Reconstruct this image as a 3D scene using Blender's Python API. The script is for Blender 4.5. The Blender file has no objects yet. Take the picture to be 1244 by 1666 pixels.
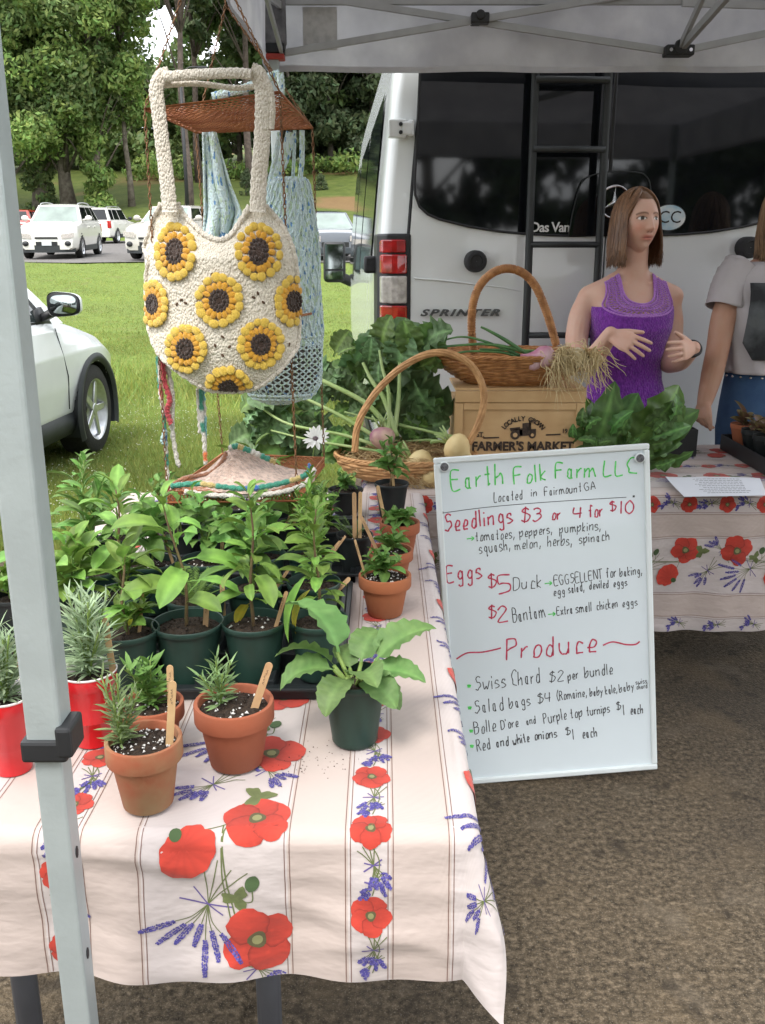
import bpy, bmesh, math, random
import numpy as np
from mathutils import Vector, Matrix
random.seed(7); rng = np.random.default_rng(7)
S = bpy.context.scene; C = S.collection
# ---------------------------------------------------------------- camera, world, sun, exposure
F_PX, IW, IH, CAM_H = 1480.0, 1244.0, 1666.0, 1.5
PITCH = math.atan((833-415)/F_PX)
cam = bpy.data.cameras.new('camera'); co = bpy.data.objects.new('camera', cam); C.objects.link(co)
cam.sensor_fit = 'VERTICAL'; cam.sensor_height = 24.0; cam.lens = F_PX*24.0/IH
cam.clip_start = .02; cam.clip_end = 3000
co.location = (0, 0, CAM_H); co.rotation_euler = (math.pi/2-PITCH, 0, 0); S.camera = co
W = bpy.data.worlds.new('World'); S.world = W; W.use_nodes = True
nt = W.node_tree; bg = nt.nodes['Background']
sky = nt.nodes.new('ShaderNodeTexSky'); sky.sky_type = 'NISHITA'; sky.sun_disc = False
sky.sun_elevation = math.radians(58); sky.sun_rotation = math.radians(200); sky.air_density = 1.2; sky.dust_density = 3
tc = nt.nodes.new('ShaderNodeTexCoord'); no = nt.nodes.new('ShaderNodeTexNoise'); no.inputs['Scale'].default_value = 2.2; no.inputs['Detail'].default_value = 5
nt.links.new(tc.outputs['Generated'], no.inputs['Vector'])
cr = nt.nodes.new('ShaderNodeValToRGB'); cr.color_ramp.elements[0].color = (7.4, 7.9, 8.8, 1); cr.color_ramp.elements[1].color = (12.0, 12.0, 11.9, 1)
cr.color_ramp.elements[0].position = .3; cr.color_ramp.elements[1].position = .7
nt.links.new(no.outputs['Fac'], cr.inputs['Fac'])
mx = nt.nodes.new('ShaderNodeMixRGB'); mx.inputs['Fac'].default_value = .88
nt.links.new(sky.outputs[0], mx.inputs['Color1']); nt.links.new(cr.outputs[0], mx.inputs['Color2'])
nt.links.new(mx.outputs[0], bg.inputs['Color']); bg.inputs['Strength'].default_value = .1
sl = bpy.data.lights.new('sun', 'SUN'); sl.energy = 1.0; sl.angle = math.radians(18); sl.color = (1, .96, .9)
so = bpy.data.objects.new('sun', sl); C.objects.link(so)
_az, _el = math.radians(200), math.radians(58)
_d = Vector((math.sin(_az)*math.cos(_el), math.cos(_az)*math.cos(_el), math.sin(_el)))
so.rotation_euler = _d.to_track_quat('Z', 'Y').to_euler(); so.location = (0, -5, 20)
vs = S.view_settings; vs.view_transform = 'Standard'; vs.look = 'None'; vs.gamma = 1; vs.use_curve_mapping = False
vs.exposure = 1.7
S.cycles.max_bounces = 8; S.cycles.transparent_max_bounces = 12; S.cycles.use_denoising = True

# ---------------------------------------------------------------- where a spot seen in the photograph stands in the place
_s, _c = math.sin(PITCH), math.cos(PITCH)
def ray(px, py):
    a, b = (px-622)/F_PX, -(py-833)/F_PX
    return Vector((a, _c+b*_s, -_s+b*_c))
def at_y(px, py, Y): d = ray(px, py); return Vector((0, 0, CAM_H))+d*(Y/d.y)
def at_z(px, py, Z): d = ray(px, py); return Vector((0, 0, CAM_H))+d*((Z-CAM_H)/d.z)
def at_plane(px, py, p, n):
    d = ray(px, py); o = Vector((0, 0, CAM_H)); return o+d*((p-o).dot(n)/d.dot(n))

# ---------------------------------------------------------------- helpers
def tag(o, label=None, cat=None, group=None, kind=None):
    if label: o['label'] = label
    if cat: o['category'] = cat
    if group: o['group'] = group
    if kind: o['kind'] = kind
    return o
def thing(name, label, cat, loc=(0, 0, 0), rz=0, group=None):
    o = bpy.data.objects.new(name, None); C.objects.link(o); o.empty_display_size = .05
    o.location = loc; o.rotation_euler = (0, 0, rz)
    return tag(o, label, cat, group)
def copy_tree(o, parent=None):
    c = o.copy(); C.objects.link(c); c.parent = parent
    for ch in o.children: copy_tree(ch, c)
    return c
class MB:
    def __init__(s): s.v = []; s.f = []; s.m = []; s.c = []; s.off = Vector((0, 0, 0))
    def add(s, vf, mi=0, M=None, col=None):
        v, f = vf; n = len(s.v)
        for p in v:
            p = Vector(p)
            if M is not None: p = M @ p
            s.v.append((p.x, p.y, p.z))
        s.f += [tuple(i+n for i in q) for q in f]; s.m += [mi]*len(f)
        if col is None: col = (1, 1, 1)
        s.c += (list(col) if isinstance(col[0], (tuple, list)) else [col]*len(v))
        return s
    def build(s, name, mats, parent=None, smooth=True, world=False, bev=0, kind=None, label=None, sub=0, sharp=None):
        me = bpy.data.meshes.new(name); vv = s.v
        if world and parent is not None:
            Mi = Matrix.LocRotScale(parent.location, parent.rotation_euler, None).inverted()
            vv = [tuple(Mi @ Vector(p)) for p in s.v]
        me.from_pydata(vv, [], s.f)
        for mt in (mats if isinstance(mats, (list, tuple)) else [mats]): me.materials.append(mt)
        if any(s.m): me.polygons.foreach_set('material_index', s.m)
        if smooth: me.polygons.foreach_set('use_smooth', [True]*len(s.f))
        if any(c != (1, 1, 1) for c in s.c) or any(mt.get('attr') for mt in me.materials):
            at = me.color_attributes.new('Col', 'FLOAT_COLOR', 'POINT')
            at.data.foreach_set('color', [x for c in s.c for x in (c[0], c[1], c[2], 1)])
        me.validate(); me.update()
        if sharp and smooth: me.set_sharp_from_angle(angle=math.radians(sharp))
        o = bpy.data.objects.new(name, me); C.objects.link(o)
        if parent is not None: o.parent = parent
        if bev:
            b = o.modifiers.new('b', 'BEVEL'); b.width = bev; b.segments = 2; b.limit_method = 'ANGLE'; b.angle_limit = math.radians(40)
            if smooth: me.set_sharp_from_angle(angle=math.radians(35))
        if sub:
            b = o.modifiers.new('s', 'SUBSURF'); b.levels = sub; b.render_levels = sub
        if kind: o['kind'] = kind
        if label: o['label'] = label
        return o
def npmesh(name, V, Fq, mats, parent=None, smooth=False, kind=None, col=None, mi=None):
    V = np.asarray(V, np.float32); Fq = np.asarray(Fq, np.int32); k = Fq.shape[1]
    me = bpy.data.meshes.new(name); me.vertices.add(len(V)); me.vertices.foreach_set('co', V.ravel())
    me.loops.add(Fq.size); me.loops.foreach_set('vertex_index', Fq.ravel())
    me.polygons.add(len(Fq)); me.polygons.foreach_set('loop_start', np.arange(0, Fq.size, k, dtype=np.int32))
    me.polygons.foreach_set('loop_total', np.full(len(Fq), k, np.int32))
    for mt in (mats if isinstance(mats, (list, tuple)) else [mats]): me.materials.append(mt)
    if mi is not None: me.polygons.foreach_set('material_index', np.asarray(mi, np.int32))
    me.update(calc_edges=True)
    if smooth: me.polygons.foreach_set('use_smooth', np.ones(len(Fq), bool))
    if col is not None:
        at = me.color_attributes.new('Col', 'FLOAT_COLOR', 'POINT'); cc = np.ones((len(V), 4), np.float32); cc[:, :3] = col
        at.data.foreach_set('color', cc.ravel())
    o = bpy.data.objects.new(name, me); C.objects.link(o)
    if parent is not None: o.parent = parent
    if kind: o['kind'] = kind
    return o
def box(x0, x1, y0, y1, z0, z1):
    return ([(x0,y0,z0),(x1,y0,z0),(x1,y1,z0),(x0,y1,z0),(x0,y0,z1),(x1,y0,z1),(x1,y1,z1),(x0,y1,z1)],
            [(0,3,2,1),(4,5,6,7),(0,1,5,4),(1,2,6,5),(2,3,7,6),(3,0,4,7)])
def tube(path, r, seg=8, caps=True, closed=False, flat=1.0):
    P = [Vector(p) for p in path]; n = len(P); R = r if isinstance(r, (list, tuple)) else [r]*n
    v = []; f = []; t = (P[1]-P[0]).normalized()
    a = Vector((0, 0, 1)) if abs(t.z) < .9 else Vector((1, 0, 0))
    nrm = t.cross(a).normalized()
    for i in range(n):
        if closed: t = (P[(i+1) % n]-P[i-1]).normalized()
        else: t = (P[min(i+1, n-1)]-P[max(i-1, 0)]); t = t.normalized() if t.length > 1e-9 else Vector((0, 0, 1))
        nrm = (nrm-t*nrm.dot(t)); nrm = nrm.normalized() if nrm.length > 1e-6 else t.orthogonal().normalized()
        b = t.cross(nrm)
        for k in range(seg):
            q = 2*math.pi*k/seg
            v.append(P[i]+nrm*(R[i]*math.cos(q))+b*(R[i]*flat*math.sin(q)))
    m = n if closed else n-1
    for i in range(m):
        for k in range(seg):
            j = (i+1) % n; l = (k+1) % seg
            f.append((i*seg+k, i*seg+l, j*seg+l, j*seg+k))
    if caps and not closed:
        f.append(tuple(range(seg))[::-1]); f.append(tuple((n-1)*seg+k for k in range(seg)))
    return v, f
def lathe(prof, seg=24, cx=0, cy=0, capb=False, capt=False):
    v = []; f = []
    for (r, z) in prof:
        for k in range(seg):
            a = 2*math.pi*k/seg; v.append((cx+r*math.cos(a), cy+r*math.sin(a), z))
    for i in range(len(prof)-1):
        for k in range(seg):
            l = (k+1) % seg; f.append((i*seg+k, i*seg+l, (i+1)*seg+l, (i+1)*seg+k))
    if capb: f.append(tuple(range(seg))[::-1])
    if capt: f.append(tuple((len(prof)-1)*seg+k for k in range(seg)))
    return v, f
def grid(fn, nu, nv, cu=False):
    v = [fn(i/nu, j/nv) for j in range(nv+1) for i in range(nu if cu else nu+1)]; w = nu if cu else nu+1; f = []
    for j in range(nv):
        for i in range(nu):
            k = (i+1) % w if cu else i+1
            f.append((j*w+i, j*w+k, (j+1)*w+k, (j+1)*w+i))
    return v, f
def ball(c, r, nu=16, nv=10):
    r = r if isinstance(r, (tuple, list)) else (r, r, r)
    return grid(lambda a, b: (c[0]+r[0]*math.cos(2*math.pi*a)*math.sin(math.pi*b), c[1]+r[1]*math.sin(2*math.pi*a)*math.sin(math.pi*b), c[2]-r[2]*math.cos(math.pi*b)), nu, nv, True)
def prism(poly, a0, a1, axis='y'):
    n = len(poly)
    mk = {'y': lambda p, a: (p[0], a, p[1]), 'z': lambda p, a: (p[0], p[1], a), 'x': lambda p, a: (a, p[0], p[1])}[axis]
    v = [mk(p, a0) for p in poly]+[mk(p, a1) for p in poly]
    f = [tuple(range(n)), tuple(range(2*n-1, n-1, -1))]+[(i, i+n, (i+1) % n+n, (i+1) % n) for i in range(n)]
    return v, f
def beam(a, b, w, h=None, up=(0, 0, 1)):
    a = Vector(a); b = Vector(b); h = h or w; t = (b-a).normalized(); s = t.cross(Vector(up))
    s = s.normalized() if s.length > 1e-5 else Vector((1, 0, 0)); u = s.cross(t)
    v = [p+s*(i*w/2)+u*(j*h/2) for p in (a, b) for i, j in ((-1,-1),(1,-1),(1,1),(-1,1))]
    return v, [(0,3,2,1),(4,5,6,7),(0,1,5,4),(1,2,6,5),(2,3,7,6),(3,0,4,7)]
def smooth_path(P, n=6, closed=False):
    P = [Vector(p) for p in P]; out = []; m = len(P)
    rg = range(m if closed else m-1)
    for i in rg:
        g = lambda k: P[k % m] if closed else P[max(0, min(m-1, k))]
        a, b, c, d = g(i-1), g(i), g(i+1), g(i+2)
        for k in range(n):
            t = k/n
            out.append(.5*((2*b)+(c-a)*t+(2*a-5*b+4*c-d)*t*t+(3*b-a-3*c+d)*t**3))
    if not closed: out.append(P[-1])
    return out
# ---------------------------------------------------------------- materials
def mat(name, rgb, rough=.6, metal=0, spec=.5, var=None, bump=None, attr=False, coat=0, transl=0, rgb2=None, vscale=30, objrand=0, trans=0, ior=1.45, sheen=0, alpha=None, sss=0):
    m = bpy.data.materials.new(name); m.use_nodes = True; N = m.node_tree.nodes; L = m.node_tree.links; m['attr'] = 1 if attr else 0
    b = N['Principled BSDF']; b.inputs['Base Color'].default_value = (*rgb, 1); b.inputs['Roughness'].default_value = rough
    b.inputs['Metallic'].default_value = metal; b.inputs['Specular IOR Level'].default_value = spec; b.inputs['IOR'].default_value = ior
    b.inputs['Coat Weight'].default_value = coat; b.inputs['Transmission Weight'].default_value = trans; b.inputs['Sheen Weight'].default_value = sheen
    if alpha is not None: b.inputs['Alpha'].default_value = alpha
    if sss: b.inputs['Subsurface Weight'].default_value = sss; b.inputs['Subsurface Radius'].default_value = (.01, .004, .002)
    t = N.new('ShaderNodeTexCoord'); col = None
    if rgb2 is not None or var:
        n = N.new('ShaderNodeTexNoise'); n.inputs['Scale'].default_value = vscale; n.inputs['Detail'].default_value = 5; L.new(t.outputs['Object'], n.inputs['Vector'])
        r = N.new('ShaderNodeMapRange'); r.inputs[1].default_value = .35; r.inputs[2].default_value = .65; L.new(n.outputs['Fac'], r.inputs[0])
        x = N.new('ShaderNodeMixRGB'); L.new(r.outputs[0], x.inputs['Fac']); x.inputs['Color1'].default_value = (*rgb, 1)
        k = rgb2 or tuple(c*(1-(var or 0)) for c in rgb); x.inputs['Color2'].default_value = (*k, 1); col = x.outputs[0]
    if attr:
        a = N.new('ShaderNodeVertexColor'); a.layer_name = 'Col'; x = N.new('ShaderNodeMixRGB'); x.blend_type = 'MULTIPLY'; x.inputs['Fac'].default_value = 1
        L.new(a.outputs['Color'], x.inputs['Color1'])
        if col: L.new(col, x.inputs['Color2'])
        else: x.inputs['Color2'].default_value = (*rgb, 1)
        col = x.outputs[0]
    if objrand:
        oi = N.new('ShaderNodeObjectInfo'); h = N.new('ShaderNodeHueSaturation'); r = N.new('ShaderNodeMapRange')
        r.inputs[3].default_value = 1-objrand; r.inputs[4].default_value = 1+objrand; L.new(oi.outputs['Random'], r.inputs[0]); L.new(r.outputs[0], h.inputs['Value'])
        r2 = N.new('ShaderNodeMapRange'); r2.inputs[3].default_value = .5-objrand*.06; r2.inputs[4].default_value = .5+objrand*.06; L.new(oi.outputs['Random'], r2.inputs[0]); L.new(r2.outputs[0], h.inputs['Hue'])
        if col: L.new(col, h.inputs['Color'])
        else: h.inputs['Color'].default_value = (*rgb, 1)
        col = h.outputs[0]
    if col: L.new(col, b.inputs['Base Color'])
    if bump:
        n = N.new('ShaderNodeTexNoise'); n.inputs['Scale'].default_value = bump[0]; n.inputs['Detail'].default_value = 4; L.new(t.outputs['Object'], n.inputs['Vector'])
        u = N.new('ShaderNodeBump'); u.inputs['Strength'].default_value = bump[1]; u.inputs['Distance'].default_value = bump[2] if len(bump) > 2 else .01
        L.new(n.outputs['Fac'], u.inputs['Height']); L.new(u.outputs[0], b.inputs['Normal'])
    if transl:
        tr = N.new('ShaderNodeBsdfTranslucent'); ms = N.new('ShaderNodeMixShader'); ms.inputs[0].default_value = transl
        if col: L.new(col, tr.inputs['Color'])
        else: tr.inputs['Color'].default_value = (*rgb, 1)
        L.new(b.outputs[0], ms.inputs[1]); L.new(tr.outputs[0], ms.inputs[2]); L.new(ms.outputs[0], N['Material Output'].inputs['Surface'])
    return m
def wave_bump(m, scale, strength, dist, direction='X', coord='Object', rot=None):
    N = m.node_tree.nodes; L = m.node_tree.links; b = N['Principled BSDF']
    t = N.new('ShaderNodeTexCoord'); w = N.new('ShaderNodeTexWave'); w.inputs['Scale'].default_value = scale; w.bands_direction = direction; w.inputs['Distortion'].default_value = 1.5
    L.new(t.outputs[coord], w.inputs['Vector']); u = N.new('ShaderNodeBump'); u.inputs['Strength'].default_value = strength; u.inputs['Distance'].default_value = dist
    L.new(w.outputs['Fac'], u.inputs['Height']); L.new(u.outputs[0], b.inputs['Normal']); return m

M = {}
M['white_paint'] = mat('white_paint', (.72, .74, .74), .22, coat=.5, var=.05, vscale=3)
M['black_rubber'] = mat('black_rubber', (.018, .018, .02), .6, bump=(60, .2))
M['tyre'] = mat('tyre', (.022, .021, .02), .8, var=.4, vscale=25, bump=(90, .4))
M['black_plastic'] = mat('black_plastic', (.02, .021, .023), .5, var=.3, vscale=12)
M['dark_cladding'] = mat('dark_cladding', (.03, .034, .036), .55, var=.3, vscale=9)
M['rim'] = mat('rim', (.55, .56, .58), .3, metal=.8, var=.15)
M['chrome'] = mat('chrome', (.75, .75, .76), .12, metal=1, var=.1)
M['tinted_glass'] = mat('tinted_glass', (.006, .007, .009), .04, spec=.6, var=.4, vscale=2)
M['car_glass'] = mat('car_glass', (.03, .04, .04), .04, spec=.8, var=.3, vscale=2)
M['mirror_glass'] = mat('mirror_glass', (.36, .40, .39), .04, metal=1, var=.05)
M['red_lens'] = mat('red_lens', (.5, .012, .015), .12, coat=1, var=.5, vscale=26)
M['clear_lens'] = mat('clear_lens', (.55, .5, .48), .15, coat=1, var=.4, vscale=35)
M['aluminium'] = mat('aluminium', (.42, .47, .47), .42, metal=.35, var=.12, vscale=14, bump=(120, .06))
M['grey_bar'] = mat('grey_bar', (.36, .37, .37), .45, metal=.3, var=.12, vscale=14)
# ================================================================ GROUND, HILL, SKY SIDE
def prof(Y):
    return np.interp(Y, [-40, 4.2, 9.9, 10.4, 11.5, 12.9, 14, 28, 54, 57, 90, 120, 260], [-.012, -.012, -.09, -.13, -.6, -.12, .04, 1.27, 2.25, 2.5, 8.6, 13.5, 30])
def _zn(X, Y):
    a = np.clip((Y-4.6)/3, 0, 1); far = np.clip((Y-54)/20, 0, 1)
    return a*(.014*np.sin(X*2.1+Y*1.3)+.012*np.sin(X*.9-Y*2.7)+.01*np.sin(5.3*X+1)*np.sin(4.1*Y))+far*(.35*np.sin(X*.11+2)+.2*np.sin(X*.31+Y*.17))
def zg(x, y): return float(prof(y)+_zn(np.float64(x), np.float64(y)))
def ground_mat(name, cols, scale, bumps=None, patches=None, rough=.9):
    m = bpy.data.materials.new(name); m.use_nodes = True; N = m.node_tree.nodes; L = m.node_tree.links; b = N['Principled BSDF']
    b.inputs['Roughness'].default_value = rough; b.inputs['Specular IOR Level'].default_value = .2
    t = N.new('ShaderNodeTexCoord')
    n = N.new('ShaderNodeTexNoise'); n.inputs['Scale'].default_value = scale; n.inputs['Detail'].default_value = 8; n.inputs['Roughness'].default_value = .65; L.new(t.outputs['Object'], n.inputs['Vector'])
    r = N.new('ShaderNodeValToRGB'); e = r.color_ramp.elements; e[0].position = .32; e[0].color = (*cols[0], 1); e[1].position = .68; e[1].color = (*cols[-1], 1)
    for i, c in enumerate(cols[1:-1]): q = e.new(.32+.36*(i+1)/(len(cols)-1)); q.color = (*c, 1)
    L.new(n.outputs['Fac'], r.inputs['Fac']); col = r.outputs[0]
    for (sc, lo, hi, c, k) in (patches or []):
        n2 = N.new('ShaderNodeTexNoise'); n2.inputs['Scale'].default_value = sc; n2.inputs['Detail'].default_value = 3; L.new(t.outputs['Object'], n2.inputs['Vector'])
        mr = N.new('ShaderNodeMapRange'); mr.inputs[1].default_value = lo; mr.inputs[2].default_value = hi; mr.inputs[4].default_value = k; L.new(n2.outputs['Fac'], mr.inputs[0])
        x = N.new('ShaderNodeMixRGB'); L.new(mr.outputs[0], x.inputs['Fac']); L.new(col, x.inputs['Color1']); x.inputs['Color2'].default_value = (*c, 1); col = x.outputs[0]
    L.new(col, b.inputs['Base Color'])
    if bumps:
        u = N.new('ShaderNodeBump'); u.inputs['Strength'].default_value = bumps[1]; u.inputs['Distance'].default_value = bumps[2]
        n3 = N.new('ShaderNodeTexNoise'); n3.inputs['Scale'].default_value = bumps[0]; n3.inputs['Detail'].default_value = 6; L.new(t.outputs['Object'], n3.inputs['Vector'])
        L.new(n3.outputs['Fac'], u.inputs['Height']); L.new(u.outputs[0], b.inputs['Normal'])
    return m
M['lawn'] = ground_mat('lawn', [(.09, .13, .025), (.13, .18, .035), (.17, .22, .045)], 9, (50, .7, .05), [(.35, .5, .68, (.12, .15, .04), .5), (1.7, .62, .72, (.14, .11, .05), .35)])
M['hill'] = ground_mat('hill', [(.05, .07, .016), (.075, .10, .02), (.10, .115, .03)], 1.2, (6, .5, .1), [(.07, .58, .66, (.19, .10, .055), .7), (.2, .5, .7, (.05, .07, .012), .5)])
M['asphalt'] = ground_mat('asphalt', [(.026, .020, .013), (.088, .068, .045), (.20, .155, .105)], 62, (120, .9, .012), [(1.1, .50, .64, (.05, .040, .030), .65), (2.3, .55, .66, (.17, .125, .075), .35), (260, .60, .66, (.26, .22, .17), .6), (4, .58, .68, (.16, .13, .095), .5), (9, .62, .68, (.03, .024, .018), .6)])
M['lot'] = ground_mat('lot', [(.105, .098, .095), (.135, .127, .12), (.15, .14, .135)], 8, (40, .4, .01), [(.25, .5, .7, (.11, .10, .095), .6)])
def sheet(name, X, Y, m, dz=0, edge=None):
    gx, gy = np.meshgrid(X, Y); Z = prof(gy)+_zn(gx, gy)+dz
    V = np.stack([gx, gy, Z], -1).reshape(-1, 3); nx, ny = len(X), len(Y)
    i = (np.arange(ny-1)[:, None]*nx+np.arange(nx-1)[None]).ravel(); Fq = np.stack([i, i+1, i+1+nx, i+nx], 1)
    return npmesh(name, V, Fq, m, smooth=True, kind='structure')
Xl = np.concatenate([np.linspace(-260, -30, 24), np.linspace(-29, -6, 40), np.linspace(-5.8, 3, 90), np.linspace(3.5, 30, 40), np.linspace(40, 260, 20)])
sheet('lawn', Xl, np.concatenate([np.linspace(-60, 4, 20), np.linspace(4.1, 16, 130), np.linspace(16.2, 57, 80)]), M['lawn'])
sheet('hill', Xl, np.concatenate([np.linspace(57, 120, 60), np.linspace(125, 600, 20)]), M['hill'], 0)
sheet('parking_lot', np.linspace(-60, 60, 60), np.linspace(28, 54, 60), M['lot'], .03)
# near asphalt with an uneven grassy edge
ax = np.linspace(-14, 14, 240); ye = 4.35+.10*np.sin(ax*2.2)+.05*np.sin(ax*7)+rng.normal(0, .015, len(ax)); ye = np.where(ax > -.28, 12.5, ye)
V = []; Fq = []; n = len(ax); rows = 40
for j in range(rows+1):
    for x, e in zip(ax, ye): y = -12+(e+12)*(j/rows)**.45; V.append((x, y, zg(x, y)+.012))
for j in range(rows): Fq += [(j*n+i, j*n+i+1, (j+1)*n+i+1, (j+1)*n+i) for i in range(n-1)]
npmesh('asphalt', V, Fq, M['asphalt'], kind='structure', smooth=True)
# loose stones on the asphalt
M['pebble'] = mat('pebble', (.14, .12, .095), .85, rgb2=(.07, .06, .045), vscale=14)
def scatter_tets(name, P, size, m, kind='stuff', lo=.5):
    n = len(P); k = 5
    base = np.array([(1, 0, 0), (-.5, .87, 0), (-.5, -.87, 0), (0, 0, .8), (0, 0, -.4)], float)
    s = size*rng.uniform(lo, 1.3, (n, 1, 1)); a = rng.uniform(0, 6.28, n)
    V = np.tile(base, (n, 1, 1)); x = V[..., 0]*np.cos(a)[:, None]-V[..., 1]*np.sin(a)[:, None]; y = V[..., 0]*np.sin(a)[:, None]+V[..., 1]*np.cos(a)[:, None]
    V = np.stack([x, y, V[..., 2]], -1)*s*rng.uniform(.7, 1.3, (n, 5, 1))+np.asarray(P)[:, None]
    T = np.array([(0,1,3),(1,2,3),(2,0,3),(1,0,4),(2,1,4),(0,2,4)])
    return npmesh(name, V.reshape(-1, 3), (T[None]+np.arange(n)[:, None, None]*k).reshape(-1, 3), m, kind=kind)
P = np.stack([rng.uniform(-1.2, 3.2, 5000), rng.uniform(.6, 3.9, 5000), np.full(5000, .001)], 1)
scatter_tets('loose_gravel', P, .0028, M['pebble'], lo=.3)
# grass blades and clover
M['blade'] = mat('blade', (.18, .265, .055), .6, attr=True, transl=.3, rgb2=(.19, .26, .06), vscale=3)
def blades(name, X, Y, h, w):
    n = len(X); Z = prof(Y)+_zn(X, Y)-.004; a = rng.uniform(0, 6.28, n); hh = h*rng.uniform(.5, 1.3, n); ww = w*rng.uniform(.6, 1.2, n)
    b = rng.uniform(0, 6.28, n); lean = hh*rng.uniform(.2, .9, n)
    B = np.stack([X, Y, Z], 1); d = np.stack([np.cos(a)*ww, np.sin(a)*ww, 0*a], 1)
    T = B+np.stack([np.cos(b)*lean, np.sin(b)*lean, hh], 1)
    V = np.stack([B-d, B+d, T], 1).reshape(-1, 3); c = rng.uniform(.7, 1.2, (n, 1))*(1+.16*np.sin(X*1.7+np.sin(Y*1.1)*2)+.12*np.sin(Y*2.9+X))[:, None]*np.array([[1, 1, 1]]); c[:, 0] *= rng.uniform(.8, 1.5, n)
    return npmesh(name, V, np.arange(3*n).reshape(-1, 3), M['blade'], kind='stuff', col=np.repeat(c, 3, 0))
def lawn_pts(n, y0, y1, xw0, xw1):
    Y = y0*(y1/y0)**rng.uniform(0, 1, n); X = rng.uniform(xw0, xw1, n)*Y
    k = (Y > 4.4+.1*np.sin(X*2.2)) & ~((X > -.32) & (Y < 12.6)); return X[k], Y[k]
X, Y = lawn_pts(260000, 4.35, 16, -.5, .04); tag(blades('grass', X, Y, .045, .0023*np.maximum(1, Y/8)), 'short bright green lawn grass left of the van')
X, Y = lawn_pts(90000, 14, 28.5, -.5, .06); tag(blades('grass', X, Y, .035, .006), 'mown grass bank below the parking lot')
Y = rng.normal(11.6, .7, 32000); X = rng.uniform(-7, .4, 32000); tag(blades('tall_grass', X, Y, .17, .006), 'longer darker grass along the ditch')
Y = rng.normal(4.42, .10, 5000); X = rng.uniform(-5, -.4, 5000); tag(blades('edge_grass', X, Y, .05, .003), 'ragged grass along the asphalt edge')
X, Y = lawn_pts(5200, 5, 13, -.5, .0); Z = prof(Y)+_zn(X, Y)+.045
k = (np.sin(X*2.3+1)+np.sin(Y*1.9+X)+rng.normal(0, .8, len(X))) > .1
M['clover'] = mat('clover', (.5, .52, .38), .8, var=.3, vscale=20)
tag(scatter_tets('clover_flowers', np.stack([X, Y, Z], 1)[k], .0062, M['clover']), 'tiny white clover flowers in the lawn')
# ---------------------------------------------------------------- trees
M['bark'] = mat('bark', (.075, .06, .045), .9, rgb2=(.16, .14, .11), vscale=3, bump=(14, .8, .05))
M['pine_bark'] = mat('pine_bark', (.06, .045, .037), .9, rgb2=(.11, .085, .07), vscale=4, bump=(14, .8, .05))
M['leaf_light'] = mat('leaf_light', (.19, .29, .075), .7, attr=True, transl=.35)
M['leaf_mid'] = mat('leaf_mid', (.125, .19, .06), .65, attr=True, transl=.3)
M['leaf_dark'] = mat('leaf_dark', (.058, .088, .036), .7, attr=True, transl=.2)
def leaf_cloud(centres, radii, per, size, squash=.75):
    cs = np.repeat(np.asarray(centres), per, 0); rs = np.repeat(np.asarray(radii), per)
    n = len(cs); d = rng.normal(size=(n, 3)); d /= np.linalg.norm(d, axis=1)[:, None]
    rr = rs*rng.uniform(.3, 1.08, n)**.6; P = cs+d*rr[:, None]*np.array([1, 1, squash])
    u = rng.normal(size=(n, 3)); u /= np.linalg.norm(u, axis=1)[:, None]; nn = d+rng.normal(0, .7, (n, 3)); w = np.cross(nn, u); w /= np.linalg.norm(w, axis=1)[:, None]+1e-9
    u = np.cross(w, nn); u /= np.linalg.norm(u, axis=1)[:, None]+1e-9; s = size*rng.uniform(.5, 1.3, (n, 1))
    V = np.stack([P-u*s, P-w*s*.45, P+u*s, P+w*s*.45], 1).reshape(-1, 3)
    c = rng.uniform(.65, 1.3, (n, 1))*np.repeat(rng.uniform(.8, 1.25, (len(centres), 1)), per, 0)*np.ones((1, 3)); c[:, 0] *= rng.uniform(.85, 1.25, n)
    return V, np.arange(4*n).reshape(-1, 4), np.repeat(c, 4, 0)
def tree(x, y, h, cr, z0, m, label, trunk=.4, ncl=60, per=90, leaf=.3, lo=.3, bare=False, pine=False, lean=0, ivy=False, group='trees on the hillside', bark='bark', name=None):
    z = zg(x, y); t = thing(name or ('pine_tree' if pine else 'tree'), label, 'tree', (x, y, z), 0, group)
    mb = MB(); top = h*(.97 if pine else .8); path = [(lean*k/8*h*.1+.12*math.sin(k*1.7+x), .1*math.cos(k*2+x), top*k/8-.2) for k in range(9)]
    mb.add(tube(path, [trunk*(1-.8*k/8)*(1.35 if k == 0 else 1) for k in range(9)], 9))
    cen = []; rad = []
    for i in range(ncl):
        f = random.uniform(lo, 1); a = random.uniform(0, 6.28)
        wdt = cr*((1-f)**.6*1.15+.12 if pine else math.sin(math.pi*min(.97, (f-lo)/(1-lo)*.82+.14))**.6)
        r = wdt*math.sqrt(random.uniform(.12, 1)); p = (r*math.cos(a)+lean*f*h*.1, r*math.sin(a), f*h)
        cen.append(p); rad.append(cr*random.uniform(.17, .30)*(1 if not pine else .8))
        if i % 3 == 0:
            b = Vector(path[max(1, min(8, int((f-.12)*h/top*8)))]); e = Vector(p); mid = (b+e)/2+Vector((0, 0, .05*h*.3))
            mb.add(tube([b, mid, e], [trunk*.28, trunk*.16, trunk*.04], 5))
    mb.build('trunk', M[bark], t)
    if ivy:
        for k in range(26): f = k/26*lo*1.5; cen.append((random.uniform(-.5, .5), random.uniform(-.5, .5), f*h)); rad.append(random.uniform(.6, 1.1))
    V, Fq, c = leaf_cloud(cen, rad, per, leaf, .7 if not pine else .45)
    npmesh('crown', V, Fq, M[m], t, col=c, kind='stuff'); return t
def px_x(px, Y): return (px-622)/F_PX*(Y*_c+.0)
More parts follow.
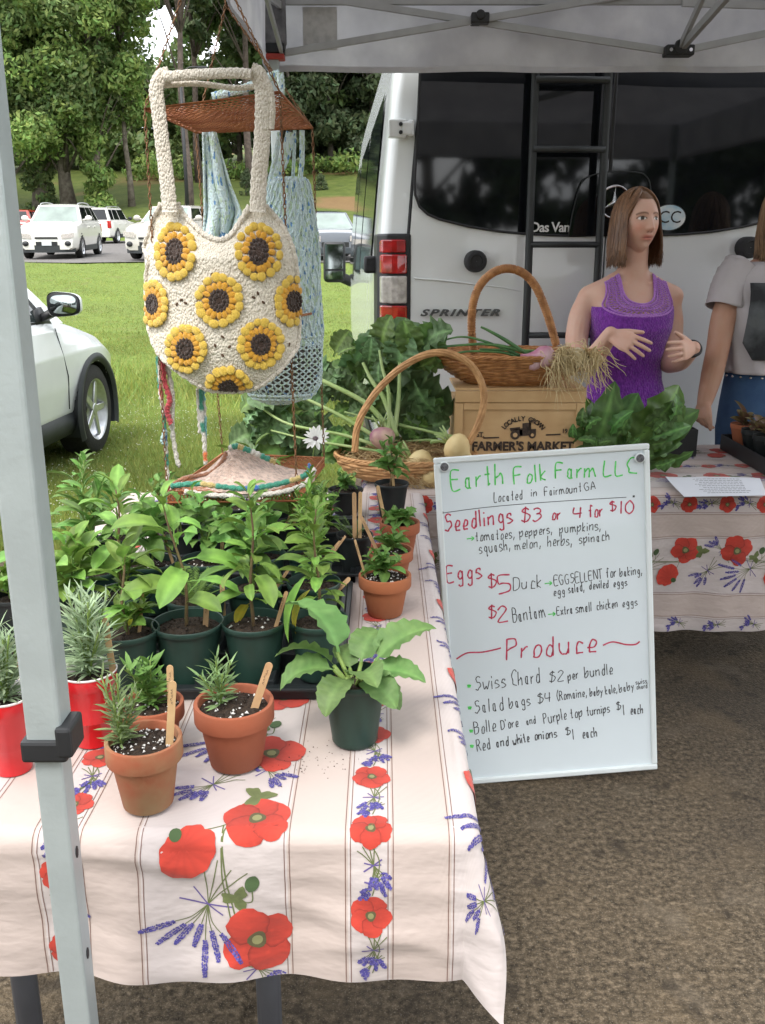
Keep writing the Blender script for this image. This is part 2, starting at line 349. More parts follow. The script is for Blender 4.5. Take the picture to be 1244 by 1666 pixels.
tree(px_x(118, 70), 70, 24, 6.5, 0, 'leaf_mid', 'tall broadleaf tree with bare pale lower trunk behind the white SUVs', .5, 150, 330, .22, .24, ivy=False)
tree(px_x(160, 68), 69, 21, 5.0, 0, 'leaf_light', 'bright green broadleaf tree with ivy covered trunk right of the pale trunk', .35, 110, 320, .21, .28, ivy=True)
tree(px_x(70, 70), 70.5, 24, 6.5, 0, 'leaf_mid', 'broad leafy tree with dark trunk rising behind the red SUV', .55, 140, 320, .22, .2, ivy=True)
tree(px_x(15, 66), 66, 20, 5.5, 0, 'leaf_light', 'leafy tree at the far left edge of the hillside', .4, 110, 300, .21, .2)
tree(px_x(250, 76), 70, 22, 3.6, 0, 'leaf_light', 'light green tree whose high crown overhangs the sky gap', .22, 70, 130, .32, .62)
tree(px_x(306, 62), 63, 23, 4.0, 0, 'leaf_dark', 'slender dark pine with straight bare trunk behind the crochet bag strap', .28, 60, 160, .3, .58, pine=True, bark='pine_bark')
tree(px_x(330, 84), 84, 27, 5.0, 0, 'leaf_dark', 'dark pine with high crown behind the chains', .3, 70, 160, .32, .5, pine=True, bark='pine_bark')
tree(px_x(410, 80), 80, 26, 5.5, 0, 'leaf_dark', 'dark pine left of the canopy corner', .33, 80, 160, .34, .42, pine=True, bark='pine_bark')
tree(px_x(395, 92), 92, 18, 6.0, 0, 'leaf_mid', 'rounded green tree low behind the blue bag', .3, 80, 120, .4, .12)
ORD = [450, 475, 505, 540, 575, 605, 640, 700, 780, 880, 1000]
k = 0
for px_, Y_, h_, cr_, mm in [(475, 88, 26, 5, 'leaf_dark'), (505, 96, 27, 6, 'leaf_dark'), (540, 90, 24, 5.5, 'leaf_dark'), (575, 94, 26, 6, 'leaf_mid'), (605, 90, 24, 5.5, 'leaf_dark'), (450, 100, 24, 7, 'leaf_mid'), (640, 92, 25, 6, 'leaf_dark'), (700, 95, 24, 7, 'leaf_mid'), (780, 92, 25, 7, 'leaf_dark'), (880, 95, 25, 8, 'leaf_mid'), (1000, 95, 25, 8, 'leaf_dark')]:
    tree(px_x(px_, Y_), Y_, h_, cr_, 0, mm, '%s tree of the dark wood, counted rightward from the blue bag%s' % (('first', 'second', 'third', 'fourth', 'fifth', 'sixth', 'seventh', 'eighth', 'ninth', 'tenth', 'eleventh')[ORD.index(px_)], '' if px_ < 612 else ', behind the van'), .3, 85, 200, .33, .06, group='dense trees of the wood behind the van'); k += 1
for px_, Y_, h_, cr_ in [(150, 104, 11, 7), (215, 100, 9, 6), (265, 96, 10, 6), (330, 104, 10, 6), (20, 100, 16, 7), (90, 102, 13, 7)]:
    tree(px_x(px_, Y_), Y_, h_, cr_, 0, 'leaf_mid', '%s low rounded tree on the far ridge, counted from the left' % ('first', 'second', 'third', 'fourth', 'fifth', 'sixth')[[20, 90, 150, 215, 265, 330].index(px_)], .25, 50, 110, .42, .05, group='low trees along the ridge')
# undergrowth along the wood edge and the small clipped bush
cen = [(x, 87+random.uniform(-2, 2), zg(x, 87)+random.uniform(.2, 1.3)) for x in np.linspace(-22, 16, 80)]
V, Fq, c = leaf_cloud(cen, [random.uniform(.7, 1.5) for _ in cen], 90, .28, .8); tag(npmesh('undergrowth', V, Fq, M['leaf_light'], col=c, kind='stuff'), 'tangled green undergrowth at the foot of the wood')
def bush(x, y, h, w, label):
    t = thing('bush', label, 'bush', (x, y, zg(x, y))); cen = []; rad = []
    for i in range(26): f = random.uniform(0.05, .92); a = random.uniform(0, 6.28); r = w*.5*(1-f)**.7*.8; cen.append((r*math.cos(a), r*math.sin(a), f*h)); rad.append(w*.22)
    V, Fq, c = leaf_cloud(cen, rad, 70, .07, 1); npmesh('foliage', V, Fq, M['leaf_dark'], t, col=c, kind='stuff')
    mb = MB(); mb.add(tube([(0, 0, -.1), (0, 0, h*.7)], .05, 6)); mb.build('stem', M['bark'], t)
bush(px_x(524, 78), 78, 1.3, 1.1, 'small conical evergreen bush on the grass slope left of the van')
bush(px_x(404, 74), 74, 2.2, 1.0, 'narrow upright evergreen bush behind the cream bag')
# utility line pole
t = thing('lamp_post', 'thin dark pole on the lawn slope behind the cream bag', 'lamp post', (px_x(309, 58), 58, zg(px_x(309, 58), 58)))
mb = MB(); mb.add(tube([(0, 0, -.2), (0, 0, 9)], [.13, .08], 8)); mb.add(tube([(0, 0, 9), (.6, 0, 9.3), (1.2, 0, 9.3)], .05, 6)); mb.build('pole', M['black_plastic'], t)
mb = MB(); mb.add(box(1.0, 1.6, -.12, .12, 9.22, 9.34)); mb.build('lamp_head', M['black_plastic'], t, bev=.02)

# unseen trees added behind the camera, to darken reflections in glass and paint
for i, (x, y) in enumerate([(-30, -30), (-20, -34), (-11, -30), (-3, -36), (6, -32), (15, -30), (24, -36), (33, -30), (-38, -22), (42, -24)]):
    tree(x, y, random.uniform(15, 20), 6.5, 0, 'leaf_dark', 'unseen broad tree added behind the viewer to darken reflections in the glass', .35, 50, 80, .6, .04, group='trees added behind the viewer for reflections')
for i, (x, y) in enumerate([(-38, 72), (-47, 76), (-57, 72), (-42, 90), (-66, 84)]):
    tree(x, y, random.uniform(19, 24), 6.5, 0, ('leaf_mid', 'leaf_light')[i % 2], 'broad tree on the hillside beyond the left picture edge', .4, 60, 120, .4, .18, group='hillside trees left of the picture')
# ================================================================ CARS
def wheel(t, x, y, r, w, side, spokes=5, rimr=.66):
    """a wheel part (tyre) with rim and hub as sub-parts; side = +1 / -1: the way its face looks"""
    mb = MB(); pr = [(r*rimr, -w/2), (r*.9, -w/2), (r*.98, -w*.42), (r, -w*.25), (r, w*.25), (r*.98, w*.42), (r*.9, w/2), (r*rimr, w/2)]
    R = Matrix.Translation((x, y, r)) @ Matrix.Rotation(math.pi/2*-side, 4, 'X')
    mb.add(lathe(pr, 36), M=R); o = mb.build('wheel', M['tyre'], t, sharp=40)
    mb = MB(); q = r*rimr; mb.add(lathe([(q*1.01, w*.5), (q*.93, w*.46), (q*.9, w*.1), (q*.2, w*.05)], 32), M=R)
    mb.build('rim', M['rim'], o)
    mb = MB()
    for k in range(spokes):
        A = R @ Matrix.Rotation(2*math.pi*k/spokes, 4, 'Z')
        mb.add(prism([(q*.12, -q*.13), (q*.95, -q*.10), (q*.95, q*.10), (q*.12, q*.13)], w*.34, w*.42, 'z'), M=A)
    mb.add(lathe([(q*.2, w*.3), (q*.2, w*.44), (0.001, w*.46)], 16), M=R)
    mb.build('spokes', M['rim'], o, bev=.006)
def car(name, label, loc, heading, P, group='cars parked in the lot up the slope'):
    """x forward, y left; heading = direction of +x"""
    t = thing(name, label, P.get('cat', 'car'), loc, heading, group)
    t.rotation_euler = (Matrix.Rotation(math.atan(.0377), 3, 'X') @ Matrix.Rotation(heading, 3, 'Z')).to_euler()
    L, Wd, H = P['L'], P['W']/2, P['H']; hood, belt, cl = P['hood'], P['belt'], P['cl']; r = P['r']
    xf, xr = L/2-P['fo'], -L/2+P['ro']; paint = P['paint']
    top = [(-L/2, belt*.62), (-L/2+.05, belt*.92), (-L/2+.25, belt+.02), (P['xw1'], belt+.02), (P['xw0'], belt+.0), (P['xw0']+.25, (belt+hood)/2+.02), (L/2-.5, hood-.02), (L/2-.18, hood-.12), (L/2-.04, hood-.30), (L/2, cl+.2)]
    tx = [p[0] for p in top]; tz = [p[1] for p in top]
    def sect(u, v):
        x = -L/2+L*(.5-.5*math.cos(math.pi*u))*.6+L*u*.4
        e = min(x+L/2, L/2-x); hw = Wd*(1-.16*max(0, 1-e/.55)**2); zt = float(np.interp(x, tx, tz)); zb = cl+(.06*max(0, 1-e/.6))
        pts = [(0, zb), (.86, zb), (.95, zb+.06), (.985, zb+.28*(zt-zb)), (1.0, zb+.55*(zt-zb)), (.975, zb+.8*(zt-zb)), (.93, zt-.04), (.84, zt-.003), (.5, zt+.02), (0, zt+.03)]
        s = abs(2*v-1)*0; q = v*2 if v <= .5 else 2-2*v; q *= len(pts)-1; i = min(len(pts)-2, int(q)); f = q-i
        f = f; a, b = pts[i], pts[i+1]; return (x, (a[0]+(b[0]-a[0])*f)*hw*(1 if v <= .5 else -1), a[1]+(b[1]-a[1])*f)
    nu = P.get('nu', 60); v, f = grid(sect, nu, 54)
    f = [q for q in f if not any(all((v[i][0]-wx)**2+(v[i][2]-r)**2 < (r*1.12)**2 and abs(v[i][1]) > Wd*.72 for i in q) for wx in (xf, xr))]
    mb = MB(); mb.add((v, f)); 
    nend = [i for i in range(len(v)) if i % (nu+1) in (0, nu)]
    for e in (0, nu): mb.f.append(tuple(j*(nu+1)+e for j in range(54))); mb.m.append(0)
    mb.build('body', paint, t, sharp=50)
    # cabin
    bw, tw = Wd*.90, Wd*.70; xw0, xr0, xr1, xw1 = P['xw0'], P['xr0'], P['xr1'], P['xw1']; zb, zt = belt-.02, H-.03
    def cab(xa, xb, ya, za, xc, xd, yb, zc, ins=0):
        return [(xa, ya, za), (xa, -ya, za), (xb, -ya, za), (xb, ya, za), (xc, yb, zc), (xc, -yb, zc), (xd, -yb, zc), (xd, yb, zc)]
    vv = cab(xw0, xw1, bw, zb, xr0, xr1, tw, zt)
    mb = MB(); mb.add((vv, [(0,4,5,1), (1,5,6,2), (2,6,7,3), (3,7,4,0)]))
    mb.add(grid(lambda a, b: (xr0+(xr1-xr0)*a, tw*(2*b-1), zt+.05*(math.sin(math.pi*a)**.6)*(1-(2*b-1)**4)), 16, 10))
    mb.build('cabin', paint, t, smooth=False, bev=.03)
    def pane(nm, q, a0, a1, b0, b1, m, off=.008):
        A, B, Cc, D = [Vector(vv[i]) for i in q]   # bottom a, bottom b, top b, top a
        def pt(a, b): return (A.lerp(B, a)).lerp(D.lerp(Cc, a), b)
        nr = (B-A).cross(D-A).normalized(); cen = (A+B+Cc+D)/4-Vector(((xw0+xw1)/2, 0, (zb+zt)/2)); nr = nr if nr.dot(cen) > 0 else -nr
        c4 = [pt(a0[0], b0)+nr*off, pt(a1[0], b0)+nr*off, pt(a1[1], b1)+nr*off, pt(a0[1], b1)+nr*off]; c8 = c4+[p-nr*.02 for p in c4]
        mb = MB(); mb.add((c8, [(0,1,2,3), (4,7,6,5), (0,4,5,1), (1,5,6,2), (2,6,7,3), (3,7,4,0)])); mb.build(nm, m, t, smooth=False)
    pane('windshield', (0, 1, 5, 4), (.05, .06), (.95, .94), .06, .93, P.get('wsm', M['car_glass']))
    pane('rear_window', (2, 3, 7, 6), (.07, .08), (.93, .92), .12, .9, M['tinted_glass'])
    for q in ((0, 3, 7, 4), (1, 2, 6, 5)):
        for (a, b, c, d) in P.get('panes', [(.07, .03, .42, .40), (.46, .44, .74, .72), (.78, .76, .93, .95)]):
            pane('window', q, (a, b), (c, d), .12, .88, M['tinted_glass'])
    # wheels, arches
    for wx in (xf, xr):
        for sy in (1, -1):
            wheel(t, wx, sy*(Wd-.11), r, .22, sy, P.get('spokes', 5))
            mb = MB(); n = 20
            def arch(u, v2): a = -.25+(math.pi+.5)*u; rr = r*(1.10+.16*v2); return (wx+rr*math.cos(a), sy*(Wd*.985+.012-.02*v2*v2), r+rr*math.sin(a))
            mb.add(grid(arch, n, 2)); mb.add(grid(lambda u, v2: (wx+r*1.12*math.cos(-.25+(math.pi+.5)*u), sy*(Wd*(1-.4*v2)), r+r*1.12*math.sin(-.25+(math.pi+.5)*u)), n, 1))
            mb.build('wheel_arch', M['dark_cladding'] if P.get('clad', True) else paint, t)
    mb = MB(); mb.add(box(xr-.5, xf+.5, -Wd*.7, Wd*.7, cl+.02, cl+.3)); mb.build('underbody', M['black_plastic'], t, smooth=False)
    # front
    X = L/2
    if P.get('clad', True):
        mb = MB(); mb.add(grid(lambda a, b: (X+.012-.16*Wd*abs(2*a-1)**4*1.6, (2*a-1)*Wd*.9, cl-.03+.22*b), 20, 2)); mb.build('front_skirt', M['dark_cladding'], t)
        mb = MB(); mb.add(box(-X-.02, -X+.12, -Wd*.86, Wd*.86, cl+.02, cl+.28)); mb.build('rear_bumper', M['dark_cladding'] if P.get('rb', 1) else paint, t, bev=.03)
        for sy in (1, -1): mb = MB(); mb.add(box(xr+r*1.2, xf-r*1.2, sy*Wd*.93-.05, sy*Wd*.93+.05, cl-.02, cl+.16)); mb.build('sill', M['dark_cladding'], t, bev=.02)
    for (ya, yb, za, zc) in P.get('grille', [(-.35, .35, .62, .68), (-.33, .33, .42, .54)]):
        mb = MB()
        mb.add(grid(lambda a, b: (X+.014, ya+(yb-ya)*a*1.0, za+(zc-za)*b), 10, 1)); mb.build('grille', M['black_plastic'], t)
    for sy in (1, -1):
        mb = MB(); zz = P.get('hlz', (.62, .76)); mb.add(grid(lambda a, b: (X+.014-.25*max(0, a-.75), sy*(Wd*(.5+.42*a)), zz[0]+(zz[1]-zz[0])*b+.05*a), 6, 3)); mb.build('headlight', M['clear_lens'], t)
        mb = MB(); mb.add(ball((X-.0, sy*Wd*.70, cl+.24), (.06, .1, .08), 10, 8)); mb.build('fog_light', M['black_plastic'], t)
        mb = MB(); zz = P.get('tlz', (.75, 1.05)); mb.add(box(-X+.0, -X+.16, sy*Wd*.84-.1, sy*Wd*.84+.08, *zz)); mb.build('tail_light', M['red_lens'], t, bev=.03)
        mb = MB(); mb.add(ball((xw0-.28, sy*(Wd+.1), belt+.12), (.07, .12, .09), 12, 8)); mb.add(beam((xw0-.28, sy*(Wd-.1), belt+.06), (xw0-.28, sy*(Wd+.05), belt+.1), .05)); mb.build('side_mirror', P.get('mir', paint), t)
        for xx in P.get('handles', (.15, -.85)): mb = MB(); mb.add(box(xx-.09, xx+.09, sy*Wd*.985-.02, sy*Wd*.985+.03, belt-.17, belt-.135)); mb.build('handle', paint, t, bev=.008)
        if P.get('rails'):
            mb = MB(); mb.add(tube(smooth_path([(xr0-.1, sy*tw*.93, H-.03), (xr0-.25, sy*tw*.93, H+.03), ((xr0+xr1)/2, sy*tw*.93, H+.06), (xr1+.2, sy*tw*.93, H+.03), (xr1+.1, sy*tw*.93, H-.03)], 3), .018, 6)); mb.build('roof_rail', M['grey_bar'], t)
    M.setdefault('plate', mat('plate', (.62, .66, .68), .4, var=.3, vscale=60))
    for xx in (X+.02, -X-.02):
        mb = MB(); z0 = P.get('plz', cl+.22) if xx > 0 else belt*.72; mb.add(box(xx-.01, xx+.01, -.15, .15, z0, z0+.15)); mb.build('number_plate', M['plate'], t, bev=.004)
    return t
M['cream_paint'] = mat('cream_paint', (.62, .61, .56), .25, coat=.6, var=.03, vscale=3)
M['red_paint'] = mat('red_paint', (.30, .022, .012), .22, coat=.8, var=.1, vscale=3)
M['beige_paint'] = mat('beige_paint', (.42, .40, .36), .25, coat=.6, var=.06, vscale=3)
M['dark_paint'] = mat('dark_paint', (.05, .06, .072), .2, coat=.8, var=.1, vscale=3)
M['ws_light'] = mat('ws_light', (.20, .25, .22), .1, spec=.8, var=.3, vscale=2)
suv = dict(L=4.77, W=1.84, H=1.68, hood=1.08, belt=1.12, cl=.24, r=.36, fo=.92, ro=.95, xw0=.95, xr0=.28, xr1=-1.75, xw1=-2.2, paint=M['cream_paint'], rails=True, wsm=M['ws_light'], plz=.42)
def put(px, py, Y): x = at_y(px, py, Y).x; return (x, Y, zg(x, Y)+.03)
car('white_car', 'white SUV facing the camera in the parking lot with black grille', put(106, 415, 32.2), math.radians(-84), suv)
s2 = dict(suv, L=4.6, W=1.84, H=1.74, hood=1.05, belt=1.10, xw0=.85, xr0=.3, xr1=-2.0, xw1=-2.2, cl=.3, r=.37, wsm=M['car_glass'], rb=0, tlz=(.75, 1.12), mir=M['black_plastic'], grille=[])
car('white_car', 'boxy white SUV seen from behind, right of the SUV facing the camera', put(178, 392, 50), math.radians(88), s2)
s3 = dict(suv, paint=M['red_paint'], H=1.62, rails=False, grille=[])
car('red_car', 'red SUV seen from behind beside the tent post', put(45, 398, 47), math.radians(96), s3)
s4 = dict(suv, paint=M['beige_paint'], H=1.62, rails=False, hlz=(.66, .82))
car('beige_car', 'pale beige car partly hidden behind the cream crochet bag', put(288, 415, 31.2), math.radians(-97), s4)
s5 = dict(L=4.35, W=1.80, H=1.46, hood=.92, belt=.94, cl=.17, r=.32, fo=.85, ro=.75, xw0=.95, xr0=.15, xr1=-1.3, xw1=-1.95, paint=M['dark_paint'], clad=False, wsm=M['ws_light'], hlz=(.58, .74), grille=[(-.42, .42, .42, .56), (-.3, .3, .24, .32)], plz=.3)
car('dark_car', 'dark grey hatchback facing the camera between the blue bag and the van', put(532, 412, 31), math.radians(-90+10), s5)
# ---------------------------------------------------------------- the white SUV parked on the grass, seen from behind its right flank
yaw = math.radians(2.5); sx, sy_ = -3.33, 6.02
t = thing('parked_suv', 'white SUV on the grass left of the tables, seen from behind its right flank', 'car', (sx, sy_, -.075), math.pi/2-yaw)
# x forward, y left; right side is -y. front wheel centre at x=+1.38
Wd, r, cl = .94, .365, .30; L = 4.70; xf = 1.40; xr_ = -1.30; P0 = M['white_paint']
tp = [(-2.35, .8), (-2.2, 1.1), (-1.9, 1.14), (.7, 1.12), (.95, 1.10), (1.2, 1.06), (1.45, 1.0), (1.7, .94), (1.95, .86), (2.15, .75), (2.28, .62), (2.35, .5)]
def sect(u, v):
    x = -2.35+4.7*u; e = min(x+2.35, 2.35-x); hw = Wd*(1-.22*max(0, 1-e/.8)**2); zt = float(np.interp(x, [p[0] for p in tp], [p[1] for p in tp]))
    fl = math.exp(-((x-xf)/.42)**2)+math.exp(-((x-xr_)/.42)**2)
    pts = [(0, cl), (.9, cl), (.955, cl+.12), (.97, min(cl+.22, zt-.2)), (.985, min(.62, zt-.16)), (.995, min(.78, zt-.13)), (1.0, min(.86, zt-.11)), (.985, min(.93, zt-.09)), (.955, zt-.06), (.92, zt-.02), (.86, zt), (.5, zt+.035), (0, zt+.05)]
    q = (v*2 if v <= .5 else 2-2*v)*(len(pts)-1); i = min(len(pts)-2, int(q)); f = q-i; a, b = pts[i], pts[i+1]
    yy = (a[0]+(b[0]-a[0])*f); z = a[1]+(b[1]-a[1])*f
    yy += .03*fl*math.exp(-((z-.7)/.25)**2)*(yy > .8); return (x, yy*hw*(1 if v <= .5 else -1), z)
v, f = grid(sect, 300, 120)
f = [q for q in f if not any(all((v[i][0]-wx)**2+(v[i][2]-r)**2 < (r*1.15)**2 and abs(v[i][1]) > Wd*.72 for i in q) for wx in (xf, xr_))]
mb = MB(); mb.add((v, f)); mb.build('body', P0, t)
mb = MB()
def cabs(a, b):   # cabin side and roof loft
    z0, z1 = 1.08, 1.66; u = b*2 if b < .5 else 2-2*b; s = 1 if b < .5 else -1
    k = min(1, u*1.5); z = z0+(z1-z0)*(math.sin(k*math.pi/2)**.9 if u > .0 else 0)
    xa = float(np.interp(z, [1.08, 1.3, 1.55, 1.66], [1.05, .72, .28, -.05])); xb = float(np.interp(z, [1.08, 1.6, 1.66], [-2.15, -1.85, -1.6]))
    wy = float(np.interp(z, [1.08, 1.4, 1.6, 1.66], [.86, .78, .68, .60])); wy *= (1 if u < .667 else (1-u)/.333)
    return (xb+(xa-xb)*a, s*wy, z+(.03*(1-abs(wy)/.6) if u > .667 else 0))
mb.add(grid(cabs, 24, 48)); mb.build('cabin', P0, t, sharp=60)
def sidepane(nm, poly, off=.012, m=None):
    for s in (-1, 1):
        q = []
        for (x, z) in poly: wy = float(np.interp(z, [1.08, 1.4, 1.6, 1.66], [.86, .78, .68, .60])); q.append((x, s*(wy+off), z))
        n = len(q); mb = MB(); mb.add((q+[(a, b-s*.03, c) for a, b, c in q], [tuple(range(n)), tuple(range(2*n-1, n-1, -1))]+[(i, (i+1) % n, (i+1) % n+n, i+n) for i in range(n)]))
        mb.build(nm, m or M['car_glass'], t, smooth=False)
sidepane('window_trim', [(.80, 1.09), (-.95, 1.09), (-1.0, 1.6), (.05, 1.6), (.5, 1.34)], .008, M['black_plastic'])
sidepane('front_window', [(.66, 1.12), (-.10, 1.12), (-.12, 1.56), (.05, 1.56), (.42, 1.34)], .016)
sidepane('rear_window', [(-.18, 1.12), (-.9, 1.12), (-.9, 1.55), (-.2, 1.56)], .016)
mb = MB(); mb.add(([(1.04, -.74, 1.12), (1.04, .74, 1.12), (.02, .58, 1.655), (.02, -.58, 1.655)], [(0, 1, 2, 3)])); mb.build('windshield', M['car_glass'], t)
for wx in (xf, xr_):
    for s in (-1, 1):
        wheel(t, wx, s*(Wd-.115), r, .235, s, 5, .68)
        mb = MB()
        mb.add(grid(lambda u, v2: (wx+(r*1.06+.075*v2)*math.cos(-.42+(math.pi+.84)*u), s*(Wd*1.0+.040-.05*(v2-.5)**2*2-.10*max(0, (wx+(r*1.1)*math.cos(-.42+(math.pi+.84)*u)-1.75))), r+(r*1.06+.075*v2)*math.sin(-.42+(math.pi+.84)*u)), 36, 3))
        mb.add(grid(lambda u, v2: (wx+r*1.115*math.cos(-.42+(math.pi+.84)*u), s*(Wd*(1.01-.42*v2)), r+r*1.115*math.sin(-.42+(math.pi+.84)*u)), 30, 1))
        mb.build('wheel_arch', M['dark_cladding'], t)
for s in (-1, 1):
    mb = MB(); mb.add(grid(lambda a, b: (xr_+r*1.1+(xf-xr_-2.2*r)*a, s*(Wd*(.93+.05*math.sin(math.pi*b))), cl-.06+.20*b), 20, 5)); mb.build('sill', M['dark_cladding'], t)
    mb = MB(); mb.add(tube(smooth_path([(-.02, s*(Wd*.985), .86), (-.05, s*(Wd+.035), .865), (-.16, s*(Wd+.035), .865), (-.19, s*(Wd*.985), .86)], 4), .014, 8)); mb.build('handle', M['chrome'], t)
    # door gap
    mb = MB(); mb.add(tube([(.78, s*(Wd*.962), 1.06), (.80, s*(Wd*1.0), .86), (.86, s*(Wd*1.0), .7), (.88, s*(Wd*.975), .45)], .004, 4)); mb.add(tube([(-.25, s*(Wd*.962), 1.06), (-.25, s*(Wd*1.0), .86), (-.25, s*(Wd*.975), .45)], .004, 4)); mb.build('door_gap', M['black_plastic'], t)
    mb = MB(); mb.add(grid(lambda a, b: (-1.2+2.35*a, s*(Wd*(.985+.004)+.006*math.sin(math.pi*b)*math.sin(math.pi*min(1, a*1.05))+.002), .845-.10*a+.030*b), 30, 4)); mb.build('crease', P0, t)
    # mirror
    mb = MB()
    def mir(a, b):
        an = 2*math.pi*a; ex = .55; cy = math.copysign(abs(math.cos(an))**ex, math.cos(an)); cz = math.copysign(abs(math.sin(an))**ex, math.sin(an))
        k = [1, 1.02, .98, .85, .5, .02][round(b*5)]; xx = [0, .02, .05, .08, .115, .13][round(b*5)]; return (.60+xx, s*(Wd+.115)+k*.12*cy+s*.0, 1.24+k*.083*cz*(1-.12*cy*s))
    mb.add(grid(mir, 28, 5, True)); o = mb.build('side_mirror', P0, t)
    mb = MB(); mb.add(prism([(s*(Wd+.115)+.112*math.copysign(abs(math.cos(q))**.55, math.cos(q)), 1.24+.077*math.copysign(abs(math.sin(q))**.55, math.sin(q))*(1-.12*math.cos(q)*s)) for q in [k*math.pi/14 for k in range(28)]], .597, .615, 'x')); mb.build('mirror_rim', M['black_plastic'], o)
    mb = MB(); mb.add(prism([(s*(Wd+.115)+.095*math.copysign(abs(math.cos(q))**.6, math.cos(q)), 1.24+.064*math.copysign(abs(math.sin(q))**.6, math.sin(q))) for q in [k*math.pi/14 for k in range(28)]], .592, .60, 'x')); mb.build('mirror_glass', M['mirror_glass'], o)
    mb = MB(); mb.add(beam((.68, s*(Wd-.12), 1.12), (.66, s*(Wd+.03), 1.19), .09, .05)); mb.add(prism([(.84, 1.08), (.55, 1.08), (.55, 1.20), (.66, 1.22)], s*(Wd*.9), s*(Wd*.9)+s*.02)); mb.build('mirror_foot', M['black_plastic'], o)
mb = MB(); mb.add(box(-1.9, 1.9, -.72, .72, cl-.02, cl+.35)); mb.build('underbody', M['black_plastic'], t, smooth=False)
mb = MB(); mb.add(grid(lambda a, b: (2.34-.25*abs(2*a-1)**3, (2*a-1)*.8, .3+.3*b), 16, 2)); mb.build('front_bumper', M['dark_cladding'], t)

# ================================================================ WHITE VAN, seen from behind
vyaw = math.radians(3.2); VO = Vector((.967, 4.17, 0.0))
t = thing('white_van', 'large white van parked behind the woman with dark rear windows and a black ladder', 'van', VO, vyaw)
VR = Matrix.Rotation(vyaw, 3, 'Z'); VX, VN = VR @ Vector((1, 0, 0)), VR @ Vector((0, -1, 0))
def vl(px, py, off=0):       # a spot on the rear face, in the van's own frame
    p = at_plane(px, py, VO+VN*off, VN); q = VR.inverted() @ (p-VO); return q
zs = [.30, .42, .6, 1.0, 1.45, 1.8, 2.2, 2.5, 2.68, 2.76, 2.78]; hws = [.93, .975, .99, 1.0, .995, .965, .925, .88, .80, .6, 0.0]
def vsec(u, b):
    yv = [0, .012, .04, .09, .16, .3, 1, 2, 3, 4, 5, 5.5, 5.9, 6.2, 6.5, 6.8][round(u*15)]; kx = [.945, .965, .985, .996, 1, 1, 1.005, 1.005, 1.005, 1.005, 1, .99, .98, .96, .9, .75][round(u*15)]
    q = b*2 if b < .5 else 2-2*b; q *= 40; z = float(np.interp(q, np.linspace(0, 40, 11), zs)); hw = float(np.interp(z, zs, hws))*kx
    if yv > 5.5: z = min(z, 2.78-(yv-5.5)*.95+.12*math.sin((yv-5.5)*3)*.3) if z > 1.2 else z
    return ((-hw if b < .5 else hw), yv, z)
mb = MB(); v, f = grid(vsec, 15, 80); mb.add((v, f)); mb.f.append(tuple(j*16 for j in range(81))); mb.m.append(0)
mb.build('body', M['white_paint'], t, sharp=60)
mb = MB(); mb.add(box(-.9, .9, .25, 6.4, .16, .36)); mb.build('underbody', M['black_plastic'], t, smooth=False)
for yy in (1.0, 5.3):
    for s in (-1, 1):
        mbw = thing  # wheels of the van
        w = MB(); R = Matrix.Translation((s*.86, yy, .35)) @ Matrix.Rotation(math.pi/2, 4, 'Y'); w.add(lathe([(.2, -.11), (.32, -.12), (.35, -.07), (.35, .07), (.32, .12), (.2, .11), (.05, .08)], 28), M=R); w.build('wheel', M['tyre'], t, sharp=40)
# doors
xc = vl(987, 300).x
def door(x0, x1, nm='rear_door'):
    mb = MB(); n = 10
    def fn(a, b): z = .42+(2.60-.42)*b; k = float(np.interp(z, zs, hws)); xx0, xx1 = (x0*k if abs(x0) > .2 else x0), (x1*k if abs(x1) > .2 else x1); x = xx0+(xx1-xx0)*a; return (x, -.022-.010*(1-(x/.9)**2)+.012*max(0, .55-abs(z-.9))*0, z)
    g = grid(fn, 16, 24); mb.add(g)
    V0, F0 = g; w = 17; rim = [i for i in range(17)]+[j*17+16 for j in range(1, 25)]+[24*17+i for i in range(15, -1, -1)]+[j*17 for j in range(23, 0, -1)]
    vv = [V0[i] for i in rim]; m_ = len(vv); mb.add((vv+[(p[0], .01, p[2]) for p in vv], [(i, (i+1) % m_, (i+1) % m_+m_, i+m_) for i in range(m_)]))
    return mb.build(nm, M['white_paint'], t, sharp=40)
dl = door(-.865, xc-.004); dr = door(xc+.004, .865)
dl['label'] = 'left rear door with lettering'; dr['label'] = 'right rear door'
# the dark gaps
mb = MB(); mb.add(tube([(-.868*float(np.interp(z, zs, hws))-.004, -.008, z) for z in np.linspace(.45, 2.6, 14)], .007, 6)); mb.add(box(xc-.02, xc+.02, -.007, -.002, .45, 2.6)); mb.build('door_gap', M['black_rubber'], t, smooth=False)
def rear_poly(nm, pts, off, th, m, par, bev=0, n=1, curve=True):
    q = smooth_path([(p[0], 0, p[1]) for p in pts], 5, closed=True) if curve else [Vector((p[0], 0, p[1])) for p in pts]
    mb = MB(); mb.add(prism([(p.x, p.z) for p in q], -off-th, -off)); return mb.build(nm, m, par, smooth=False, bev=bev)
def VL(pts): return [(lambda q: (q.x, q.z))(vl(*p)) for p in pts]
wl = VL([(684, 60), (682, 113), (678, 200), (673, 300), (674, 318), (681, 337), (694, 349), (712, 357), (760, 369), (810, 377), (854, 381), (925, 384), (983, 384)]); wl += [(wl[-1][0], 2.35), (wl[0][0]+.05, 2.35)]
wl2 = [(2*xc-p[0], p[1]) for p in wl]
rear_poly('window', wl, .030, .008, M['tinted_glass'], dl, curve=False); rear_poly('window', wl2, .030, .008, M['tinted_glass'], dr, curve=False)
def outline(nm, pts, rad, off, m, par):
    mb = MB(); mb.add(tube([(p[0], -off, p[1]) for p in pts], rad, 6, closed=True)); mb.build(nm, m, par)
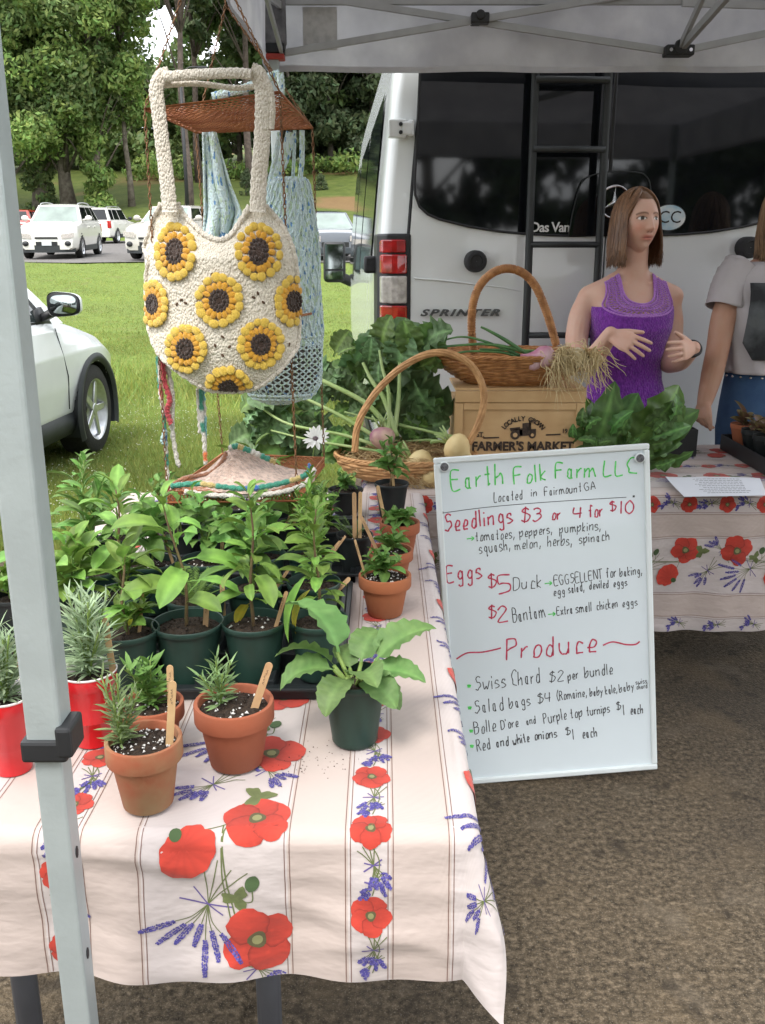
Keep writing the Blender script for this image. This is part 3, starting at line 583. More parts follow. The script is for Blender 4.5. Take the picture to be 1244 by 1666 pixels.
outline('window_seal', wl, .006, .036, M['black_rubber'], dl); outline('window_seal', wl2, .006, .036, M['black_rubber'], dr)
# body crease
mb = MB(); mb.add(tube([vl(x, y)+Vector((0, -.030, 0)) for x, y in [(672, 452), (720, 456), (770, 462), (820, 468), (845, 474)]], [.003, .004, .004, .003, .001], 6)); mb.build('crease', M['white_paint'], dl)
# tail lamp pieces wrapped round the corner
def lamp(nm, y0, y1, m, x0=608, x1=664, sx=1):
    a, b = vl(x0, y0), vl(x1, y1); z0, z1 = b.z, a.z
    xa, xb = -.985, b.x
    path = [(-.995, .14), (-.99, .05), (-.972, -.01), (-.93, -.034), ((xa+xb)/2+.02, -.04), (xb, -.036)]
    mb = MB(); q = [(sx*x, y) for x, y in path]; q += [(sx*x*.985, y+.04) for x, y in path[::-1]]
    mb.add(prism(q, z0+.002, z1-.002, 'z')); return mb.build(nm, m, tl, smooth=False, bev=.006)
for sx in (1, -1):
    lb = MB(); q = [(sx*x, y) for x, y in [(-1.0, .16), (-.99, .03), (-.95, -.02), (-.845, -.03), (-.845, .0)]]; za, zb_ = vl(650, 573).z, vl(650, 384).z
    lb.add(prism(q, za-.01, zb_+.01, 'z')); tl = lb.build('tail_light', M['black_plastic'], t, smooth=False, bev=.01)
    lamp('red_lens', 389, 412, M['red_lens'], 608, 658, sx); lamp('red_lens', 413, 446, M['red_lens'], 608, 660, sx); lamp('clear_lens', 448, 494, M['clear_lens'], 608, 660, sx); lamp('red_lens', 496, 538, M['red_lens'], 608, 660, sx)
    lamp('clear_lens', 541, 553, M['clear_lens'], 608, 634, sx); lamp('red_lens', 555, 563, M['red_lens'], 608, 634, sx)
# hinges
for zc, s in ((vl(652, 211).z, 1), (vl(652, 211).z, -1), (.75, 1), (.75, -1)):
    a = vl(631, 211).x; b = vl(672, 211).x; mb = MB(); mb.add(box(s*a, s*(a+.075), -.045, -.002, zc-.036, zc+.036)); mb.add(box(s*(a+.08), s*b, -.045, -.002, zc-.030, zc+.034)); mb.add(box(s*(a+.055), s*(a+.10), -.05, -.01, zc-.026, zc+.026))
    o = mb.build('hinge', M['white_paint'], t, smooth=False, bev=.006)
    mb = MB()
    for dz in (.016, -.016): mb.add(prism([(s*(a+.05)+.008*math.cos(k*.785), zc+dz+.008*math.sin(k*.785)) for k in range(8)], -.0535, -.04)); 
    mb.build('bolt', M['black_plastic'], o, smooth=False)
# round rubber bumpers
for px in ((770, 425), (1207, 403)):
    p = vl(*px); mb = MB(); mb.add(lathe([(.047, 0), (.046, .055), (.040, .064), (.028, .066), (.026, .060), (.001, .060)], 24), M=Matrix.Translation((p.x, -.028, p.z)) @ Matrix.Rotation(math.pi/2, 4, 'X')); mb.build('rubber_stop', M['black_rubber'], t, sharp=40)
p = vl(602, 430); mb = MB(); mb.add(box(-1.045, -.985, .10, .17, p.z-.04, p.z+.035)); mb.build('side_stop', M['black_rubber'], t, bev=.012)
# ladder
mb = MB(); lx, rx = vl(863, 330, .12).x, vl(978, 330, .12).x
for x in (lx, rx): mb.add(tube([(x, -.13, .62), (x, -.13, 1.4), (x, -.11, 2.3), (x, -.06, 2.75)], .0165, 10))
o = mb.build('ladder', M['dark_cladding'], t)
for py in (243, 398, 545, 690, 130): 
    z = vl(900, py, .12).z; mb = MB(); mb.add(tube([(lx, -.13, z), (rx, -.13, z)], .0135, 10)); mb.build('rung', M['dark_cladding'], o)
for z in (.8, 2.5):
    for x in (lx, rx): mb = MB(); mb.add(beam((x, -.02, z), (x, -.13, z), .03)); mb.build('bracket', M['dark_cladding'], o)
# lettering and emblem
def text(par, s, M_, size, m, ext=.001, name='lettering', bold=0, align='LEFT', shear=0, space=1):
    cu = bpy.data.curves.new(name, 'FONT'); cu.body = s; cu.size = size; cu.extrude = ext; cu.offset = bold; cu.align_x = align; cu.shear = shear; cu.space_character = space; cu.resolution_u = 3
    to = bpy.data.objects.new(name, cu); C.objects.link(to); bpy.context.view_layer.update()
    me = bpy.data.meshes.new_from_object(to.evaluated_get(bpy.context.evaluated_depsgraph_get())); bpy.data.objects.remove(to)
    me.transform(M_); me.materials.clear(); me.materials.append(m)
    o = bpy.data.objects.new(name, me); C.objects.link(o)
    if par is not None: o.parent = par
    return o
M['white_vinyl'] = mat('white_vinyl', (.8, .8, .78), .5, var=.08)
M['black_print'] = mat('black_print', (.02, .018, .018), .6, var=.2)
def on_rear(px, py, off): p = vl(px, py, off); return Matrix.Translation((p.x, -off, p.z)) @ Matrix.Rotation(math.pi/2, 4, 'X')
text(dl, 'Das Van', on_rear(862, 377, .041), .057, M['white_vinyl'], .0006, bold=.0011, space=.9)
text(dl, 'SPRINTER', on_rear(683, 514, .040) @ Matrix.Diagonal((1.22, .74, 1, 1)), .054, mat('dark_chrome', (.12, .125, .13), .3, metal=.7, var=.2), .003, bold=.0022, shear=.35, space=1.28)
# dark surround with star emblem at the door split
e = VL([(920, 384), (927, 345), (938, 305), (950, 290), (985, 281), (1030, 282), (1046, 290), (1052, 310), (1056, 384)])
rear_poly('emblem_panel', e, .042, .006, M['tinted_glass'], dl, curve=False)
mb = MB(); mb.add(tube([(p[0], -.050, p[1]) for p in smooth_path([Vector((a, 0, b)) for a, b in e], 3) for p in [(p.x, p.z)]], .003, 5)); mb.build('panel_edge', M['dark_cladding'], dl)
ec = vl(999, 329, .05); er = .066
mb = MB(); mb.add(tube([(ec.x+er*math.cos(k*math.pi/20), -.058, ec.z+er*math.sin(k*math.pi/20)) for k in range(40)], .0055, 8, closed=True))
for k in range(3):
    a = math.pi/2+k*2*math.pi/3; d = Vector((math.cos(a), 0, math.sin(a))); n = Vector((-d.z, 0, d.x)); c = Vector((ec.x, -.056, ec.z))
    mb.add(([c+d*er*.98, c+n*.011-d*.002, c-n*.011-d*.002, c+Vector((0, -.012, 0))], [(0, 1, 3), (0, 3, 2)]))
mb.build('star_emblem', M['chrome'], dl, smooth=False)
# oval sticker
pc = vl(1088, 354, .04); M['sticker'] = mat('sticker', (.75, .76, .74), .4, rgb2=(.12, .38, .55), vscale=9)
mb = MB(); mb.add(prism([(pc.x+.076*math.cos(k*math.pi/18), pc.z+.056*math.sin(k*math.pi/18)) for k in range(36)], -.0405, -.0385)); mb.build('oval_rim', M['black_print'], dr, smooth=False)
mb = MB(); mb.add(prism([(pc.x+.072*math.cos(k*math.pi/18), pc.z+.052*math.sin(k*math.pi/18)) for k in range(36)], -.0420, -.0410)); o = mb.build('oval_sticker', M['sticker'], dr, smooth=False)
text(dr, 'CC', Matrix.Translation((pc.x+.004, -.0425, pc.z-.022)) @ Matrix.Rotation(math.pi/2, 4, 'X'), .072, M['black_print'], .0004, align='CENTER')
# side glass and mirror
def vside(yv, z, off=.006): return (-float(np.interp(z, zs, hws))*1.004-off, yv, z)
for (y0, y1, z0, z1) in ((.45, 1.9, 1.42, 2.22), (2.05, 3.5, 1.38, 2.22), (3.7, 4.9, 1.30, 2.2)):
    mb = MB(); mb.add(grid(lambda a, b: vside(y0+(y1-y0)*a, z0+(z1-z0)*b), 6, 8)); mb.build('side_window', M['car_glass'], t)
mb = MB(); mb.add(grid(lambda a, b: vside(.3+4.8*a, .52+.12*b, .012), 10, 2)); mb.build('rub_strip', M['dark_cladding'], t)
mp = at_y(543, 424, 9.3); ml = VR.inverted() @ (mp-VO)
mb = MB(); mb.add(box(ml.x-.105, ml.x+.115, ml.y, ml.y+.10, ml.z-.21, ml.z+.18)); mb.add(beam((ml.x+.05, ml.y+.05, ml.z-.15), (-.95, ml.y+.1, ml.z-.22), .10)); o = mb.build('side_mirror', M['black_plastic'], t, bev=.04)
mb = MB(); mb.add(box(ml.x-.085, ml.x+.09, ml.y-.006, ml.y, ml.z-.08, ml.z+.155)); mb.add(box(ml.x-.085, ml.x+.09, ml.y-.006, ml.y, ml.z-.18, ml.z-.10)); mb.build('mirror_glass', M['mirror_glass'], o, smooth=False)
mb = MB(); mb.add(box(-.9, .9, -.10, .02, .30, .48)); mb.build('rear_bumper', M['dark_cladding'], t, bev=.03)
# ================================================================ CANOPY TENT
M['canvas'] = mat('canvas', (.61, .61, .64), .9, attr=False, transl=.2, rgb2=(.47, .47, .51), vscale=6, bump=(9, .35, .02))
wave_b = None
TX0, TX1, TY0, TY1, EZ, VZ = -.415, 2.60, .95, 3.95, 2.46, 2.205
t = thing('canopy_tent', 'white pop-up canopy tent over the stall with pale grey frame', 'tent', (TX0, TY0, 0))
def W_(mb, nm, m, **k): return mb.build(nm, m, t, world=True, **k)
mb = MB(); cx_, cy_ = (TX0+TX1)/2, (TY0+TY1)/2
x0, x1, y0, y1 = TX0-.035, TX1+.035, TY0-.035, TY1+.04
for (a, b) in (((x0, y0), (x1, y0)), ((x1, y0), (x1, y1)), ((x1, y1), (x0, y1)), ((x0, y1), (x0, y0))):
    mb.add(grid(lambda u, v: (lambda X, Y, k: (X+(cx_-X)*k, Y+(cy_-Y)*k, EZ+(3.25-EZ)*k-.10*math.sin(math.pi*k)*math.sin(math.pi*u)-.02*math.sin(math.pi*k)))(a[0]+(b[0]-a[0])*u, a[1]+(b[1]-a[1])*u, min(.995, v)), 24, 12))
W_(mb, 'canopy_roof', M['canvas'])
def valance(a, b, nm='valance'):
    mb = MB(); dx, dy = b[0]-a[0], b[1]-a[1]; L = math.hypot(dx, dy); nx, ny = dy/L, -dx/L
    def fn(u, v): w = (.006*math.sin(u*23+1)+.004*math.sin(u*51))*(1-v); return (a[0]+dx*u+nx*w, a[1]+dy*u+ny*w, VZ+(EZ-VZ)*v+.002*math.sin(u*30)*(1-v))
    mb.add(grid(fn, 70, 6)); o = W_(mb, nm, M['canvas'])
    mb = MB(); mb.add(grid(lambda u, v: tuple(Vector(fn(u, 0))+Vector((-nx*.0015, -ny*.0015, .022*v))), 70, 1)); mb.add(grid(lambda u, v: tuple(Vector(fn(u, 0))+Vector((nx*.0015, ny*.0015, .022*v))), 70, 1)); m2 = mb.build('hem', M['canvas'], o)
    m2.location = (-t.location.x, -t.location.y, 0)
    return o
valance((x0, y1), (x1, y1)); valance((x0, y0), (x0, y1)); valance((x1, y1), (x1, y0)); valance((x1, y0), (x0, y0))
mb = MB(); mb.add(box(TX0+.10, TX0+.235, y1-.006, y1-.004, VZ+.08, EZ-.02)); W_(mb, 'warning_label', mat('label_patch', (.50, .50, .49), .8, var=.2, vscale=40), smooth=False)
def leg(x, y, clamp):
    mb = MB(); zc = (.985 if y < 1 else .97) if clamp else 1.05
    mb.add(box(x-.0195, x+.0195, y-.0195, y+.0195, zc, EZ)); o = W_(mb, 'leg', M['aluminium'], smooth=False, bev=.004)
    mb = MB(); mb.add(box(x-.0155, x+.0155, y-.0155, y+.0155, .004, zc+.01)); q = mb.build('inner_leg', M['aluminium'], o, smooth=False, bev=.003); q.location = (-t.location.x, -t.location.y, 0)
    mb = MB(); mb.add(box(x-.025, x+.025, y-.025, y+.025, zc-.016, zc+.010)); mb.add(box(x+.014, x+.032, y-.026, y+.018, zc-.010, zc+.026)); q = mb.build('leg_clamp', M['black_plastic'], o, smooth=False, bev=.004); q.location = (-t.location.x, -t.location.y, 0)
    for z in (.42, .56, .70, .84):
        mb = MB(); mb.add(prism([(y+.004*math.cos(k*.785), z+.008*math.sin(k*.785)) for k in range(8)], x+.0155, x+.0163, 'x')); q = mb.build('peg_hole', M['black_rubber'], o, smooth=False); q.location = (-t.location.x, -t.location.y, 0)
    mb = MB(); mb.add(box(x-.06, x+.06, y-.06, y+.06, 0, .006)); q = mb.build('foot_plate', M['grey_bar'], o, smooth=False, bev=.002); q.location = (-t.location.x, -t.location.y, 0)
for (x, y) in ((-.367, .90), (TX0-.012, TY1-.02), (TX1, TY0), (TX1, TY1)): leg(x, y, True)
# connectors and scissor bars on the far side
by = TY1-.02
def P3(px, py, Y=by): return at_y(px, py, Y)
jn = P3(780, 32); hub = P3(1103, 84); cl_ = P3(463, 86)
def bar(a, b, w=.013, h=.026): mb = MB(); mb.add(beam(a, b, w, h)); W_(mb, 'scissor_bar', M['grey_bar'], smooth=False, bev=.002)
def ext(a, b, X): k = (X-a.x)/(b.x-a.x); return a+(b-a)*k
A = ext(cl_, jn, P3(1100, -25).x); bar(cl_, A)
B1, B2 = P3(563, 0), P3(763, 29); yv = Vector((0, .016, 0)); B0 = ext(B1, B2, cl_.x+.02); bar(B0+yv, hub+yv)
q0, q1 = P3(1130, 88), P3(1244, 62); bar(hub, ext(q0, q1, 2.3)); q0 = Vector((2*hub.x-jn.x, by, jn.z)); bar(A+yv, Vector((2.58, by+.016, cl_.z)))
bar(Vector((hub.x, by, EZ-.02)), Vector((TX1, by, EZ-.06)))
e0, e1 = at_y(1112, 74, by-.03), at_y(1177, 0, by-.55); bar(e0, e0+(e1-e0)*3, .018, .03)
bar(Vector((hub.x, by, hub.z)), Vector((hub.x, by-1.4, 3.0)), .016, .028)
for p, w in ((jn, .035), (hub, .055)):
    mb = MB(); mb.add(box(p.x-w, p.x+w, by-.035, by+.03, p.z-.018, p.z+.02)); mb.add(prism([(p.x+w*.55*math.cos(k*.785), p.z+.01+w*.55*math.sin(k*.785)) for k in range(8)], by-.042, by-.03)); o = W_(mb, 'joint_bracket', M['black_plastic'], smooth=False, bev=.005)
    mb = MB()
    for dx in ((-.7*w, .7*w) if w > .04 else (0,)): mb.add(prism([(p.x+dx+.007*math.cos(k*.785), p.z+.007*math.sin(k*.785)) for k in range(8)], by-.039, by-.0345))
    q = mb.build('bolt', M['chrome'], o, smooth=False); q.location = (-t.location.x, -t.location.y, 0)
lx_ = TX0-.012
mb = MB(); mb.add(box(lx_-.03, lx_+.045, by-.03, by+.03, cl_.z-.005, cl_.z+.05)); W_(mb, 'corner_bracket', M['black_plastic'], smooth=False, bev=.006)
mb = MB(); mb.add(box(lx_-.028, lx_+.043, by-.034, by+.02, cl_.z-.028, cl_.z-.007)); W_(mb, 'release_button', mat('red_plastic', (.42, .05, .035), .5, var=.2), smooth=False, bev=.004)
mb = MB(); mb.add(box(lx_-.045, lx_+.05, by-.032, by+.03, EZ-.17, EZ-.0)); W_(mb, 'corner_sleeve', mat('grey_sleeve', (.10, .10, .11), .8, rgb2=(.2, .2, .21), vscale=20), smooth=False, bev=.01)
# side scissor bars running towards the viewer along the left side
for (ya, za, yb, zb_) in ((TY1-.03, cl_.z, TY1-1.0, EZ-.03), (TY1-.03, EZ-.03, TY1-1.0, cl_.z), (TY1-1.0, EZ-.03, TY0+1.0, cl_.z+.0), (TY1-1.0, cl_.z, TY0+1.0, EZ-.03), (TY0+1.0, EZ-.03, TY0, cl_.z), (TY0+1.0, cl_.z, TY0, EZ-.03)):
    bar((TX0+.02, ya, za), (TX0+.02, yb, zb_), .013, .026)
bar((TX0, TY0, EZ-.012), (TX0, TY1, EZ-.012), .02, .02); bar((TX0, TY1, EZ-.012), (TX1, TY1, EZ-.012), .02, .02)

# ================================================================ TABLES AND PRINTED CLOTHS
M['cloth'] = mat('cloth', (.455, .405, .385), .85, attr=True, sheen=.15)
TZ = .742
N = M['cloth'].node_tree.nodes; L_ = M['cloth'].node_tree.links; prev = None
for sc, sx_, st_, di in ((9, 2.6, .55, .010), (24, 2.2, .35, .004), (900, 1, .12, .0006)):
    n_ = N.new('ShaderNodeTexNoise'); n_.inputs['Scale'].default_value = sc; n_.inputs['Detail'].default_value = 3; tc_ = N.new('ShaderNodeTexCoord'); mp = N.new('ShaderNodeMapping'); mp.inputs['Scale'].default_value = (1, 1, sx_); mp.inputs['Rotation'].default_value = (0, .25, .3); L_.new(tc_.outputs['Object'], mp.inputs['Vector']); L_.new(mp.outputs[0], n_.inputs['Vector'])
    u_ = N.new('ShaderNodeBump'); u_.inputs['Strength'].default_value = st_; u_.inputs['Distance'].default_value = di; L_.new(n_.outputs['Fac'], u_.inputs['Height'])
    if prev: L_.new(prev, u_.inputs['Normal'])
    prev = u_.outputs[0]
L_.new(prev, N['Principled BSDF'].inputs['Normal'])
class Cloth:
    def __init__(s, X0, X1, Y0, Y1, oh, seed=0, k0=.03, kc=.45): s.r = (X0, X1, Y0, Y1); s.oh = oh; s.seed = seed; s.k0 = k0; s.kc = kc; s.v = []; s.f = []; s.c = []; s.n = 0
    def F(s, U, V):
        X0, X1, Y0, Y1 = s.r; cu, cv = np.clip(U, X0, X1), np.clip(V, Y0, Y1); ex, ey = U-cu, V-cv
        d = np.hypot(ex, ey)+1e-9; dx, dy = ex/d, ey/d; r = .024; q = math.pi/2*r
        out = np.where(d < q, r*np.sin(np.minimum(d/r, 1.57)), r); dn = np.where(d < q, r*(1-np.cos(np.minimum(d/r, 1.57))), r+(d-q))
        corner = 2*np.abs(dx*dy); along = np.where(np.abs(dy) > np.abs(dx), U, V)
        k = s.k0+s.kc*corner; m = np.maximum(dn-r, 0); sd = s.seed
        out = out+k*m+np.minimum(m/.12, 1)*(1-corner)*(.007*np.sin(along*19+sd)+.005*np.sin(along*41+2*sd+m*9)+.004*np.sin(along*7+m*14))
        z = TZ+.004-r*(0)-np.where(d < q, dn, r+m*np.sqrt(np.maximum(.1, 1-k*k)))
        on = (d < 1e-6); z = z+np.where(on, .0011*np.sin(U*13+V*7+sd)+.0009*np.sin(U*31-V*23)+.0012*np.exp(-((V-(Y0+.62))/.006)**2)+.0012*np.exp(-((U-(X0+.6))/.006)**2), 0)
        z = z+np.where(on, 0, .0)
        cr = .005*np.exp(-((V+.35*U-(Y0-.16))/.016)**2)+.004*np.exp(-((V-.2*U-(Y0-.17))/.016)**2)+.003*np.exp(-((V+.12*U-(Y0-.09))/.014)**2)+.003*np.sin(V*70+U*9)*np.exp(-((U+.45)/.3)**2)*.5
        out = out+np.where(d > q, cr*(np.abs(dy) > .7), 0)
        return np.stack([cu+dx*out, cv+dy*out, z], -1)
    def put(s, UV, faces, col, h):
        n = len(UV); s.v += [(q[0], q[1], h) for q in UV]; m_ = s.n; s.f += [tuple(i+m_ for i in q) for q in faces]
        s.c += ([tuple(c) for c in col] if hasattr(col[0], '__len__') else [tuple(col)]*n); s.n += n
    def solve(s):
        A_ = np.array(s.v, float); U, V = A_[:, 0], A_[:, 1]; P = s.F(U, V); e = 1e-3
        A, B = s.F(U+e, V)-P, s.F(U, V+e)-P; N = np.cross(A, B); N /= np.linalg.norm(N, axis=1)[:, None]+1e-12
        return P+N*A_[:, 2:3], np.array(s.c, float)
    def base(s, bands, axis, step=.0048):
        X0, X1, Y0, Y1 = s.r; oh = s.oh
        def line(a, b, A, B):
            L = list(np.arange(a, b, step*2.2)); 
            for e in (A, B):
                L = [q for q in L if abs(q-e) > .03]+list(np.arange(e-.03, e+.031, .0035))
            return np.unique(np.round([q for q in L+[a, b] if a <= q <= b], 5))
        ul, vl_ = line(X0-oh[0], X1+oh[1], X0, X1), line(Y0-oh[2], Y1+oh[3], Y0, Y1)
        sp = lambda L: np.unique(np.round(np.concatenate([L]+[np.array([b-.0003, b+.0003]) for b, _ in bands if L[0] < b < L[-1]]), 5))
        if axis == 'u': ul = sp(ul)
        else: vl_ = sp(vl_)
        gu, gv = np.meshgrid(ul, vl_); UV = np.stack([gu.ravel(), gv.ravel()], 1); p = UV[:, 0 if axis == 'u' else 1]
        col = np.zeros((len(UV), 3))
        bs = sorted(bands); ed = np.array([b for b, _ in bs]); cc = np.array([c for _, c in bs]); idx = np.clip(np.searchsorted(ed, p)-1, 0, len(bs)-1); col = cc[idx]*(1+.02*np.sin(UV[:, :1]*900)*np.sin(UV[:, 1:]*900))
        hem = np.minimum.reduce([gu.ravel()-ul[0], ul[-1]-gu.ravel(), gv.ravel()-vl_[0], vl_[-1]-gv.ravel()]); col = col*np.where(hem < .018, .93, 1)[:, None]
        nx = len(ul); ny = len(vl_); i = (np.arange(ny-1)[:, None]*nx+np.arange(nx-1)[None]).ravel(); s.put(UV, np.stack([i, i+1, i+1+nx, i+nx], 1).tolist(), col, 0)
        s.lim = (ul[0], ul[-1], vl_[0], vl_[-1])
    def ok(s, u, v, r): a = s.lim; return a[0]+r < u < a[1]-r and a[2]+r < v < a[3]-r
    def ribbon(s, pts, w, col, h=.0007, n=6):
        P = [Vector((p[0], p[1], 0)) for p in pts]; P = smooth_path(P, n) if len(P) > 2 else [P[0].lerp(P[1], k/14) for k in range(15)]
        a = s.lim; UV = []; m = len(P)
        for i, p in enumerate(P):
            t_ = (P[min(i+1, m-1)]-P[max(i-1, 0)]).normalized(); nn = Vector((-t_.y, t_.x, 0)); ww = (w if not callable(w) else w(i/(m-1)))/2
            for sgn in (-1, 1): q = p+nn*ww*sgn; UV.append((min(max(q.x, a[0]), a[1]), min(max(q.y, a[2]), a[3])))
        s.put(UV, [(2*i, 2*i+1, 2*i+3, 2*i+2) for i in range(m-1)], col, h)
    def blob(s, c, rfun, col, h, rings=5, seg=40, shade=None, rot=0):
        UV = [c]; cl = [col]; a = s.lim
        for j in range(1, rings+1):
            for k in range(seg):
                q = 2*math.pi*k/seg; rr = rfun(q)*j/rings; UV.append((min(max(c[0]+rr*math.cos(q+rot), a[0]), a[1]), min(max(c[1]+rr*math.sin(q+rot), a[2]), a[3])))
                f = shade(j/rings, q) if shade else 1; cl.append(tuple(x*f for x in col))
        fc = [(0, 1+k, 1+(k+1) % seg) for k in range(seg)]
        for j in range(rings-1):
            for k in range(seg): l = (k+1) % seg; fc.append((1+j*seg+k, 1+(j+1)*seg+k, 1+(j+1)*seg+l, 1+j*seg+l))
        s.put(UV, fc, cl, h)
RED, GRN, GRD, LAV, LV2 = (.88, .085, .05), (.22, .30, .10), (.10, .20, .07), (.13, .12, .60), (.24, .22, .74)
def poppy(cl, c, r, rot=0, pet=5):
    ph = random.uniform(0, 6)
    for k in range(pet):
        a = rot+2*math.pi*k/pet+random.uniform(-.12, .12); L = r*random.uniform(.50, .58); pc = (c[0]+L*.86*math.cos(a), c[1]+L*.86*math.sin(a)); p2 = random.uniform(0, 6); tone = random.uniform(.86, 1.04); wd = random.uniform(1.0, 1.22)
        rf = lambda q: r*.50*(1+.10*(wd-1)*2*abs(math.sin(q))+.16*math.cos(q)*abs(math.cos(q))+.045*math.sin(5*q+p2)+.03*math.sin(11*q+p2)+.018*math.sin(19*q+p2))*(1+(wd-1)*abs(math.sin(q)))
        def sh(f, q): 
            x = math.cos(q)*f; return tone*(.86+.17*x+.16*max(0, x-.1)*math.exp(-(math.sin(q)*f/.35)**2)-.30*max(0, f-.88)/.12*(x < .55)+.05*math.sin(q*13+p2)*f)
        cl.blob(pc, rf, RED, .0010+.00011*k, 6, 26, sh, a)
    cl.blob(c, lambda q: r*.26*(1+.1*math.sin(13*q)), (.16, .15, .06), .0015, 2, 16, None, rot); cl.blob(c, lambda q: r*.15, (.42, .46, .20), .0018, 1, 12, None, rot)
def sidepoppy(cl, c, r, rot=0):
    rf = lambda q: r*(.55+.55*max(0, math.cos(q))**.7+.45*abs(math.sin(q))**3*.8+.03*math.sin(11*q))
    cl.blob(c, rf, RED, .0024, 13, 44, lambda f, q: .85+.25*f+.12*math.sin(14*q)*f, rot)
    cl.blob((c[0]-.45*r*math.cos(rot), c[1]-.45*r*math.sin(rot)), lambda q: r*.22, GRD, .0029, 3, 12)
def spike(cl, a, b, w=.006):
    a, b = Vector(a), Vector(b); d = b-a; L = d.length; n = max(6, int(L/.0021)); nn = Vector((-d.y, d.x)).normalized()
    for i in range(n):
        for sd in (-1, 0, 1):
            f = (i+random.uniform(0, .8))/n; ww = w*(.35+.65*math.sin(math.pi*min(1, f*.85+.12))); c = a+d*f+nn*sd*ww*.36+nn*random.uniform(-.0006, .0006); q = random.uniform(.0012, .0021); a0 = random.uniform(0, 3)
            if not cl.ok(c.x, c.y, .002): continue
            cl.put([(c.x+q*math.cos(a0+k*1.57), c.y+q*math.sin(a0+k*1.57)) for k in range(4)], [(0, 1, 2, 3)], random.choice([LAV, LAV, LV2, (.09, .08, .42)]), .0013+random.uniform(0, .0005))
def leafp(cl, c, r, rot):
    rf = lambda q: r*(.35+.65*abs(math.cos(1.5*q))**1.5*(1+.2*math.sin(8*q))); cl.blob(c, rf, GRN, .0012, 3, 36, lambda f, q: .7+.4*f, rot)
def bouquet(cl, c, L, rot, n=7, w=.009):
    R = lambda x, y: (c[0]+x*math.cos(rot)-y*math.sin(rot), c[1]+x*math.sin(rot)+y*math.cos(rot))   # +x = towards the flower heads
    for k in range(4): a = (k-1.5)*.16; cl.ribbon([R(0, 0), R(-L*.28, a*L*.5), R(-L*.5*random.uniform(.8, 1), a*L*.9)], .0015, GRN)
    for k in range(n):
        a = (k-(n-1)/2)*.24+random.uniform(-.05, .05); l = L*random.uniform(.42, .68); s0 = l*random.uniform(.45, .62)
        cl.ribbon([R(0, 0), R(s0*.5, math.sin(a)*s0*.45), R(s0*math.cos(a), s0*math.sin(a))], .0013, GRN)
        spike(cl, R(s0*math.cos(a), s0*math.sin(a)), R((s0+l*.55)*math.cos(a*1.15), (s0+l*.55)*math.sin(a*1.15)), w)
    cl.ribbon([R(-.02*L/.1*.3, L*.22), R(0, .0), R(.004, -L*.26)], .0022, (.22, .17, .55)); cl.ribbon([R(L*.05, L*.16), R(0, 0), R(-L*.12, -L*.18)], .002, (.22, .17, .55))
def pattern(cl, axis, w0, p0, p1, q0, q1, flip=1):
    """bands along q; w0 = where one wide floral band starts across p"""
    Wd_, Bg, Nr = .200, .083, .058; per = Wd_+2*Bg+Nr; WHT, BGE = (1, .99, 1.0), (.93, .865, .82); bands = []; k0 = math.floor((p0-w0)/per)-1; wides = []; nars = []
    for k in range(k0, k0+40):
        a = w0+k*per
        if a > p1: break
        bands += [(a, WHT), (a+Wd_, BGE), (a+Wd_+Bg, WHT), (a+Wd_+Bg+Nr, BGE)]; wides.append(a+Wd_/2); nars.append(a+Wd_+Bg+Nr/2)
    cl.base(bands, axis); Q = (lambda p, q: (p, q)) if axis == 'u' else (lambda p, q: (q, p)); ra = 0 if axis == 'u' else math.pi/2
    for b, _ in bands:
        for dd in (-.0035, .0035):
            if p0+.004 < b+dd < p1-.004:
                L = int((q1-q0)/.02); cl.ribbon([Q(b+dd, q0+.001+(q1-q0-.002)*i/L) for i in range(L+1)], .0012, (.34, .21, .17), .0006, 2)
    def rot(a): return a if axis == 'u' else math.pi/2-a
    def item(fn, p, q, r, *a):
        u, v = Q(p, q)
        if cl.ok(u, v, r*.95 if fn is not bouquet else .012): fn(cl, (u, v), r, *a)
    for i, pc in enumerate(wides):
        q = q0-.30+(i*.17) % .36
        q = {0: q}.get(1, q)
        while q < q1+.3:
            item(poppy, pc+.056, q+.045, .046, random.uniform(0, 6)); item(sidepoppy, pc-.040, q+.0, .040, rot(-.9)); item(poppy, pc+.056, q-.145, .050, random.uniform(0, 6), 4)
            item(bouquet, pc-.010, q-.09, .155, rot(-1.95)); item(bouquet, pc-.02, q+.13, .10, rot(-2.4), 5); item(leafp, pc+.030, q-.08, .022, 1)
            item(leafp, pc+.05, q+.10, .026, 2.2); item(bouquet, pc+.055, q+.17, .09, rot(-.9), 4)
            u, v = Q(pc+.052, q-.055); cl.ok(u, v, .02) and (cl.blob((u, v), lambda t_: .013*(1-.25*abs(math.sin(t_))), GRD, .0013, 3, 20, None, 1.2), cl.ribbon([(u, v-.012), (u-.002, v-.03), (u-.02, v-.03)], .0018, GRN))
            if cl.ok(*Q(pc+.02, q), .05):
                cl.ribbon([Q(pc+.03, q-.12), Q(pc+.018, q-.06), Q(pc+.014, q+.02), Q(pc+.04, q+.05)], .0022, GRN); cl.ribbon([Q(pc+.022, q-.12), Q(pc+.012, q-.05), Q(pc+.012, q+.03)], .002, GRN)
                cl.ribbon([Q(pc-.02, q+.02), Q(pc+.012, q+.03), Q(pc+.035, q+.05)], .0015, GRN)
            q += .36
    for i, pc in enumerate(nars):
        q = q0-.1+(i*.07) % .125
        while q < q1+.1:
            item(poppy, pc+.002, q, .0275, random.uniform(0, 6)); item(bouquet, pc+.006, q-.052, .062, rot(-1.75 if int(q*8) % 2 else -1.2), 5, .006); item(bouquet, pc+.004, q+.047, .04, rot(-2.2), 3, .0055)
            if cl.ok(*Q(pc, q), .05): cl.ribbon([Q(pc+.004, q-.025), Q(pc+.014, q-.05), Q(pc+.004, q-.095)], .0015, GRN)
            q += .125
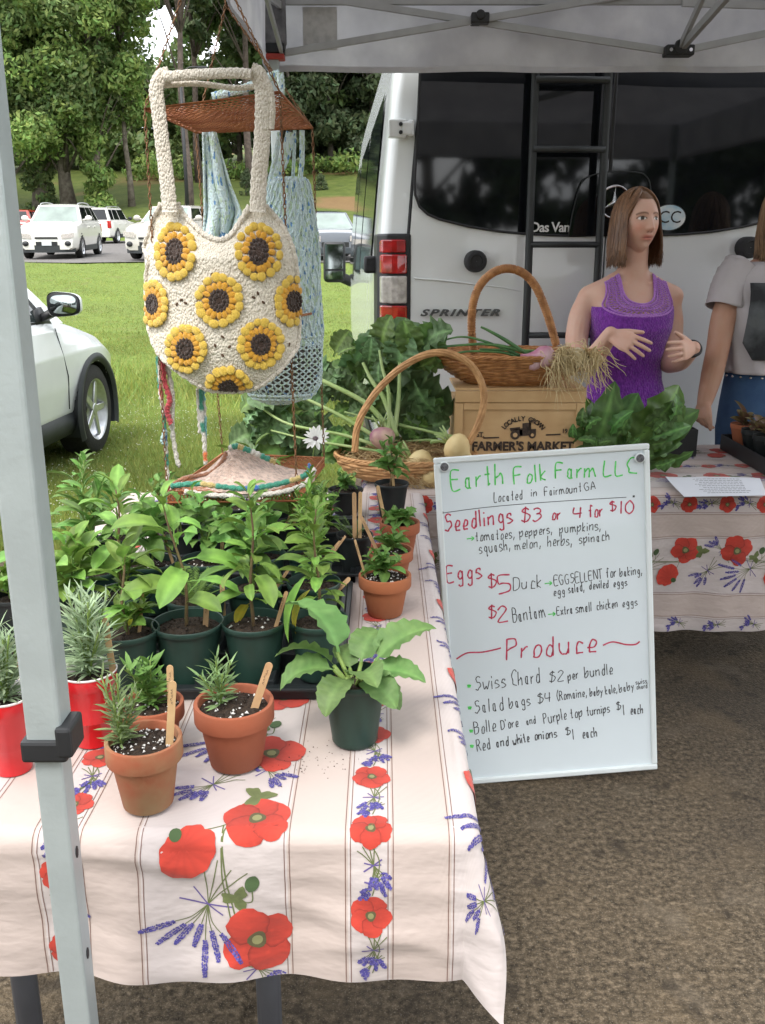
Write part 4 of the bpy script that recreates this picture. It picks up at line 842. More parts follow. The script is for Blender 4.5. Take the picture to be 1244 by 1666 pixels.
def cloth_obj(cl, label, group=None):
    V, CL = cl.solve(); me = bpy.data.meshes.new('tablecloth'); me.from_pydata(V.tolist(), [], cl.f); me.materials.append(M['cloth'])
    me.polygons.foreach_set('use_smooth', np.ones(len(cl.f), bool)); at = me.color_attributes.new('Col', 'FLOAT_COLOR', 'POINT'); c = np.ones((len(V), 4), np.float32); c[:, :3] = CL; at.data.foreach_set('color', c.ravel())
    o = bpy.data.objects.new('tablecloth', me); C.objects.link(o); return tag(o, label, 'tablecloth', group)
NX0, NX1, NY0, NY1 = -.82, .112, 1.085, 2.90
c1 = Cloth(NX0, NX1, NY0, NY1, (.20, .15, .240, .02), 1, .03, .30); pattern(c1, 'u', -.33, NX0-.20, NX1+.15, NY0-.240, NY1+.02)
cloth_obj(c1, 'poppy and lavender printed tablecloth over the near table', 'printed tablecloths')
FX0, FX1, FY0, FY1 = -.05, 2.55, 2.925, 3.69
c2 = Cloth(FX0, FX1, FY0, FY1, (.1, .1, .50, .05), 4, .02, .3); c2.k0 = .015
pattern(c2, 'v', FY0-.367, FY0-.5, FY1+.05, FX0-.1, FX1+.1)
cloth_obj(c2, 'poppy and lavender printed tablecloth over the table behind the board', 'printed tablecloths')
M['table_top'] = mat('table_top', (.55, .54, .50), .6, var=.1); M['table_leg'] = mat('table_leg', (.09, .095, .11), .45, var=.25, vscale=9)
def table(X0, X1, Y0, Y1, legs, label):
    t = thing('folding_table', label, 'table', ((X0+X1)/2, (Y0+Y1)/2, 0))
    mb = MB(); mb.add(box(X0+.004, X1-.004, Y0+.004, Y1-.004, TZ-.045, TZ-.003)); mb.build('tabletop', M['table_top'], t, smooth=False, bev=.01, world=True)
    for (x, y, yb) in legs:
        mb = MB(); mb.add(tube([(x, y, 0), (x, y, TZ-.05)], .022, 12)); mb.build('leg', M['table_leg'], t, world=True)
        mb = MB(); mb.add(tube(smooth_path([(x+.02, y, .30), (x+.06, y+.02, .45), (x+.07, yb*.3+y*.7, .6), (x+.07, yb, TZ-.05)], 5), .010, 8)); mb.build('brace', M['table_leg'], t, world=True)
xa = at_y(438, 1640, 1.32).x; xb = at_y(45, 1640, 1.32).x
table(NX0, NX1, NY0, NY1, [(xa, 1.32, 1.7), (xb, 1.32, 1.7), (xa, 2.7, 2.3), (xb, 2.7, 2.3)], 'folding table under the near printed cloth with dark legs')
table(FX0, FX1, FY0, FY1, [(.25, 3.05, 3.3), (2.3, 3.05, 3.3), (.25, 3.55, 3.3), (2.3, 3.55, 3.3)], 'folding table under the far printed cloth behind the board')

# ================================================================ WHITEBOARD
BW, BH = .612, .969
R_ = Matrix.Rotation(math.radians(2.5), 3, 'Z') @ Matrix.Rotation(math.radians(-8.0), 3, 'X') @ Matrix.Rotation(math.radians(-3.41), 3, 'Y')
BO = Vector((.5116, 2.3806, .012)); t = tag(bpy.data.objects.new('whiteboard', None), 'white menu board with handwritten prices leaning by the table corner', 'whiteboard'); C.objects.link(t); t.location = BO; t.rotation_euler = R_.to_euler()
M['board'] = mat('board', (.70, .77, .80), .12, coat=.3, var=.03, vscale=2); M['board_frame'] = mat('board_frame', (.74, .79, .79), .45, metal=.1, var=.06, vscale=6)
mb = MB(); mb.add(box(-BW/2+.01, BW/2-.01, .0, .008, .01, BH-.01)); mb.build('panel', M['board'], t, smooth=False)
fw = .017
for (a, b, c, d) in ((-BW/2, BW/2, 0, fw), (-BW/2, BW/2, BH-fw, BH), (-BW/2, -BW/2+fw, fw, BH-fw), (BW/2-fw, BW/2, fw, BH-fw)):
    mb = MB(); mb.add(box(a, b, -.007, .012, c, d)); mb.build('frame', M['board_frame'], t, smooth=False, bev=.004)
M['felt'] = mat('felt', (.07, .07, .075), .9, rgb2=(.16, .16, .17), vscale=160)
def bl(px, py): p = at_plane(px, py, BO, R_ @ Vector((0, -1, 0))); return R_.inverted() @ (p-BO)
for px in ((722, 759), (1039, 745)):
    p = bl(*px); mb = MB(); mb.add(lathe([(.0145, 0), (.0145, .004), (.0115, .005)], 24, capt=True), M=Matrix.Translation((p.x, -.007, p.z)) @ Matrix.Rotation(math.pi/2, 4, 'X')); o = mb.build('magnet', M['board_frame'], t, sharp=40)
    mb = MB(); mb.add(lathe([(.0118, .004), (.0112, .0075)], 24, capt=True), M=Matrix.Translation((p.x, -.007, p.z)) @ Matrix.Rotation(math.pi/2, 4, 'X')); mb.build('magnet_face', M['felt'], o, sharp=40)
mb = MB(); mb.add(beam((-.1, .01, .7), (-.1, .17, -.0), .03, .006)); mb.add(beam((.1, .01, .7), (.1, .17, -.0), .03, .006)); mb.add(beam((-.1, .15, .08), (.1, .15, .08), .02, .006)); mb.build('back_stand', M['black_plastic'], t, smooth=False)
# handwriting: single-stroke letters, points as hex pairs x,y; baseline 3, x-height 8, capitals c, descender 0
G = {'a': '4838143354484733 53', 'b': '0c0304342547 3708', 'c': '47281514336 3', 'd': '4728151434454c43', 'e': '0555472715133354', 'f': '4b3c2b2334 0838', 'g': '47281614345548 414021', 'h': '0c03060828473743'}
HW = {
'a': (5, ['3728171514233334', '3833', '3343']), 'b': (5, ['0c03', '0527384845342303']), 'c': (4, ['47281614132343']), 'd': (5, ['4738281614233345', '4c43']), 'e': (4, ['053547382816141323 43']),
'f': (4, ['4b3c2b23', '0838']), 'g': (5, ['4738281615243445', '4841302011']), 'h': (5, ['0c03', '0627384643']), 'i': (1, ['0803', '0a0b']), 'k': (4, ['0c03', '380533']), 'l': (1, ['0c03']),
'm': (7, ['0803', '0617283733', '3647586673']), 'n': (5, ['0803', '0617384743']), 'o': (4, ['2816141333454738 28']), 'p': (5, ['0800', '0627384845342304']), 'q': (5, ['4738281615243445', '4840 51']),
'r': (3, ['0803', '06172838']), 's': (4, ['373818061635442303']), 't': (4, ['2c242334', '0838']), 'u': (5, ['0805132333 45', '4843']), 'v': (4, ['082348']), 'w': (6, ['0813354368']), 'x': (4, ['0843', '4803']), 'y': (4, ['0825', '482310']),
'z': (4, ['08480343']), 'A': (5, ['032c53', '1646']), 'B': (5, ['0c03', '0c2c4b492808', '083857 442303']), 'C': (5, ['5b4c2c0916144353']), 'D': (5, ['0c03', '0c3c5a552303']), 'E': (5, ['5c0c0353', '0848']), 'F': (5, ['5c0c03', '0848']),
'G': (6, ['5b3c1b0815234354573 7']), 'K': (5, ['0c03', '5c0853']), 'L': (4, ['0c0343']), 'M': (6, ['030c365c53']), 'N': (5, ['030c535c']), 'P': (5, ['0c03', '0c3c4b492807']), 'R': (5, ['0c03', '0c3c4b492807', '2853']),
'S': (5, ['5b3c1b1a2848563423 04']), 'T': (5, ['0c5c', '2c23']), 'U': (5, ['0c142353 5c']), '0': (5, ['2c0905233355593c2c']), '1': (2, ['1c13']), '2': (5, ['0a2c4b490353']), '3': (5, ['0b2c4b492848562304']), '4': (5, ['0c0757', '4c43']), '5': (5, ['5c0c082857542303']),
'$': (5, ['4b2c0a295744 2304', '2d22']), ',': (1, ['1401']), '.': (1, ['0304']), "'": (1, ['0c0a']), '(': (2, ['2d0906 22']), '-': (4, ['0747']), ' ': (3, [])}
M['ink_black'] = mat('ink_black', (.06, .06, .065), .4, var=.3, vscale=90); M['ink_red'] = mat('ink_red', (.42, .02, .06), .4, rgb2=(.6, .06, .12), vscale=90); M['ink_green'] = mat('ink_green', (.06, .55, .08), .4, rgb2=(.16, .72, .18), vscale=90)
def write(s, a, b, cap, ink, w, par=t):
    """s from image spot a (baseline start) to b (baseline end); cap = height of a capital in photograph px"""
    A, B = bl(*a), bl(*b); d = (B-A); L = d.length; d.normalize(); n = Vector((-d.z, 0, d.x)); h = (bl(a[0], a[1]-cap)-A).length/9
    tot = sum(HW[c][0]+2 for c in s)-2; sx = L/tot; mb = MB(); x = 0; rr = random.Random(s)
    for c in s:
        wd, st = HW[c]; jy = rr.uniform(-.25, .25); js = rr.uniform(.93, 1.07); sl = .06+rr.uniform(-.03, .03)
        for q in st:
            q = q.replace(' ', ''); pts = [(int(q[i], 16), int(q[i+1], 16)-3) for i in range(0, len(q)-1, 2)]
            P = [A+d*((x+p[0]*js+p[1]*sl*1.2+rr.uniform(-.12, .12))*sx)+n*((p[1]*js+jy+rr.uniform(-.15, .15))*h) for p in pts]
            if len(P) == 2: P = [P[0], P[0].lerp(P[1], .5)+n*rr.uniform(-.0004, .0004), P[1]]
            P = smooth_path(P, 4); P = [Vector((p.x, -.0008, p.z)) for p in P]
            m_ = len(P); V = []
            for i, p in enumerate(P):
                t_ = (P[min(i+1, m_-1)]-P[max(0, i-1)]); t_ = t_.normalized() if t_.length > 0 else Vector((1, 0, 0)); nn = Vector((-t_.z, 0, t_.x)); ww = w/2*(1+.15*math.sin(i*1.3+x)); V += [p+nn*ww, p-nn*ww]
            mb.add((V, [(2*i, 2*i+1, 2*i+3, 2*i+2) for i in range(m_-1)]))
        x += wd+2
    return mb.build('handwriting', ink, par, smooth=False)
def B_(x, y): return (690+x*390/1120, 710+y*580/1666)
K, Rd, Gn = M['ink_black'], M['ink_red'], M['ink_green']; c_ = .3482
def wr(s, x0, y0, x1, y1, cap, ink, w=.0022): write(s, B_(x0, y0), B_(x1, y1), cap*c_, ink, w)
wr('Earth', 130, 250, 372, 222, 92, Gn, .0042); wr('Folk', 420, 225, 575, 205, 78, Gn, .0042); wr('Farm', 612, 200, 798, 188, 76, Gn, .0042); wr('LLC', 838, 186, 992, 172, 70, Gn, .0042)
wr('Located', 326, 306, 460, 294, 44, K); wr('in', 500, 280, 527, 278, 38, K); wr('Fairmount', 562, 278, 734, 258, 40, K); wr('GA', 748, 255, 798, 246, 34, K)
wr('Seedlings', 98, 445, 412, 402, 78, Rd, .0042); wr('$3', 452, 400, 542, 398, 60, Rd, .004); wr('or', 595, 390, 634, 388, 50, Rd, .0038); wr('4', 694, 382, 735, 380, 52, Rd, .004); wr('for', 768, 378, 832, 372, 56, Rd, .0038); wr('$', 868, 350, 897, 346, 44, Rd, .0036); wr('10', 912, 362, 976, 358, 58, Rd, .004)
wr('tomatoes,', 240, 490, 420, 474, 46, K); wr('peppers,', 446, 470, 596, 452, 44, K); wr('pumpkins,', 632, 452, 822, 436, 46, K)
wr('squash,', 258, 548, 400, 528, 52, K); wr('melon,', 424, 530, 542, 516, 44, K); wr('herbs,', 576, 514, 688, 506, 50, K); wr('spinach', 724, 500, 866, 484, 46, K)
wr('Eggs', 108, 680, 268, 662, 78, Rd, .0042); wr('$', 300, 708, 338, 704, 62, Rd, .004); wr('5', 348, 735, 398, 728, 80, Rd, .0042); wr('Duck', 416, 718, 550, 706, 60, K, .0024)
wr('EGGSELLENT', 608, 698, 832, 664, 44, K); wr('for', 850, 660, 896, 654, 44, K); wr('baking,', 914, 656, 1016, 642, 42, K); wr('egg', 604, 744, 658, 738, 38, K); wr('salad,', 674, 732, 746, 722, 42, K); wr('deviled', 770, 716, 862, 706, 38, K); wr('eggs', 884, 704, 948, 696, 36, K)
wr('$', 300, 850, 336, 848, 58, Rd, .004); wr('2', 344, 868, 390, 862, 70, Rd, .0042); wr('Bantam', 416, 870, 564, 844, 64, K, .0024); wr('Extra', 620, 836, 694, 826, 40, K); wr('small', 708, 824, 782, 816, 44, K); wr('chicken', 806, 812, 904, 798, 42, K); wr('eggs', 926, 798, 996, 788, 38, K)
wr('Produce', 384, 1044, 800, 1004, 92, Rd, .0044)
wr('Swiss', 240, 1188, 382, 1168, 66, K, .0024); wr('Chard', 410, 1166, 542, 1150, 66, K, .0024); wr('$2', 584, 1146, 650, 1142, 48, K, .0024); wr('per', 672, 1140, 720, 1130, 42, K, .0024); wr('bundle', 750, 1128, 880, 1110, 50, K, .0024)
wr('Salad', 238, 1296, 374, 1276, 62, K, .0024); wr('bags', 398, 1272, 496, 1254, 52, K, .0024); wr('$4', 530, 1248, 590, 1240, 44, K, .0024); wr('(Romaine,', 622, 1234, 758, 1214, 42, K); wr('baby', 774, 1214, 832, 1208, 38, K); wr('kale,', 848, 1206, 900, 1196, 38, K); wr('baby', 912, 1196, 978, 1184, 38, K); wr('swiss', 988, 1160, 1040, 1152, 24, K, .0018); wr('chard', 992, 1182, 1042, 1176, 24, K, .0018)
wr('Bolle', 236, 1392, 336, 1374, 58, K, .0024); wr("D'ore", 360, 1370, 440, 1354, 44, K, .0024); wr('and', 478, 1348, 522, 1340, 36, K); wr('Purple', 560, 1344, 666, 1320, 50, K, .0024); wr('top', 684, 1318, 740, 1308, 44, K, .0024); wr('turnips', 760, 1306, 866, 1288, 42, K, .0024); wr('$', 898, 1278, 918, 1276, 36, K, .0024); wr('1', 930, 1302, 936, 1301, 52, K, .0024); wr('each', 964, 1298, 1022, 1292, 42, K, .0026)
wr('Red', 248, 1472, 312, 1460, 54, K, .0024); wr('and', 336, 1452, 396, 1444, 44, K, .0028); wr('white', 416, 1442, 492, 1426, 44, K, .0028); wr('onions', 516, 1420, 620, 1404, 42, K, .0028); wr('$', 662, 1396, 684, 1392, 34, K, .0024); wr('1', 694, 1416, 700, 1415, 52, K, .0024); wr('each', 740, 1410, 808, 1400, 44, K, .0026)
def stroke(pts, w, ink):
    P = [bl(*B_(*p)) for p in pts]; P = [Vector((p.x, -.0009, p.z)) for p in smooth_path(P, 8)]; V = []; m_ = len(P)
    for i, p in enumerate(P):
        t_ = (P[min(i+1, m_-1)]-P[max(0, i-1)]).normalized(); nn = Vector((-t_.z, 0, t_.x)); V += [p+nn*w/2, p-nn*w/2]
    mb = MB(); mb.add((V, [(2*i, 2*i+1, 2*i+3, 2*i+2) for i in range(m_-1)])); mb.build('pen_stroke', ink, t, smooth=False)
stroke([(84, 358), (300, 330), (600, 305), (944, 284)], .0018, K)
for a, b in ((84, 356), (978, 280)): stroke([(a-5, b), (a, b), (a+5, b)], .006, K)
stroke([(150, 1040), (200, 1012), (270, 1008), (330, 996), (358, 988)], .0044, Rd); stroke([(834, 976), (880, 960), (940, 972), (985, 972), (1006, 958)], .0044, Rd)
for (x, y) in ((198, 477), (562, 686), (578, 830)):
    stroke([(x, y+2), (x+15, y), (x+32, y-1)], .003, Gn); stroke([(x+22, y-9), (x+33, y-1), (x+22, y+9)], .003, Gn)
for (x, y) in ((209, 1168), (212, 1270), (219, 1378), (222, 1449)): stroke([(x-8, y), (x, y-2), (x+8, y)], .0095, Gn)
# ================================================================ PLANTS IN POTS
M['terracotta'] = mat('terracotta', (.31, .088, .038), .85, rgb2=(.26, .085, .042), vscale=9, bump=(60, .3, .002), objrand=.15)
M['terracotta_old'] = mat('terracotta_old', (.30, .09, .042), .9, rgb2=(.27, .17, .085), vscale=14, bump=(60, .4, .002))
M['green_pot'] = mat('green_pot', (.018, .048, .036), .42, var=.25, vscale=20)
M['black_pot'] = mat('black_pot', (.014, .018, .018), .45, var=.3, vscale=20)
M['tray'] = mat('tray', (.016, .02, .022), .4, var=.3, vscale=10)
M['soil'] = mat('soil', (.02, .013, .009), .95, rgb2=(.045, .028, .017), vscale=160, bump=(220, 1, .006))
M['perlite'] = mat('perlite', (.68, .66, .62), .9, var=.2, vscale=200)
M['cup_red'] = mat('cup_red', (.62, .016, .022), .28, coat=.3, var=.15, vscale=20); M['cup_white'] = mat('cup_white', (.72, .68, .66), .3, var=.1)
M['stick_wood'] = mat('stick_wood', (.55, .36, .19), .7, rgb2=(.44, .27, .13), vscale=30, objrand=.12)
M['stem_green'] = mat('stem_green', (.16, .24, .05), .6, var=.3, vscale=60); M['stem_brown'] = mat('stem_brown', (.10, .055, .035), .7, rgb2=(.14, .11, .04), vscale=60)
def leafmat(nm, c, c2, tr=.28, rough=.58): 
    m = mat(nm, c, rough, rgb2=c2, vscale=35, transl=tr, objrand=.28, attr=True, bump=(70, .35, .002)); return m
M['lf_bright'] = leafmat('leaf_bright', (.20, .335, .065), (.13, .24, .045)); M['lf_mid'] = leafmat('leaf_green', (.16, .30, .07), (.11, .22, .05))
M['lf_lav'] = leafmat('leaf_lavender', (.25, .33, .20), (.33, .41, .27)); M['lf_rose'] = leafmat('leaf_needle', (.17, .26, .10), (.24, .33, .15))
M['lf_fox'] = leafmat('leaf_broad', (.155, .265, .085), (.105, .20, .06)); M['lf_dark'] = leafmat('leaf_dark_green', (.062, .15, .038), (.10, .205, .055), .22, .45)
M['lf_kale'] = leafmat('leaf_kale', (.10, .185, .075), (.16, .26, .12), .25, .5); M['lf_yellow'] = leafmat('leaf_yellow', (.60, .50, .05), (.40, .42, .05)); M['lf_purple'] = leafmat('leaf_purple', (.12, .05, .05), (.16, .14, .05))
_leafmesh = {}
def leaf_mesh(kind, m, L, Wd, curl=.6, fold=.25, serr=0, n=7, base=.12, tip=1.0, wav=0, cup=0, var=0, pw=.9, vein=True, k=2, crk=0):
    """leaf along +x from its stalk, top side +z"""
    key = (kind, m, L, Wd, var)
    if key in _leafmesh: return _leafmesh[key]
    r = random.Random(str(key[0])+str(key[2:])); mb = MB(); V = []; Cc = []; ph = r.uniform(0, 6); cu = curl*r.uniform(.6, 1.3); tw = r.uniform(-.3, .3); x = z = 0; a = .35*cu
    for i in range(n+1):
        t_ = i/n; w = 0 if i == n else Wd/2*(max(.0, math.sin(math.pi*min(1, (t_*tip)**pw)))**.75 if t_ > base else .10+.25*t_)
        if t_ <= base: w = Wd*.05
        if serr and 0 < i < n: w *= 1+serr*(1 if i % 2 else -1)
        for j in range(-k, k+1):
            f = j/k; yy = f*w; zz = abs(f)**1.3*w*fold*2-(abs(f)**2)*cup*w+wav*w*math.sin(i*2.1+ph+f*2)*abs(f)
            zz += crk*w*r.uniform(-1, 1)*(j != 0); V.append((x-zz*math.sin(a), yy*math.cos(tw*t_), z+zz*math.cos(a)+yy*math.sin(tw*t_))); c = (1.28+(.8 if crk > .04 else 0) if j == 0 and vein else (1.0 if abs(j) == k else .93))*(1-.06*(i % 2)+((.30 if crk > .04 else .10)*((i+abs(j)) % 3 == 0) if crk and j else 0)); Cc.append((c, c, c*.95))
        a -= cu/n*1.5; x += L/n*math.cos(a); z += L/n*math.sin(a)
    w = 2*k+1; F_ = [(i*w+j, i*w+j+1, (i+1)*w+j+1, (i+1)*w+j) for i in range(n) for j in range(2*k)]
    me = bpy.data.meshes.new('leaf'); me.from_pydata(V, [], F_); me.materials.append(m); me.polygons.foreach_set('use_smooth', [True]*len(F_))
    at = me.color_attributes.new('Col', 'FLOAT_COLOR', 'POINT'); at.data.foreach_set('color', [q for c in Cc for q in (*c, 1)])
    _leafmesh[key] = me; return me
def put_leaf(par, me, pos, az, el, s=1, roll=0, name='leaf'):
    o = bpy.data.objects.new(name, me); C.objects.link(o); o.parent = par
    o.matrix_local = Matrix.Translation(pos) @ Matrix.Rotation(az, 4, 'Z') @ Matrix.Rotation(-el, 4, 'Y') @ Matrix.Rotation(roll, 4, 'X') @ Matrix.Scale(s, 4); return o
def joined(par, items, m, name='foliage'):
    """many small leaves that nobody could pick apart: one mesh"""
    V = []; F_ = []; Cc = []; n = 0
    for me, Mx in items:
        co_ = np.empty(len(me.vertices)*3, np.float32); me.vertices.foreach_get('co', co_); co_ = co_.reshape(-1, 3); A = np.array(Mx); V.append(co_ @ A[:3, :3].T+A[:3, 3]); ff = np.array([p.vertices[:] for p in me.polygons]); F_.append(ff+n); n += len(co_)
        cc = np.empty(len(co_)*4, np.float32); me.color_attributes['Col'].data.foreach_get('color', cc); Cc.append(cc.reshape(-1, 4)[:, :3]*random.uniform(.8, 1.2))
    return npmesh(name, np.concatenate(V), np.concatenate(F_), m, par, smooth=True, kind='stuff', col=np.concatenate(Cc))
def LM(pos, az, el, s=1, roll=0): return Matrix.Translation(pos) @ Matrix.Rotation(az, 4, 'Z') @ Matrix.Rotation(-el, 4, 'Y') @ Matrix.Rotation(roll, 4, 'X') @ Matrix.Scale(s, 4)
def soil(par, r, z, perl=0, mound=.006):
    mb = MB(); mb.add(grid(lambda a, b: (r*b*math.cos(6.2832*a), r*b*math.sin(6.2832*a), z+mound*(1-b*b)+.0025*math.sin(a*37+b*19)*b*(1-b)*4), 24, 5, True)); mb.build('soil', M['soil'], par)
    n = 130; q = rng.uniform(0, 6.28, n); rr = r*.96*np.sqrt(rng.uniform(0, 1, n)); P = np.stack([rr*np.cos(q), rr*np.sin(q), z+mound*(1-(rr/r)**2)+.001], 1); o = scatter_tets('soil_crumb', P, r*.05, M['soil'], lo=.4); o.parent = par
    if perl: 
        q = rng.uniform(0, 6.28, perl); rr = r*.95*np.sqrt(rng.uniform(0.05, 1, perl)); P = np.stack([rr*np.cos(q), rr*np.sin(q), z+mound*(1-(rr/r)**2)+.0015], 1); o = scatter_tets('perlite', P, r*.062, M['perlite'], lo=.35); o.parent = par
def pot(kind, par, R, h):
    """returns height of the soil; R = outer rim radius, h = height"""
    mb = MB()
    if kind in ('terracotta', 'old'):
        rb = R*.66; prof_ = [(rb*.9, .001), (rb, .004), (R*.86, h*.70), (R*.865, h*.71), (R*.985, h*.715), (R, h*.735), (R*1.0, h*.985), (R*.985, h), (R*.90, h), (R*.88, h*.985), (R*.84, h*.80), (R*.6, h*.75)]
        mb.add(lathe(prof_, 36, capb=True)); mb.build('pot', M['terracotta_old' if kind == 'old' else 'terracotta'], par, sharp=50); return h*.88, R*.86
    if kind in ('green', 'black'):
        m = M['green_pot' if kind == 'green' else 'black_pot']; rb = R*.70
        mb.add(lathe([(rb*.92, .001), (rb, .005), (rb*1.01, .012), (R*.93, h*.90), (R*.985, h*.905), (R, h*.92), (R*1.01, h*.985), (R*.99, h), (R*.955, h*.995), (R*.94, h*.93), (R*.90, h*.80)], 36, capb=True)); mb.build('pot', m, par, sharp=50); return h*.86, R*.91
    rb = R*.66; mb.add(lathe([(rb*.93, .004), (rb, .0), (rb*1.01, .01), (R*.80, h*.35), (R*.83, h*.36), (R*.93, h*.80), (R*.955, h*.81), (R*.97, h*.97)], 40, capb=True)); o = mb.build('cup', M['cup_red'], par, sharp=40)
    mb = MB(); mb.add(lathe([(R*.97, h*.965), (R*1.0, h*.975), (R*1.005, h*.99), (R*.985, h), (R*.955, h*.985), (R*.90, h*.70), (R*.84, h*.5)], 40)); mb.build('rim', M['cup_white'], o); return h*.86, R*.91
nstick = 0
def stick(base, top, label, w=.0095):
    """a wooden plant marker leaning from base to top (world)"""
    t = Vector(top)-Vector(base); L = t.length; o_ = thing('plant_marker', label, 'plant marker', base, 0, 'wooden plant markers'); t.normalize()
    y = Vector((0, -1, .2)); y = (y-t*y.dot(t)).normalized(); x = y.cross(t); Mx = Matrix((x, y, t)).transposed().to_4x4()
    P = [(w/2*math.cos(q), w/2*math.sin(q)) for q in [math.pi*k/8 for k in range(9)]]; pts = [(-w/2, -.03), (w/2, -.03)]+[(a, L-w/2+b) for a, b in P]
    mb = MB(); mb.add(prism(pts, -.0009, .0009), M=Mx); mb.build('blade', M['stick_wood'], o_, smooth=False)
    mb = MB(); r = random.Random(label); z = L-.012; q = []
    for k in range(5):
        h = r.uniform(.0028, .0046); x0 = r.uniform(-.0017, .0); q += [(x0, z), (x0+.0022, z-h*.4), (x0, z-h)]; z -= h+.0013
    for k in range(0, len(q), 3): 
        for a, b in ((q[k], q[k+1]), (q[k+1], q[k+2])): mb.add(beam((a[0], .00115, a[1]), (b[0], .00115, b[1]), .0006, .0003), M=Mx)
    mb.build('writing', M['black_print'], o_, smooth=False)
def upright(par, z0, H, kind, m, n=16, L=.09, Wd=.03, el0=.5, stem='stem_green', lean=(0, 0), bare=.12, sep=2.39996, r0=.0032, joined_=False, seed=1, top=True, yellow=0, ell=None):
    rr = random.Random(seed); d = Vector((lean[0], lean[1], 0)); pth = lambda f: Vector((d.x*f*f+.004*math.sin(f*7+seed), d.y*f*f+.004*math.cos(f*5+seed), z0+H*f))
    mb = MB(); mb.add(tube([pth(k/8)-(Vector((0, 0, .02)) if k == 0 else Vector((0, 0, 0))) for k in range(9)], [r0*(1-.6*k/8) for k in range(9)], 7)); mb.build('stem', M[stem], par)
    items = []; 
    for i in range(n):
        f = bare+(1-bare)*(i+.5)/n; s = (1.0-.45*abs(f-.45)*1.6 if f < .85 else .55)*rr.uniform(.62, 1.2); el = el0+(f**2)*.9+rr.uniform(-.45, .35) if ell is None else ell
        if f > .9: el = 1.15; s = .5
        me = leaf_mesh(kind, m, L, Wd, var=i % 6, **KD.get(kind, {})); az = i*sep+seed+rr.uniform(-.6, .6); ro = rr.uniform(-.6, .6)
        if yellow and i < yellow: me = leaf_mesh(kind, M['lf_yellow'], L, Wd, var=0, **KD.get(kind, {})); el = -.5
        if joined_: items.append((me, LM(pth(f), az, el, s, ro)))
        else: put_leaf(par, me, pth(f), az, el, s, ro)
    if joined_: joined(par, items, m)
KD = {'spat': dict(crk=.02, curl=.85, fold=.18, base=.30, tip=.97, pw=1.35, wav=.08, n=8), 'oval': dict(curl=.6, fold=.2, base=.1), 'needle': dict(curl=.25, fold=.1, base=.0, n=4, vein=False), 'point': dict(curl=.7, fold=.28, base=.12, pw=.78),
      'fox': dict(curl=.9, fold=.16, base=.14, serr=.03, n=20, wav=.09, pw=.85, k=3, crk=.03), 'serr': dict(curl=.8, fold=.2, base=.15, serr=.16, n=9), 'kale': dict(curl=.9, fold=.12, base=.22, serr=.035, n=18, wav=.30, pw=1.1, k=4, crk=.05), 'chard': dict(curl=.8, fold=.1, base=.10, n=13, wav=.34, pw=.85, k=4, crk=.05)}
def potted(kind, px, py, rimpx, label, plant, h=None, perl=0, cat='potted plant', group=None, ztop=None, name='potted_plant', base_z=TZ+.006, H=None):
    """kind of pot, rim centre and rim width in the photograph"""
    hh = H or {'terracotta': .085, 'old': .085, 'green': .115, 'black': .1, 'cup': .12}[kind]
    p = at_z(px, py, base_z+hh); dep = p.y*_c+(CAM_H-p.z)*_s; R = rimpx/F_PX*dep/2
    t = thing(name, label, cat, (p.x, p.y, base_z), random.uniform(-.3, .3)*0, group); zs_, rs = pot(kind, t, R, hh); soil(t, rs, zs_, perl); plant(t, zs_); t['R'] = R; t['hh'] = hh
    return t
def soil_spot(t, dx, dy): return Vector((t.location.x+dx, t.location.y+dy, t.location.z+t['hh']*.86))
def st(t, dx, dy, px, py, label, w=.0095):
    b = soil_spot(t, dx, dy); top = at_y(px, py, b.y+.003); stick(b, top, label, w)
# --- plant recipes
def zinnia(H, n=18, s=1, m='lf_bright', lean=(0, 0), seed=1, yellow=0, stem='stem_brown', Lk=1.0): return lambda t, z: upright(t, z, H, 'spat', M[m], int(n*1.45), .112*s*Lk, .036*s, .35, stem, lean, .18, seed=seed, yellow=yellow, r0=.0036)
def snap(H, n=26, s=1, seed=1, m='lf_bright'): return lambda t, z: [upright(t, z, H*k, 'point', M[m], n, .055*s, .014*s, .5, 'stem_green', l, .1, seed=seed+i) for i, (k, l) in enumerate([(1, (0, 0)), (.8, (.03, .01)), (.75, (-.03, .015))])]
def basil(H, nst=3, n=8, s=1, seed=1, m='lf_mid', kind='oval'): 
    def f(t, z):
        r = random.Random(seed)
        for k in range(nst): upright(t, z, H*r.uniform(.7, 1), kind, M[m], n, .048*s, .026*s, .25, 'stem_green', (r.uniform(-.04, .04)*s, r.uniform(-.035, .035)*s), .3, seed=seed+k*3, r0=.002)
    return f
def rosemary(H, nst=5, seed=1, m='lf_rose', L=.034, n=34, spread=.04, w=.0042, off=(0, 0)):
    def f(t, z):
        r = random.Random(seed); items = []; mb = MB()
        for k in range(nst):
            hx = H*r.uniform(.5, 1) if k else H; a = r.uniform(0, 6.28); d = Vector((math.cos(a), math.sin(a), 0))*spread*r.uniform(.2, 1)*(1 if k else .2); o_ = Vector((off[0], off[1], 0)); pth = lambda q: o_+d*q**1.3+Vector((0, 0, z+hx*q-.003))
            mb.add(tube([pth(q/5) for q in range(6)], .0014, 5))
            for i in range(n):
                q = .1+.9*i/n; me = leaf_mesh('needle', M[m], L, w, var=i % 3, **KD['needle']); items.append((me, LM(pth(q), i*2.4+k, .45+.6*q*q+r.uniform(-.25, .25), r.uniform(.6, 1.1)*(1 if q < .85 else .7), r.uniform(-1, 1))))
        mb.build('stem', M['stem_green'], t); joined(t, items, M[m])
    return f
